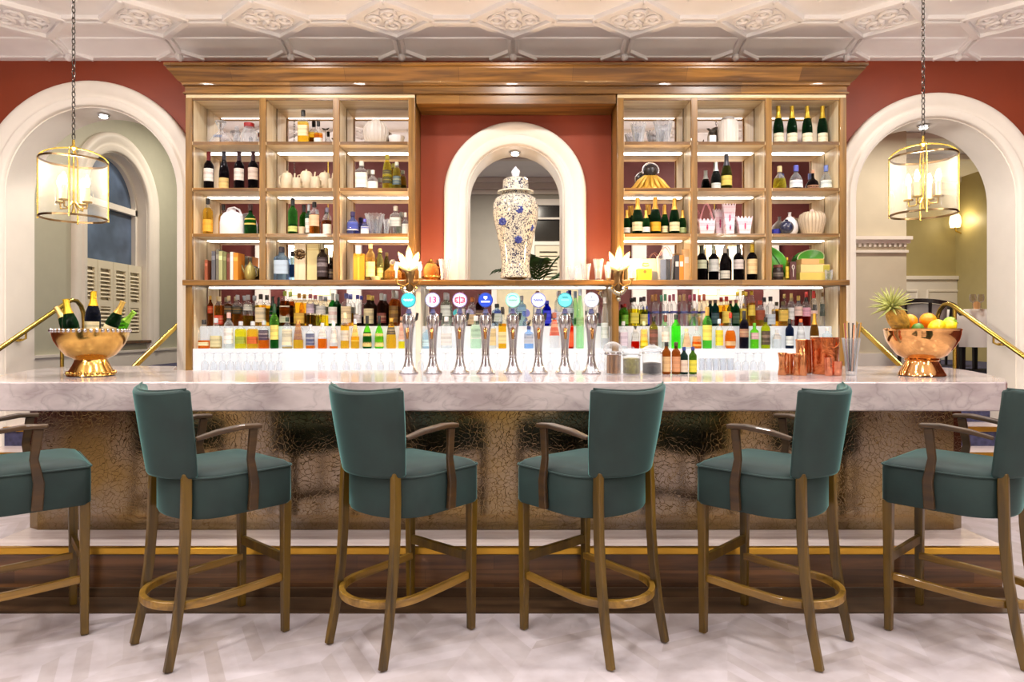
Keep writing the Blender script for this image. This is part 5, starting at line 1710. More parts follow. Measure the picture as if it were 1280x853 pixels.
for x, yt, w, lab, d, Y in ((783.5, 263, 9, (WHT, .1, .3, INK), 'small champagne bottle at the outer end', 5.42), (790.5, 257, 7, (CRM, .1, .3, INK), 'middle-sized champagne bottle just behind the first large one', 5.525),
                            (797, 248, 14, (CRM, .1, .34, INK), 'large champagne bottle with cream label nearest the centre arch', 5.40),
                            (807.5, 263, 10, (WHT, .1, .3, INK), 'small champagne bottle next to the yellow-label one', 5.38), (812, 256, 8, (CRM, .1, .3, INK), 'middle-sized champagne bottle behind the small one', 5.525),
                            (819, 247, 14, (srgb(240, 170, 30), .1, .34, srgb(190, 110, 20)), 'large champagne bottle with yellow label in the middle', 5.42),
                            (831, 256, 9, (CRM, .1, .3, INK), 'middle-sized champagne bottle right of the yellow-label one', 5.44), (843, 248, 13, (srgb(226, 216, 170), .1, .34, INK), 'large champagne bottle with pale label beyond the yellow-label one', 5.40),
                            (853, 263, 10, (srgb(160, 176, 120), .1, .3, INK), 'small champagne bottle against the divider', 5.42)):
    bottle(x, yt, w, Y, S3, 'champagne', DGRN if w > 11 else (.04, .22, .05), None, lab, GF, d, 'on the third shelf', chg, name='champagne_bottle', cat='bottle', foil=True, metal=.6)
t = thing('carton', 'large pale grey carton lying on the lowest shelf', 'carton', at(805, S4, 5.48))
MB().box(-.15, .15, -.07, .07, 0, .185).build('box', paint(srgb(196, 192, 170), .6), t, smooth=False, bevel=.003)
MB().tube([(.0, -.071, .12), (.028, -.071, .13), (.02, -.071, .145), (-.02, -.071, .145), (-.028, -.071, .13), (.0, -.071, .12)], .006, 6).build('seal', GOLDS if 'GOLDS' in globals() else paint(srgb(206, 190, 110), .4, .4), t)
t = thing('carton', 'orange-yellow carton with a small brown emblem before the grey carton', 'carton', at(805, S4, 5.36))
MB().box(-.058, .058, -.035, .035, 0, .092).build('box', paint(srgb(242, 166, 20), .5), t, smooth=False, bevel=.002)
MB().lathe([(.0002, 0), (.014, 0), (.014, .001), (.0002, .001)], 16, (0, 0, 0)).build('emblem', paint(srgb(150, 70, 20), .5), t).matrix_local = Matrix.Translation((0, -.0355, .068)) @ Matrix.Rotation(PI / 2, 4, 'X')
t = thing('gift_bag', 'clear gift bag with pink cord handles on the lowest shelf', 'bag', at(832, S4, 5.355))
m = MB()
m.add([(-.055, -.03, 0), (.05, -.03, 0), (.05, .03, 0), (-.055, .03, 0), (-.07, -.035, .2), (.062, -.035, .2), (.062, .035, .2), (-.07, .035, .2)], [(0, 1, 5, 4), (1, 2, 6, 5), (2, 3, 7, 6), (3, 0, 4, 7), (0, 3, 2, 1)])
m.build('sleeve', glass((.85, .88, .92), .8, .15), t, smooth=False)
for s in (-1, 1):
    MB().tube([(-.05 + .1 * q / 12, s * .033, .2 + .075 * math.sin(PI * q / 12)) for q in range(13)], .0035, 6).build('handle', paint(srgb(226, 170, 160), .5), t)
MB().box(-.045, .0, -.02, .02, .002, .17).build('contents', paint(srgb(120, 130, 150), .4), t, smooth=False, bevel=.004)
for x, c, lab, w, hh in ((845, srgb(56, 50, 54), 'slim black and white carton upright on the lowest shelf', 6, .21), (850.5, srgb(226, 140, 40), 'slim orange carton upright beside the black one', 6, .21), (857, srgb(226, 190, 140), 'tan upright carton against the divider', 7, .26)):
    t = thing('carton', lab, 'carton', at(x, S4, 5.42))
    MB().box(-w / 2 * MPP, w / 2 * MPP * .9, -.04, .04, 0, hh).build('box', paint(c, .5), t, smooth=False, bevel=.002)
    MB().box(-w / 2 * MPP * .7, w / 2 * MPP * .6, -.041, -.0395, hh * .55, hh * .75).build('panel', paint(srgb(230, 226, 220), .5), t, smooth=False)
# column E
t, R_, H_ = lathe_thing('jar', 'tall grey ribbed jar with a flat lid on the top shelf', 'jar', 910, S1, 24, 147, [(0, .02), (.9, 0), (1, .04), (1, .7), (.9, .84), (.62, .9), (.6, .92)], M_CERAM, seg=36)
MB().lathe([(.66 * R_, .9 * H_), (.66 * R_, .97 * H_), (.5 * R_, H_), (.0002, H_)], 20).build('lid', paint(srgb(150, 142, 136), .4), t)
rb = MB()
for k in range(22):
    a = 2 * PI * k / 22
    rb.tube([(r * R_ * math.cos(a), r * R_ * math.sin(a), q * H_) for r, q in ((1.0, .05), (1.0, .7), (.9, .84))], .003, 5)
rb.build('ribs', M_CERAM, t)
t = thing('bottle_stand', 'white block with a dark winged bird ornament on the top shelf', 'ornament', at(890, S1, 5.40))
MB().box(-.028, .028, -.025, .025, 0, .075).build('block', M_WCERAM, t, smooth=False, bevel=.004)
m = MB().ball((0, 0, .105), .02, 12, 8, sx=1.3)
m.tube([(-.005, 0, .11), (-.03, 0, .13), (-.045, 0, .135)], [.012, .01, .002], 8).tube([(.005, 0, .11), (.03, 0, .125), (.035, 0, .145)], [.012, .008, .002], 8).tube([(0, 0, .07), (0, 0, .1)], .004, 6)
m.build('bird', M_DARKMETAL, t)
bottle(895, 203, 12, YS, S2, 'champagne', (.05, .06, .06), None, (srgb(200, 206, 206), .08, .26, INK), srgb(196, 206, 206), 'shorter champagne bottle with silver foil', 'on the second shelf', name='champagne_bottle', foil=True, metal=.7)
bottle(908, 193, 14, YS, S2, 'champagne', (.16, .18, .03), None, (srgb(206, 186, 90), .14, .40, srgb(120, 90, 40)), srgb(60, 60, 70), 'tall olive champagne bottle with shield label', 'on the second shelf', name='champagne_bottle', foil=True)
PKM = label_mat(srgb(240, 222, 232), srgb(190, 60, 110))


def paper_bag(x, w, ytop, lab, sharp=False, handle=False, Y=YS, zlift=0):
    Wd, H = w * Y / FPX, hgt(ytop, S3, Y) - zlift
    t = thing('gift_bag', lab, 'gift bag', at(x, S3 + zlift, Y), group='pink and white gift bags on the third shelf')
    m = MB()
    fl = 1.25 if sharp else 1.05
    n = 9
    for zf, ww, d in ((0, .8, .022), (.5, .95, .026), (.85, 1.0 * fl * .92, .02), (1, fl, .014)):
        for q in range(4 * n):
            s, u = divmod(q, n)
            f = u / n
            X, Yy = [(-.5 + f, -1), (.5, -1 + 2 * f), (.5 - f, 1), (-.5, 1 - 2 * f)][s]
            zz = zf * H + (.012 * (1 if q % 2 else -1) if zf == 1 else 0)
            m.v.append((X * ww * Wd, Yy * d, zz))
    for j in range(3):
        for q in range(4 * n):
            q2 = (q + 1) % (4 * n)
            m.f.append((j * 4 * n + q, j * 4 * n + q2, (j + 1) * 4 * n + q2, (j + 1) * 4 * n + q))
            m.m.append(0)
    m.f.append(tuple(range(4 * n - 1, -1, -1)))
    m.m.append(0)
    m.build('sleeve', PKM, t, smooth=False)
    mk = MB().tube([(.012 * Wd * 10 * math.cos(a) * .18, -.030, H * .5 + H * .16 * math.sin(a)) for a in [2 * PI * q / 14 for q in range(14)]], .004, 5, closed=True)
    mk.ball((0, -.03, H * .5), .008, 8, 6)
    mk.build('flower_print', paint(srgb(200, 70, 120), .5), t)
    if handle:
        for s in (-1, 1):
            MB().tube([(-.4 * Wd + .8 * Wd * q / 12, s * .012, H + H * 1.0 * math.sin(PI * q / 12)) for q in range(13)], .0035, 6).build('handle', paint(srgb(220, 150, 160), .5), t)


paper_bag(883, 20, 275, 'low white bag with tall pink looped handles', handle=True)
paper_bag(899, 11, 264, 'white and pink wrapped cone behind the tallest one', True, Y=5.525)
paper_bag(911, 13, 256, 'tallest pink and white wrapped cone', True, Y=5.45)
paper_bag(911.5, 11, 277, 'small pink bag in front of the tallest cone', False, Y=5.37)
paper_bag(930, 16, 272, 'pink bag with pointed bow-like top nearest the divider', True)
wg = 'five wine bottles on the lowest shelf'
for x, k, yt, lab, cap, d in ((877, 'bordeaux', 307, (srgb(196, 200, 170), .34, .58, INK), srgb(60, 66, 50), 'dark wine bottle with round pale label, nearest the first divider'), (892, 'bordeaux', 307, (srgb(196, 196, 190), .26, .6, srgb(110, 110, 110)), srgb(150, 150, 130), 'dark wine bottle with grey label and grey-green capsule'),
                          (906, 'burgundy', 307, (srgb(210, 206, 190), .06, .28, INK), srgb(170, 160, 150), 'slope-shouldered wine bottle with low label'), (923, 'bordeaux', 306, (srgb(206, 196, 190), .32, .58, srgb(60, 40, 40)), srgb(90, 90, 90), 'dark wine bottle with square label and grey capsule'),
                          (940, 'bordeaux', 305, (srgb(226, 200, 150), .18, .58, srgb(170, 110, 60)), srgb(206, 176, 40), 'dark wine bottle with peach label and yellow capsule')):
    bottle(x, yt, 13, YS, S4, k, (.03, .025, .03), None, lab, cap, d, 'on the lowest shelf', wg, name='wine_bottle', foil=True)
# column F
cg = 'four champagne bottles on the top shelf'
for i, (x, d) in enumerate(((973, 'champagne bottle at the divider end'), (990, 'champagne bottle second from the divider'), (1009, 'champagne bottle third from the divider'), (1028, 'champagne bottle fourth from the divider'))):
    bottle(x, 133, 13.5, YS, S1, 'champagne', DGRN, None, (srgb(232, 222, 196), .08, .30, srgb(150, 130, 90)), srgb(210, 180, 60), d, 'in the top-shelf row of four', cg, name='champagne_bottle', foil=True, metal=.6)
bottle(974.5, 208, 17, YS, S2, 'dome', CL, (YEL, .5), None, srgb(220, 200, 150), 'round-shouldered bottle of bright yellow spirit', 'on the second shelf', name='tequila_bottle')
bottle(995, 207, 18, YS, S2, 'dome', (.86, .9, .96), None, (srgb(226, 226, 230), .12, .4, srgb(170, 180, 190)), srgb(90, 96, 190), 'round-shouldered clear bottle with blue collar', 'beside the bright yellow one', name='tequila_bottle')
bottle(1016, 213, 16, YS, S2, 'round', (.05, .03, .03), None, (srgb(140, 90, 70), .12, .26, CRM), srgb(190, 140, 110), 'dark round bottle', 'between the two clear blue-collared bottles', name='tequila_bottle')
bottle(1032.5, 207, 16, YS, S2, 'dome', (.88, .92, .94), None, (srgb(226, 230, 226), .12, .4, srgb(160, 180, 170)), srgb(110, 130, 200), 'round-shouldered clear bottle with blue collar', 'nearest the end panel', name='tequila_bottle')
t = thing('bowl', 'small cobalt blue and white bowl on the third shelf', 'bowl', at(970, S3))
MB().lathe([(.0002, .004), (.025, 0), (.042, .025), (.048, .05), (.045, .05), (.0002, .012)], 24).build('body', paint(srgb(50, 60, 190), .2, noise=.5, scale=30), t)
t = thing('ball_vase', 'dark navy ball vase in front of the white onion vase', 'vase', at(983, S3, 5.36))
MB().ball((0, 0, .057), .057, 22, 14, sz=1).build('body', paint(srgb(36, 42, 70), .15, coat=.5), t)
MB().lathe([(.012, .112), (.016, .12), (.013, .122), (.009, .112)], 14).build('lip', paint(srgb(36, 42, 70), .15), t)
t, R_, H_ = lathe_thing('onion_vase', 'white onion-shaped vase behind the navy ball', 'vase', 987, S3, 21, 266, [(0, .02), (.6, 0), (.95, .2), (1, .4), (.8, .62), (.45, .76), (.2, .84), (.16, .95), (.22, 1.0), (.12, 1.0)], M_WCERAM, Y=5.47)
t, R_, H_ = lathe_thing('jar', 'large beige ribbed ginger jar on the third shelf', 'jar', 1015, S3, 31, 262, [(0, .02), (.62, 0), (.72, .05), (.98, .5), (1, .62), (.9, .78), (.6, .88), (.24, .92)], paint(srgb(200, 182, 156), .4, noise=.1, scale=12), seg=40, Y=5.395)
MB().lathe([(.26 * R_, .91 * H_), (.16 * R_, .94 * H_), (.1 * R_, 1.0 * H_), (.0002, 1.0 * H_)], 14).build('stopper', paint(srgb(216, 180, 170), .4), t)
rb = MB()
for k in range(22):
    a = 2 * PI * k / 22
    rb.tube([(r * R_ * math.cos(a), r * R_ * math.sin(a), q * H_) for r, q in ((.73, .06), (.87, .3), (.985, .5), (1.0, .62), (.9, .78), (.6, .88))], .0045, 5)
rb.build('ribs', paint(srgb(176, 156, 132), .4), t)


def leaf_dish(x, z, Y, w, h, lab, c, tilt):
    t = thing('leaf_dish', lab, 'dish', at(x, z, Y))
    m = MB()
    nu, nv = 12, 8
    for j in range(nv + 1):
        for i in range(nu + 1):
            u, v = -1 + 2 * i / nu, j / nv
            wdt = math.sin(PI * (.06 + .88 * v)) ** .7
            m.v.append((u * wdt * w / 2, -.03 * (1 - u * u) * math.sin(PI * v) + .05 * v, v * h))
    for j in range(nv):
        for i in range(nu):
            a = j * (nu + 1) + i
            m.f.append((a, a + 1, a + nu + 2, a + nu + 1))
            m.m.append(0)
    o = m.build('dish', c, t, angle=80)
    s = o.modifiers.new('solid', 'SOLIDIFY')
    s.thickness = .006
    MB().tube([(0, -.034 * math.sin(PI * q / 10) + .05 * q / 10 - .004, h * q / 10) for q in range(11)], .004, 6).build('midrib', paint(srgb(60, 130, 50), .35), t)
    t.rotation_euler = (0, tilt, 0)
    return t


G1 = paint(srgb(92, 190, 70), .3, noise=.2)
t = leaf_dish(968, S4 + .012, 5.48, .17, .28, 'bright green leaf-shaped dish standing behind the dark jar', G1, -.5)
t.location = at(982, S4 + .045, 5.49)
t = thing('melon_dish', 'green oval dish with a pale rim propped on the boxes', 'dish', at(1013, S4 + .2, 5.53))
MB().lathe([(.0002, -.03), (.07, -.02), (.11, .006), (.118, .012), (.108, .012), (.066, -.008), (.0002, -.016)], 32, sx=1, sy=.62).build('dish', G1, t)
MB().lathe([(.108, .0125), (.114, .018), (.119, .0125)], 32, sx=1, sy=.62).build('rim', paint(srgb(220, 236, 190), .3), t)
t.rotation_euler = (math.radians(72), math.radians(-12), 0)
t = thing('jar', 'black preserve jar with a dark red lid on the lowest shelf', 'jar', at(972.5, S4, 5.40))
MB().lathe([(.0002, 0), (.04, 0), (.042, .006), (.042, .095), (.036, .108)], 22).build('body', paint(srgb(40, 32, 32), .2), t)
MB().lathe([(.039, .108), (.039, .13), (.0002, .131)], 22).build('lid', paint(srgb(110, 50, 44), .4), t)
MB().lathe([(.0425, .03), (.0425, .07)], 22).build('label', label_mat(srgb(70, 60, 56), srgb(210, 200, 180)), t)
bottle(984, 322, 5, 5.40, S4, 'slim', (.8, .7, .1), None, (srgb(220, 190, 60), .1, .6, srgb(120, 120, 40)), srgb(220, 180, 40), 'very slim yellow bottle', 'beside the black preserve jar', name='liqueur_bottle')
t = thing('carton', 'dark red carton with a white spoon-like motif on the lowest shelf', 'carton', at(989.5, S4, 5.40))
MB().box(-.026, .026, -.03, .03, 0, .155).build('box', paint(srgb(74, 24, 24), .5), t, smooth=False, bevel=.002)
MB().tube([(0, -.032, .03), (0, -.032, .09)], .003, 6).tube([(.009 * math.cos(a), -.032, .11 + .018 * math.sin(a)) for a in [2 * PI * q / 12 for q in range(12)]], .003, 6, closed=True).build('motif', paint(srgb(226, 216, 206), .5), t)
for x, w, z0, hh, c, lab in ((1016, 40, 0, .066, srgb(206, 186, 90), 'yellow-tan carton at the bottom of the stack'), (1015, 36, .067, .068, srgb(226, 196, 130), 'cream and olive carton in the middle of the stack'), (1012, 28, .136, .045, srgb(206, 160, 100), 'tan carton on top of the stack')):
    t = thing('carton', lab + ' under the green oval dish', 'carton', at(x, S4 + z0, 5.45), group='stacked cartons on the lowest shelf')
    MB().box(-w / 2 * MPP, w / 2 * MPP, -.06, .05, 0, hh).build('box', paint(c, .55), t, smooth=False, bevel=.002)
    MB().box(w / 2 * MPP * .55, w / 2 * MPP * .98, -.0608, -.0595, .006, hh - .006).build('panel', paint(srgb(170, 160, 50), .55), t, smooth=False)
t = thing('glass', 'small clear tumbler at the end of the lowest shelf beside the stacked cartons', 'glass', at(1036, S4, 5.36))
MB().lathe([(.0002, .006), (.026, 0), (.032, .085), (.03, .085), (.024, .012), (.0002, .012)], 18).build('body', M_CUT, t)

# ------------------------------------------------------------------ urn, ledge pieces, sconces
t = thing('temple_jar', 'tall blue and white porcelain temple jar standing in the small arch', 'jar', ((644.5 - 640) * 5.44 / FPX, 5.44, ZLEDGE + .0008))
k = 5.44 / FPX


def uz(y):
    return EYE + (HOR - y) * k - ZLEDGE


prof = [(19, 348), (19.5, 345), (18, 340), (17.5, 330), (19, 315), (23, 295), (27, 278), (28.7, 265), (28.2, 256), (25.5, 249), (19, 245), (16.5, 244), (16.5, 241)]
MB().lathe([(.0002, 0)] + [(r * k, max(0, uz(y))) for r, y in prof], 40).build('body', M_PORC, t)
lid = MB().lathe([(16 * k, uz(241.5)), (22 * k, uz(241.5)), (22.3 * k, uz(240)), (17 * k, uz(238)), (16.3 * k, uz(236)), (15.8 * k, uz(226)), (13 * k, uz(223.5)), (5 * k, uz(222)), (.0002, uz(222))], 36).build('lid', M_PORC, t)
MB().lathe([(5 * k, uz(222.5)), (4.4 * k, uz(220)), (5.6 * k, uz(216)), (4.6 * k, uz(213)), (.0002, uz(208))], 18).build('finial', paint(srgb(226, 228, 240), .15), lid)
MB().lathe([(16.8 * k, uz(241.2)), (22.6 * k, uz(241.2)), (22.8 * k, uz(239.8)), (17 * k, uz(238.4))], 36).build('collar', paint(srgb(232, 226, 206), .15), lid)
for (x, y) in ((649, 267), (628.5, 281), (648, 303), (662, 287)):
    dx = (x - 644.5) * k
    rr = 28 * k if y < 285 else 23.3 * k
    yy = -math.sqrt(max(0, rr * rr - dx * dx)) - .002
    fl = MB()
    for q in range(7):
        a = 2 * PI * q / 7
        fl.ball((dx + .022 * math.cos(a), yy + (dx * .3) * .05, uz(y) + .022 * math.sin(a)), .012, 8, 6, sy=.35)
    fl.ball((dx, yy, uz(y)), .012, 8, 6, sy=.5)
    fl.build('flower_motif', paint(srgb(56, 64, 130), .15), t)

k = 5.40 / FPX
t = thing('jug', 'squat amber and gilt glass jug on the ledge beside the sconce', 'jug', ((539 - 640) * k, 5.40, ZLEDGE + .0008))
MB().lathe([(.0002, .004), (.04, 0), (.055, .02), (.066, .07), (.06, .11), (.04, .135), (.036, .145)], 24).build('body', glass((.96, .66, .22), .6), t)
MB().lathe([(.04, .145), (.03, .155), (.012, .16), (.016, .175), (.0002, .182)], 18).build('lid', M_GOLD, t)
MB().tube([(.055, 0, .11), (.095, 0, .105), (.1, 0, .06), (.06, 0, .035)], .006, 8).build('handle', M_GOLD, t)
m = MB()
for q in range(12):
    a = 2 * PI * q / 12
    m.ball((.06 * math.cos(a), .06 * math.sin(a), .03), .012, 8, 6)
m.build('foot_beads', M_GOLD, t)
cut_vase('water_glass', 'clear ribbed glass on the ledge beside the amber jug', 'glass', 556, ZLEDGE, 15, 325, Y=5.36)
t = thing('small_bottle', 'little dark cork-topped bottle behind the amber jug', 'bottle', ((547.5 - 640) * 5.5 / FPX, 5.5, ZLEDGE + .0008))
MB().lathe([(.0002, 0), (.03, 0), (.032, .09), (.014, .125), (.012, .15)], 18).build('glass', glass((.5, .1, .04)), t)
MB().lathe([(.0002, .145), (.014, .145), (.016, .18), (.0002, .185)], 14).build('cork', paint(srgb(90, 50, 30), .6), t)
for i, (x, w, yt, lab) in enumerate(((716, 15, 334, 'low cut-glass dish on the ledge at the foot of the arch band'), (732, 13, 331, 'cut-glass sugar bowl between the low dish and the tall glass'), (748, 13, 325, 'tall cut-glass tumbler on the ledge beside the fruit-bowl sconce'), (760, 10, 333, 'small cut-glass tumbler nearest the fruit-bowl sconce'))):
    cut_vase('cut_glass', lab, 'glass', x, ZLEDGE, w, yt, Y=5.37)


def sconce(x, lab):
    Y = 5.24
    k = Y / FPX
    t = thing('wall_sconce', lab, 'wall light', ((x - 640) * k, Y, EYE + (HOR - 345) * k), group='gilt leaf sconces on the shelving')
    MB().lathe([(.0002, -.2), (.008, -.19), (.022, -.17), (.012, -.15), (.03, -.12), (.04, -.08), (.03, -.03), (.035, .0), (.045, .03), (.03, .07), (.018, .10)], 18, (0, .02, 0), 1, .6).build('back_plate', M_BRONZE, t)
    pl = MB()
    for a, L_, w in ((0, .2, .028), (.5, .17, .026), (-.5, .17, .026), (1.0, .12, .022), (-1.0, .12, .022)):
        n = 8
        for j in range(n + 1):
            v = j / n
            wd = w * math.sin(PI * min(1, .12 + .88 * v)) ** .8 + .002
            cxx, czz = math.sin(a) * L_ * v, math.cos(a) * L_ * v + .04
            yy = -.02 - .05 * v * v + .02 * v
            ox, oz = math.cos(a) * wd, -math.sin(a) * wd
            pl.v += [(cxx - ox, yy, czz - oz), (cxx, yy - .012, czz), (cxx + ox, yy, czz + oz)]
        o_ = len(pl.v) - 3 * (n + 1)
        for j in range(n):
            for i in range(2):
                b = o_ + j * 3 + i
                pl.f.append((b, b + 1, b + 4, b + 3))
                pl.m.append(0)
    o = pl.build('leaf_plume', paint(srgb(222, 196, 140), .25, .35), t, angle=80)
    sd = o.modifiers.new('solid', 'SOLIDIFY')
    sd.thickness = .006
    for s in (-1, 1):
        arm = MB().tube([(s * .01, 0, -.06), (s * .04, -.04, -.085), (s * .085, -.07, -.07), (s * .095, -.075, -.035)], .006, 8)
        arm.lathe([(.0002, -.04), (.02, -.032), (.024, -.026), (.0002, -.026)], 14, (s * .095, -.075, 0))
        arm.ball((s * .06, -.055, -.1), .012, 8, 6)
        arm = arm.build('arm', M_GOLD, t)
        MB().lathe([(.0002, -.026), (.009, -.026), (.009, .03), (.0002, .031)], 12, (s * .095, -.075, 0)).build('candle_sleeve', paint(srgb(246, 236, 206), .4), arm)
        MB().lathe([(.0002, .031), (.012, .045), (.016, .06), (.010, .08), (.0002, .1)], 14, (s * .095, -.075, 0)).build('bulb', glow((1.0, .82, .5), 28), arm)
    dr = MB()
    for q in range(9):
        a = PI + PI * q / 8
        dr.ball((.05 * math.cos(a), -.03, -.10 + .045 * math.sin(a)), .013, 8, 6, sz=1.4)
    dr.ball((0, -.02, -.19), .018, 10, 8)
    dr.build('crystal_drops', paint(srgb(190, 180, 160), .1, .7), t)
    for q in (-1, 1):
        d = bpy.data.lights.new('sconce_lamp', 'POINT')
        d.energy = 22.0
        d.color = (1, .64, .32)
        d.shadow_soft_size = .02
        l = bpy.data.objects.new('sconce_lamp', d)
        COL.objects.link(l)
        l.location = t.location + Vector((q * .1, -.07, .13))


sconce(512, 'gilt leaf wall sconce with two lit candles above the first tap')
sconce(773, 'gilt leaf wall sconce with two lit candles beside the orange carton')

# ------------------------------------------------------------------ beer taps
YT = 3.88


def make_tap(first):
    t = thing('beer_tap', 'x', 'beer tap', group='chrome beer taps along the bar')
    MB().lathe([(.0002, 0), (.056, 0), (.058, .005), (.054, .010), (.042, .02), (.032, .042), (.024, .072), (.020, .10)], 26, sy=.85).build('base', M_CHROME, t)
    MB().lathe([(.021, .10), (.024, .11), (.021, .12), (.023, .16), (.027, .22), (.033, .27), (.034, .275), (.037, .285), (.040, .315), (.034, .345), (.018, .358), (.0002, .36)], 22).build('column', M_CHROME, t)
    MB().tube([(0, -.028, .265), (0, -.046, .262), (0, -.052, .24), (0, -.05, .205)], [.009, .011, .010, .008], 10).build('spout', M_ROSEGOLD, t)
    MB().lathe([(.0002, .355), (.02, .358), (.014, .372), (.012, .385)], 14).build('collar', paint(srgb(60, 62, 110), .3), t)
    MB().tube([(.0, .02, .3), (.04, .04, .325), (.045, .045, .36)], [.012, .01, .009], 8).build('lever', M_BLACK, t)
    return t


def roundel(t, face, ringc, deco):
    M = Matrix.Translation((0, -.012, .436)) @ Matrix.Rotation(PI / 2, 4, 'X') @ Matrix.Scale(.78, 4)
    r = MB().lathe([(.0002, -.012), (.054, -.012), (.057, -.006), (.057, .006), (.052, .010), (.050, .008)], 30).build('roundel', ringc, t)
    r.matrix_local = M
    f = MB().lathe([(.0002, .0082), (.051, .0082), (.051, .0075)], 30).build('lit_face', face, r)
    for (nm, mb, mt) in deco:
        o = mb.build(nm, mt, r, smooth=False)


def bar_(x0, x1, y0, y1, z=.0084):
    return MB().box(x0, x1, y0, y1, z, z + .0016)


def wave(y, w, amp, n=5, r=.003):
    return MB().tube([(-w + 2 * w * q / 24, y + amp * math.sin(n * PI * q / 24), .0095) for q in range(25)], r, 5)


GW = glow((.93, .95, 1.05), 1.05)
INKP, INKR, INKB = glow(srgb(214, 70, 140), .9), glow(srgb(214, 30, 90), .9), glow(srgb(60, 80, 190), .8)
INKT = glow(srgb(60, 190, 200), .9)


def cross_marks():
    m = MB()
    for s in (-1, 1):
        m.tube([(s * .008, .018, .0095), (s * .034, .014, .0095), (s * .036, .004, .0095)], 1, flat=(.01, .003))
        m.tube([(s * .008, -.018, .0095), (s * .034, -.014, .0095), (s * .036, -.004, .0095)], 1, flat=(.01, .003))
        m.box(s * .028 - .01, s * .028 + .01, -.004, .004, .0084, .01)
    m.box(-.004, .004, -.03, .03, .0084, .01)
    return m


def shield():
    return MB().prism([(-.014, .03), (.014, .03), (.014, .014), (.0, .002), (-.014, .014)], .0084, .01)


TAPS = [(511, 'teal', glow(srgb(70, 206, 214), 1.15), paint(srgb(40, 170, 190), .3), [('script', wave(0, .034, .006, 7, .005), GW)], 'chrome beer tap with a turquoise lit roundel, first on the champagne-bowl side'),
        (541, 'w13', GW, paint(srgb(150, 150, 200), .3), [], 'chrome beer tap with pink numerals 13 on its roundel'),
        (575, 'pink', GW, paint(srgb(150, 120, 190), .3), [('emblem', cross_marks(), INKR)], 'chrome beer tap with a crimson crossed emblem on its roundel'),
        (607, 'blue', glow(srgb(34, 76, 200), 1.15), paint(srgb(30, 60, 170), .3), [('shield', shield(), GW), ('script', bar_(-.034, .034, -.018, -.006), GW)], 'chrome beer tap with a royal blue roundel bearing a white shield'),
        (641, 'mint', glow(srgb(190, 246, 226), 1.15), paint(srgb(150, 220, 200), .3), [('script', wave(.0, .032, .003, 9, .003), glow(srgb(120, 170, 160), .8)), ('arc_band', MB().tube([(.036 * math.cos(a), .036 * math.sin(a), .0095) for a in [.5 + (PI - 1) * q / 12 for q in range(13)]], .003, 5), INKT)], 'chrome beer tap with a pale mint roundel'),
        (673, 'white', GW, paint(srgb(120, 130, 220), .3), [('script', wave(.0, .036, .007, 8, .003), INKB)], 'chrome beer tap with a blue scribbled word on a white roundel'),
        (706, 'teal', glow(srgb(110, 222, 226), 1.15), paint(srgb(40, 150, 160), .3), [('script', bar_(-.03, .03, -.006, .006), glow(srgb(160, 240, 240), 1.0)), ('script', wave(.022, .022, .003, 6, .003), glow(srgb(40, 140, 160), .8))], 'chrome beer tap with a dark-rimmed turquoise roundel, second from the spice jars'),
        (739, 'white', GW, paint(srgb(206, 210, 230), .3), [('script', wave(.0, .036, .003, 9, .0025), glow(srgb(140, 150, 160), .8)), ('emblem', bar_(-.005, .005, .018, .03), glow(srgb(140, 150, 160), .8)), ('emblem', bar_(-.004, .004, -.03, -.022), glow(srgb(140, 150, 160), .8))], 'chrome beer tap with a white roundel and thin grey print, next to the spice jars')]
ptap = make_tap(True)
for i, (x, kx, face, rim, deco, lab) in enumerate(TAPS):
    t = ptap if i == 0 else copy_tree(ptap)
    TAPS[i] = (t,) + TAPS[i]
for (t, x, kx, face, rim, deco, lab) in TAPS:
    t.location = ((x - 640) * YT / FPX, YT, ZT)
    t['label'] = lab
    roundel(t, face, rim, deco)
    if kx == 'w13':
        cu = bpy.data.curves.new('numerals', 'FONT')
        cu.body = '13'
        cu.size = .066
        cu.offset = .0016
        cu.align_x = 'CENTER'
        cu.align_y = 'CENTER'
        cu.extrude = .0008
        cu.materials.append(INKP)
        tmp = bpy.data.objects.new('numerals_curve', cu)
        COL.objects.link(tmp)
        bpy.context.view_layer.update()
        me = bpy.data.meshes.new_from_object(tmp.evaluated_get(bpy.context.evaluated_depsgraph_get()))
        bpy.data.objects.remove(tmp)
        o = bpy.data.objects.new('numerals', me)
        COL.objects.link(o)
        o.parent = [c for c in t.children if c.name.startswith('roundel')][0]
        o.location = (0, 0, .0095)

# ------------------------------------------------------------------ pedestal bowls on the counter
YBW = 3.69
kb = YBW / FPX


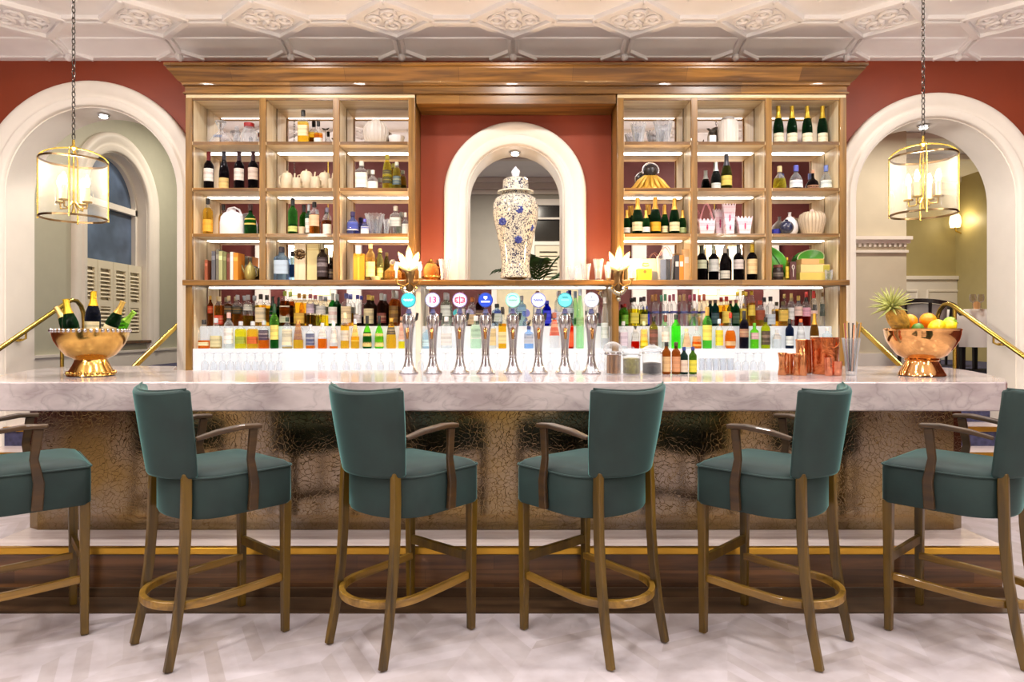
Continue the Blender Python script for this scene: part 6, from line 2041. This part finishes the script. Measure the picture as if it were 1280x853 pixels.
def pedestal(x, mat, label, rim_beads):
    t = thing('punch_bowl', label, 'bowl', ((x - 640) * kb, YBW, ZT))
    r0 = 26 * kb
    pr = [(.0002, .004), (r0 * .95, 0), (r0 * 1.02, .004), (r0 * 1.0, .012), (r0 * .92, .03), (r0 * .78, .06), (r0 * .70, .082), (r0 * .68, .092)]
    MB().lathe(pr, 40).build('foot', mat, t)
    R_ = 42 * kb
    pb = [(r0 * .68, .092), (r0 * .74, .098), (r0 * 1.05, .118), (R_ * .82, .16), (R_ * .94, .2), (R_ * .99, .235), (R_, .258), (R_ * 1.015, .264), (R_ * .985, .266), (R_ * .96, .255), (R_ * .92, .2), (R_ * .78, .165), (r0 * .9, .125), (.0002, .112)]
    MB().lathe(pb, 56).build('bowl', mat, t)
    m = MB()
    n = 26
    if rim_beads:
        for q in range(n):
            a = 2 * PI * q / n
            m.ball((r0 * .97 * math.cos(a), r0 * .97 * math.sin(a), .018), .011, 8, 6)
        m.build('beaded_edge', mat, t)
        m = MB()
        for q in range(44):
            a = 2 * PI * q / 44
            m.ball((R_ * 1.0 * math.cos(a), R_ * 1.0 * math.sin(a), .256), .011, 8, 6, sx=.9, sy=.9)
        m.build('rim_studs', M_CHROME, t)
    else:
        MB().lathe([(r0 * .69, .082), (r0 * .76, .09), (r0 * .69, .099)], 36).build('collar', mat, t)
        MB().lathe([(R_ * 1.0, .255), (R_ * 1.02, .262), (R_ * .99, .268)], 48).build('rim', mat, t)
    return t


pedestal(114, M_GOLD, 'polished gold pedestal bowl with studded rim holding champagne bottles', True)
pedestal(1152, M_ROSEGOLD, 'polished rose-gold pedestal bowl piled with fruit', False)
CHX = (114 - 640) * kb
# champagne bottles: place each so that its mouth shows where it does in the photo
for (xm, ym, xb, dy, foil, gl, lab) in ((70, 384, 103, .03, srgb(206, 176, 110), DGRN, 'champagne bottle with dull gold foil leaning out to the wall side'),
                                  (82, 374, 95, -.06, srgb(216, 180, 50), DGRN, 'champagne bottle with yellow foil leaning slightly to the wall side'),
                                  (117, 364, 115, .04, srgb(236, 186, 40), (.04, .05, .09), 'upright champagne bottle with bright yellow foil in the middle'),
                                  (154, 377, 124, -.03, srgb(216, 180, 90), DGRN, 'champagne bottle with gold foil leaning towards the shelving'),
                                  (168, 390, 124, .06, srgb(150, 206, 70), LGRN, 'champagne bottle with lime green foil leaning out lowest towards the shelving')):
    Y = YBW + dy
    mouth = px(xm, ym, Y)
    foot0 = px(xb, 440, Y)
    d = (mouth - foot0).normalized()
    Hb = .265 if abs(xm - xb) < 20 else .225
    base = mouth - d * Hb
    tb_ = bottle(0, 0, 0, 1, 0, 'champagne', gl, None, (CRM, .34, .46, INK), foil, lab, 'in the gold bowl', 'champagne bottles in the gold bowl', name='champagne_bottle', foil=True, metal=.5, base=base) if False else None
    # direct size: width 19 px, height .31 m
    w_ = (.08 if abs(xm - xb) < 20 else .07) / Y * FPX
    yt = HOR - (Hb - EYE) * FPX / Y
    o = bottle(0, yt, w_, Y, 0.0, 'champagne', gl, None, (CRM, .10, .34, INK), foil, lab, 'in the gold bowl', 'champagne bottles in the gold bowl', name='champagne_bottle', foil=True, metal=.5, base=base)
    o.rotation_euler = (0, math.atan2(d.x, d.z), 0)

FX = (1152 - 640) * kb


def fruit(name, label, x, y, dy, r, c, stretch=1.0, tilt=0.0):
    p = px(x, y, YBW + dy)
    t = thing(name, label, name if name != 'lime_fruit' else 'lime', p, group='fruit in the rose-gold bowl')
    prof = []
    for i in range(15):
        a = PI * i / 14
        z = -r * stretch * math.cos(a)
        rr = max(.0002, r * math.sin(a) ** (1.0 if stretch == 1 else .9))
        prof.append((rr, z))
    if stretch > 1:
        prof = [(.0002, -r * stretch * 1.12), (r * .14, -r * stretch * 1.08)] + prof[1:-1] + [(r * .14, r * stretch * 1.08), (.0002, r * stretch * 1.12)]
    MB().lathe(prof, 22).build('peel', paint(c, .38, noise=.08, scale=40, bump=.25), t)
    MB().lathe([(.0002, 0), (r * .13, .001), (r * .1, .004), (.0002, .003)], 8, (0, 0, r * stretch * (1.12 if stretch > 1 else .995))).build('stem_button', paint(srgb(90, 100, 40), .6), t)
    t.rotation_euler = (math.radians(60 * (stretch > 1)), tilt, random.random() * 3)
    return t


OR_, LM, LE = srgb(244, 150, 20), srgb(74, 120, 30), srgb(250, 206, 20)
fruit('orange', 'orange beside the pineapple leaves in the fruit bowl', 1137, 402, .06, .042, OR_)
fruit('orange', 'orange at the middle back of the fruit bowl', 1160, 401, .05, .044, OR_)
fruit('lime', 'dark green lime in front of the two oranges', 1147, 411, -.08, .030, LM, 1.12)
fruit('lime', 'small green lime tucked between lemons at the bowl centre', 1160, 416, -.13, .024, srgb(96, 130, 50), 1.12)
fruit('lemon', 'large yellow lemon at the front middle of the fruit bowl', 1171, 409, -.09, .04, LE, 1.18, .4)
fruit('lemon', 'yellow lemon at the handrail end of the fruit bowl', 1186, 409, -.02, .034, LE, 1.18, -.3)
fruit('lime', 'pale green lime resting behind the end lemon', 1187, 404, .06, .034, srgb(150, 190, 50), 1.1)
for i, (x, y, dy) in enumerate(((1150, 421, -.02), (1167, 421, .03))):
    fruit('orange', 'orange buried low in the fruit bowl under the others, %s from the pineapple' % ORD[i], x, y, dy, .045, OR_)
# pineapple lying in the bowl, crown out
p0 = px(1122, 399, YBW - .04)
t = thing('pineapple', 'pineapple lying in the fruit bowl with its spiky crown over the rim', 'pineapple', p0, group=None)
MB().lathe([(max(.0002, .052 * math.sin(PI * q / 12) ** .6), .085 * -math.cos(PI * q / 12)) for q in range(13)], 22).build('fruit_body', paint(srgb(176, 130, 40), .6, noise=.4, scale=45, bump=.8), t)
cr_ = MB()
rn = random.Random(5)
for q in range(46):
    lay = q / 46
    a = q * 2.4
    sp = .25 + 1.05 * (1 - lay)
    L_ = .075 + .055 * lay
    pts = []
    for j in range(6):
        v = j / 5
        r = L_ * v * math.sin(sp) * (1 + .5 * v)
        z = .075 + L_ * v * math.cos(sp) - .02 * v * v * sp
        pts.append((r * math.cos(a), r * math.sin(a), z))
    cr_.tube(pts, [.008, .0085, .0075, .006, .004, .001], 4, flat=None)
cr_.build('crown', paint(srgb(168, 170, 96), .5, noise=.3, scale=18), t, angle=80)
t.rotation_euler = (math.radians(14), math.radians(-34), 0)

# ------------------------------------------------------------------ jars, small bottles and copper ware on the counter
YJ = 3.80
kj = YJ / FPX


def jar(x, y, w, ytop, name, label, fillc, fillf, lid, fillname, sticks=False):
    zt = EYE + (HOR - ytop) * kj - ZT
    Rr = w / 2 * kj
    t = thing(name, label, 'jar', ((x - 640) * kj, YJ, ZT), group='lidded jars beside the last tap')
    bz = zt * (.68 if lid == 'knob' else .74)
    MB().lathe([(.0002, .004), (Rr * .9, 0), (Rr, .006), (Rr, bz * .93), (Rr * .9, bz), (Rr * .92, bz + .004)], 26).build('glass', M_CLEAR, t)
    if sticks:
        m = MB()
        for q in range(14):
            a, r = q * 2.4, Rr * .72 * math.sqrt((q + .5) / 14)
            m.tube([(r * math.cos(a), r * math.sin(a), .006), (r * math.cos(a) * 1.05 + .003, r * math.sin(a) * 1.05, bz * fillf * (.86 + .14 * ((q * 37) % 10) / 10))], .0085, 8)
        m.build(fillname, paint(fillc, .6, noise=.2, scale=30), t)
    else:
        m = MB().lathe([(.0002, .006), (Rr * .88, .005), (Rr * .94, .012), (Rr * .94, bz * fillf), (Rr * .5, bz * fillf + .004), (.0002, bz * fillf + .002)], 24)
        m.build(fillname, paint(fillc, .6, noise=.45, scale=70, bump=.6), t)
    if lid == 'knob':
        MB().lathe([(Rr * .8, bz - .004), (Rr * 1.12, bz + .004), (Rr * 1.15, bz + .02), (Rr * .95, bz + .042), (Rr * .4, zt - .004), (.0002, zt)], 26).build('lid', glass((.93, .94, .95), .8), t)
        MB().lathe([(Rr * 1.02, bz * .88), (Rr * 1.05, bz * .92), (Rr * 1.02, bz * .97)], 24).build('rim', M_CHROME, t)
    else:
        MB().lathe([(Rr * .7, bz - .006), (Rr * 1.04, bz + .004), (Rr * 1.06, bz + .016), (Rr * .7, bz + .03), (Rr * .3, zt - .008), (Rr * .24, zt), (.0002, zt)], 24).build('lid', glass((.92, .94, .96), .8), t)
        MB().tube([(Rr * 1.03 * math.cos(a), Rr * 1.03 * math.sin(a), bz * .95) for a in [2 * PI * q / 24 for q in range(24)]], .003, 6, closed=True).build('wire_bail', M_CHROME, t)
    return t


jar(766, 0, 21, 427, 'spice_jar', 'glass jar of brown cinnamon sticks under a domed lid', srgb(130, 86, 40), .96, 'knob', 'cinnamon_sticks', True)
jar(789.5, 0, 22, 434, 'spice_jar', 'glass clip jar half filled with olive-green pods', srgb(116, 110, 50), .78, 'flat', 'green_pods')
jar(815, 0, 24, 430, 'spice_jar', 'glass clip jar a third filled with black berries', srgb(34, 32, 38), .5, 'flat', 'black_berries')
for x, yt, w, c, cap, lab, d in ((833, 428, 11, (.50, .22, .05), BLK, (srgb(206, 170, 120), .08, .55, srgb(150, 100, 60)), 'small brown bottle with tan label next to the black berry jar'),
                                 (845, 428, 11, (.48, .20, .05), srgb(70, 50, 30), (srgb(196, 140, 100), .08, .55, srgb(130, 80, 50)), 'small brown bottle with terracotta label'),
                                 (855, 434, 10, (.08, .14, .12), srgb(30, 50, 120), (srgb(206, 190, 170), .08, .52, srgb(120, 60, 60)), 'small dark bottle with blue cap and grey-pink label'),
                                 (866, 434, 10, (.2, .34, .06), srgb(36, 44, 110), (srgb(206, 196, 60), .08, .52, srgb(100, 100, 40)), 'small green bottle with blue cap and yellow label')):
    bottle(x, yt, w, 3.80, ZT, 'tall', c, None, lab, cap, d, 'on the marble', 'small mixer bottles on the marble', name='mixer_bottle')


def cup_thing(name, label, cat, x, Y, w, ytop, prof, mat, part='body', group=None, zb=ZT, seg=28):
    k_ = Y / FPX
    H_ = EYE + (HOR - ytop) * k_ - zb
    R_ = w / 2 * k_
    t = thing(name, label, cat, ((x - 640) * k_, Y, zb), group=group)
    MB().lathe([(max(.0002, r * R_), q * H_) for r, q in prof], seg).build(part, mat, t)
    return t, R_, H_


WAIST = [(0, .03), (.95, .0), (1, .02), (.80, .35), (.74, .55), (.82, .8), (1, .98), (.95, 1), (.75, .78), (.66, .55), (.7, .1), (0, .06)]
STR = [(0, .03), (.84, .0), (.88, .02), (.94, .5), (1, .97), (1.02, 1), (.95, 1), (.88, .5), (.8, .05), (0, .04)]
cup_thing('copper_cup', 'small waisted copper cup standing first in the cluster', 'cup', 978, 3.74, 11, 441, WAIST, M_COPPER, group='small copper cups')
cup_thing('copper_cup', 'small waisted copper cup second in the cluster', 'cup', 987, 3.78, 11, 442, WAIST, M_COPPER, group='small copper cups')
cup_thing('copper_cup', 'small waisted copper cup touching the tall copper shaker', 'cup', 996, 3.72, 10, 442, WAIST, M_COPPER, group='small copper cups')
t, R_, H_ = cup_thing('cocktail_shaker', 'tall straight copper shaker tin with a rolled rim', 'shaker', 1002, 3.86, 14, 425, STR, M_COPPER)
MB().tube([(R_ * 1.0 * math.cos(a), R_ * 1.0 * math.sin(a), H_) for a in [2 * PI * q / 24 for q in range(24)]], .003, 6, closed=True).build('rim', M_COPPER, t)
t, R_, H_ = cup_thing('cocktail_shaker', 'slim copper shaker with tapering shoulder before the straight tin', 'shaker', 1003.5, 3.70, 10, 432, [(0, .02), (.9, 0), (1, .04), (1, .62), (.8, .78), (.55, .9), (.5, .98), (.0, 1)], M_COPPER)
t, R_, H_ = cup_thing('mixing_tin', 'thin copper tin beside the big copper bucket', 'tin', 1011, 3.895, 7, 425, STR, M_COPPER)
t, R_, H_ = cup_thing('ice_bucket', 'large copper ice bucket with straight hammered sides', 'bucket', 1031, 3.82, 33, 422, [(0, .02), (.88, 0), (.92, .03), (1, .97), (1.04, .98), (1.04, 1), (.96, 1), (.9, .5), (.82, .05), (0, .04)], paint(srgb(216, 128, 80), .2, 1.0, bump=.3, scale=60))
m = MB().tube([(R_ * .62 * math.cos(a), -R_ * .92 + .0, H_ * .88 - R_ * .45 * math.sin(a)) for a in [PI * q / 16 for q in range(17)]], .004, 6)
m.build('bail_handle', M_COPPER, t)
cup_thing('copper_cup', 'small pinkish copper cup standing in front of the bucket', 'cup', 1036, 3.68, 10, 447, STR, paint(srgb(232, 150, 116), .2, 1.0), group=None)
cup_thing('copper_mug', 'rose copper mug at the crystal vase side of the bucket', 'mug', 1045, 3.70, 15, 452, STR, paint(srgb(226, 150, 118), .2, 1.0))
t = cut_vase('vase', 'cut-crystal vase of straws and stirrers on the marble', 'vase', 1064, ZT, 21, 424, Y=3.73)
rs = random.Random(11)
SC = [srgb(150, 110, 90), srgb(60, 56, 50), srgb(226, 186, 130), srgb(190, 190, 60), srgb(170, 90, 80), srgb(90, 84, 70), srgb(220, 160, 120), srgb(120, 120, 110), srgb(200, 150, 60)]
for q, c in enumerate(SC):
    a = 2 * PI * q / 9 + .3
    b0 = Vector(((1064 - 640) * 3.73 / FPX + .014 * math.cos(a), 3.73 + .014 * math.sin(a), ZT + .024))
    tilt = Vector((.02 + .11 * math.cos(a), .11 * math.sin(a), 1)).normalized()
    o = MB().tube([(0, 0, 0), tuple(tilt * (.26 + .03 * rs.random()))], .0045, 7).build('drinking_straw', paint(c, .5), None)
    o.location = b0
    nm = ['brown', 'black', 'peach', 'yellow-green', 'brick red', 'dark taupe', 'salmon', 'grey', 'ochre'][q]
    tag(o, '%s drinking straw standing in the cut-crystal vase' % nm, 'straw', 'straws in the crystal vase')

# ------------------------------------------------------------------ the dining room beyond
M_NIGHT = paint(srgb(40, 34, 32), .4)


def dining_table(x, y, lab, lab2):
    t = thing('dining_table', lab, 'table', (x, y, LAND))
    MB().lathe([(.0002, .71), (.50, .71), (.50, .735), (.0002, .735)], 32).build('tabletop', M_DARKWOOD, t)
    for k in range(4):
        a = PI / 4 + PI / 2 * k
        MB().tube([(.36 * math.cos(a), .36 * math.sin(a), .71), (.36 * math.cos(a), .36 * math.sin(a), .0)], [1, .8], flat=(.05, .05)).build('leg', M_NIGHT, t, smooth=False)
    n = 72
    c = MB()
    for r, z, w in ((.0002, .742, 0), (.50, .742, 0), (.515, .735, 0), (.53, .60, .012), (.545, .42, .028), (.55, .30, .04)):
        for q in range(n):
            a = 2 * PI * q / n
            rr = r + w * math.sin(9 * a)
            c.v.append((rr * math.cos(a), rr * math.sin(a), z))
    for j in range(5):
        for q in range(n):
            c.f.append((j * n + q, j * n + (q + 1) % n, (j + 1) * n + (q + 1) % n, (j + 1) * n + q))
            c.m.append(0)
    o = c.build('tablecloth', M_CLOTH, angle=80, loc=(x, y, LAND))
    tag(o, lab2, 'tablecloth')


dining_table(5.62, 8.0, 'round dining table under a white cloth behind the fruit bowl', 'white cloth draped over the table behind the fruit bowl')


def dining_chair(x, y, rz, lab):
    t = thing('dining_chair', lab, 'chair', (x, y, LAND), rz)
    m = MB().box(-.23, .23, -.22, .24, .42, .48)
    m.build('seat', paint(srgb(176, 174, 168), .7), t, smooth=False, bevel=.02)
    for sx_, sy_ in ((-1, 1), (1, 1), (-1, -1), (1, -1)):
        MB().tube([(sx_ * .2, sy_ * .2, .42), (sx_ * .21, sy_ * (.21 if sy_ > 0 else .24), 0)], [1, .75], flat=(.035, .035)).build('leg', M_NIGHT, t, smooth=False)
    pts = [(.27 * math.cos(a), -.02 + .25 * math.sin(a), .83 - .06 * (1 + math.sin(a))) for a in [PI * 1.0 + PI * q / 16 for q in range(17)]]
    pts = [(-.27, .16, .68)] + pts + [(.27, .16, .68)]
    MB().tube(pts, 1, flat=(.03, .045)).build('back_rail', M_NIGHT, t, smooth=False)
    for a in (PI + .15, PI * 1.5 - .5, PI * 1.5 + .5, 2 * PI - .15):
        MB().tube([(.24 * math.cos(a), -.02 + .22 * math.sin(a), .45), (.27 * math.cos(a), -.02 + .25 * math.sin(a), .83 - .06 * (1 + math.sin(a)))], 1, flat=(.025, .025)).build('back_post', M_NIGHT, t, smooth=False)
    m = MB()
    arcp = [PI * 1.12 + PI * .76 * q / 10 for q in range(11)]
    for a in arcp:
        m.v += [(.245 * math.cos(a), -.02 + .225 * math.sin(a), .48), (.262 * math.cos(a), -.02 + .242 * math.sin(a), .80 - .06 * (1 + math.sin(a)))]
    for q in range(10):
        m.f.append((2 * q, 2 * q + 2, 2 * q + 3, 2 * q + 1))
        m.m.append(0)
    o = m.build('back_pad', paint(srgb(166, 162, 156), .7), t)
    s = o.modifiers.new('solid', 'SOLIDIFY')
    s.thickness = .03
    return t


dining_chair(4.75, 7.42, -1.0, 'grey padded dining chair with dark curved rail behind the fruit bowl')
dining_chair(5.9, 9.05, 2.9, 'dark dining chair on the far side of the white-clothed table')
for i, (x, yt, w, lab) in enumerate(((1216, 364, 9, 'stemmed glass with amber light on the white tablecloth'), (1226, 366, 8, 'clear stemmed glass further along the white tablecloth'))):
    k_ = 7.5 / FPX
    o = MB().lathe([(.0002, 0), (.03, .002), (.004, .006), (.004, .07), (.03, .09), (.036, .13), (.03, .17)], 18).build('wine_glass', glass((.8, .74, .68), .9))
    tag(o, lab, 'glass', 'glasses on the dining table')
    o.location = ((x - 640) * k_, 7.5, LAND + .742)
o = MB().lathe([(.0002, 0), (.03, 0), (.036, .05), (.03, .09), (.024, .09), (.0002, .02)], 16).build('candle_holder', paint(srgb(176, 110, 60), .3, .3, emit=(1, .6, .25), estr=.3))
tag(o, 'small amber candle holder between the glasses on the white tablecloth', 'candle holder')
o.location = ((1221 - 640) * 7.6 / FPX, 7.6, LAND + .742)
# sconce on the olive wall
p = px(1197, 285, 10.6)
t = thing('wall_lamp', 'wall lamp with a lit cream shade on the olive dining room wall', 'wall light', (p.x, 10.62, p.z))
MB().box(-.02 + .1, .05 + .1, .03, .08, -.12, .08).build('back_plate', M_BRASS, t, smooth=False, bevel=.01)
MB().tube([(.11, .04, -.04), (.08, -.02, -.09), (.02, -.06, -.09), (-.07, -.08, -.06), (-.08, -.08, .0)], .012, 8).build('arm', M_BRASS, t)
MB().lathe([(.07, .0), (.085, .08), (.075, .17), (.055, .21)], 20, (-.08, -.08, 0)).build('shade', glow((1.0, .84, .5), 3.0), t)
d = bpy.data.lights.new('wall_lamp_light', 'POINT')
d.energy = 9
d.color = (1, .8, .45)
d.shadow_soft_size = .08
l = bpy.data.objects.new('wall_lamp_light', d)
COL.objects.link(l)
l.location = (p.x - .08, 10.4, p.z + .1)
# potted palm behind the temple jar
t = thing('potted_palm', 'feathery green palm behind the temple jar in the far room', 'plant', (.28, 7.2, LAND))
MB().lathe([(.0002, .01), (.13, 0), (.17, .3), (.18, .34), (.16, .34), (.14, .28), (.0002, .26)], 24).build('pot', paint(srgb(200, 196, 190), .4), t)
MB().tube([(0, 0, .28), (.01, 0, .6), (0, .01, .95)], [.03, .024, .018], 8).build('stem', paint(srgb(110, 90, 50), .7), t)
rp = random.Random(2)
GP = paint(srgb(60, 100, 44), .45, noise=.25)
for q in range(13):
    a = q * 2.4
    L_ = .5 + .25 * rp.random()
    up = .35 + .9 * rp.random()
    f = MB()
    spine = []
    for j in range(9):
        v = j / 8
        spine.append(Vector((math.cos(a) * L_ * v * math.cos(up) * 1.1, math.sin(a) * L_ * v * math.cos(up) * 1.1, .9 + L_ * v * math.sin(up) + .1 * v - .35 * v * v)))
    f.tube(spine, [.008 - .006 * j / 8 for j in range(9)], 5)
    for j in range(2, 9):
        for h in (0, .5):
            if j == 8 and h:
                continue
            b0 = spine[j].lerp(spine[min(8, j + 1)], h)
            tg = (spine[j] - spine[j - 1]).normalized()
            sd = tg.cross(Vector((0, 0, 1))).normalized()
            for s in (-1, 1):
                ll = .22 * (1 - .5 * j / 8)
                tip = b0 + tg * ll * .7 + sd * s * ll * .8 - Vector((0, 0, .05))
                wv = tg * .014
                f.add([b0 - wv, b0 + wv, (b0 + tip) / 2 + wv * .9 + Vector((0, 0, .02)), tip, (b0 + tip) / 2 - wv * .9 + Vector((0, 0, .02))], [(0, 1, 2, 3, 4)])
    f.build('frond', GP, t, smooth=False)
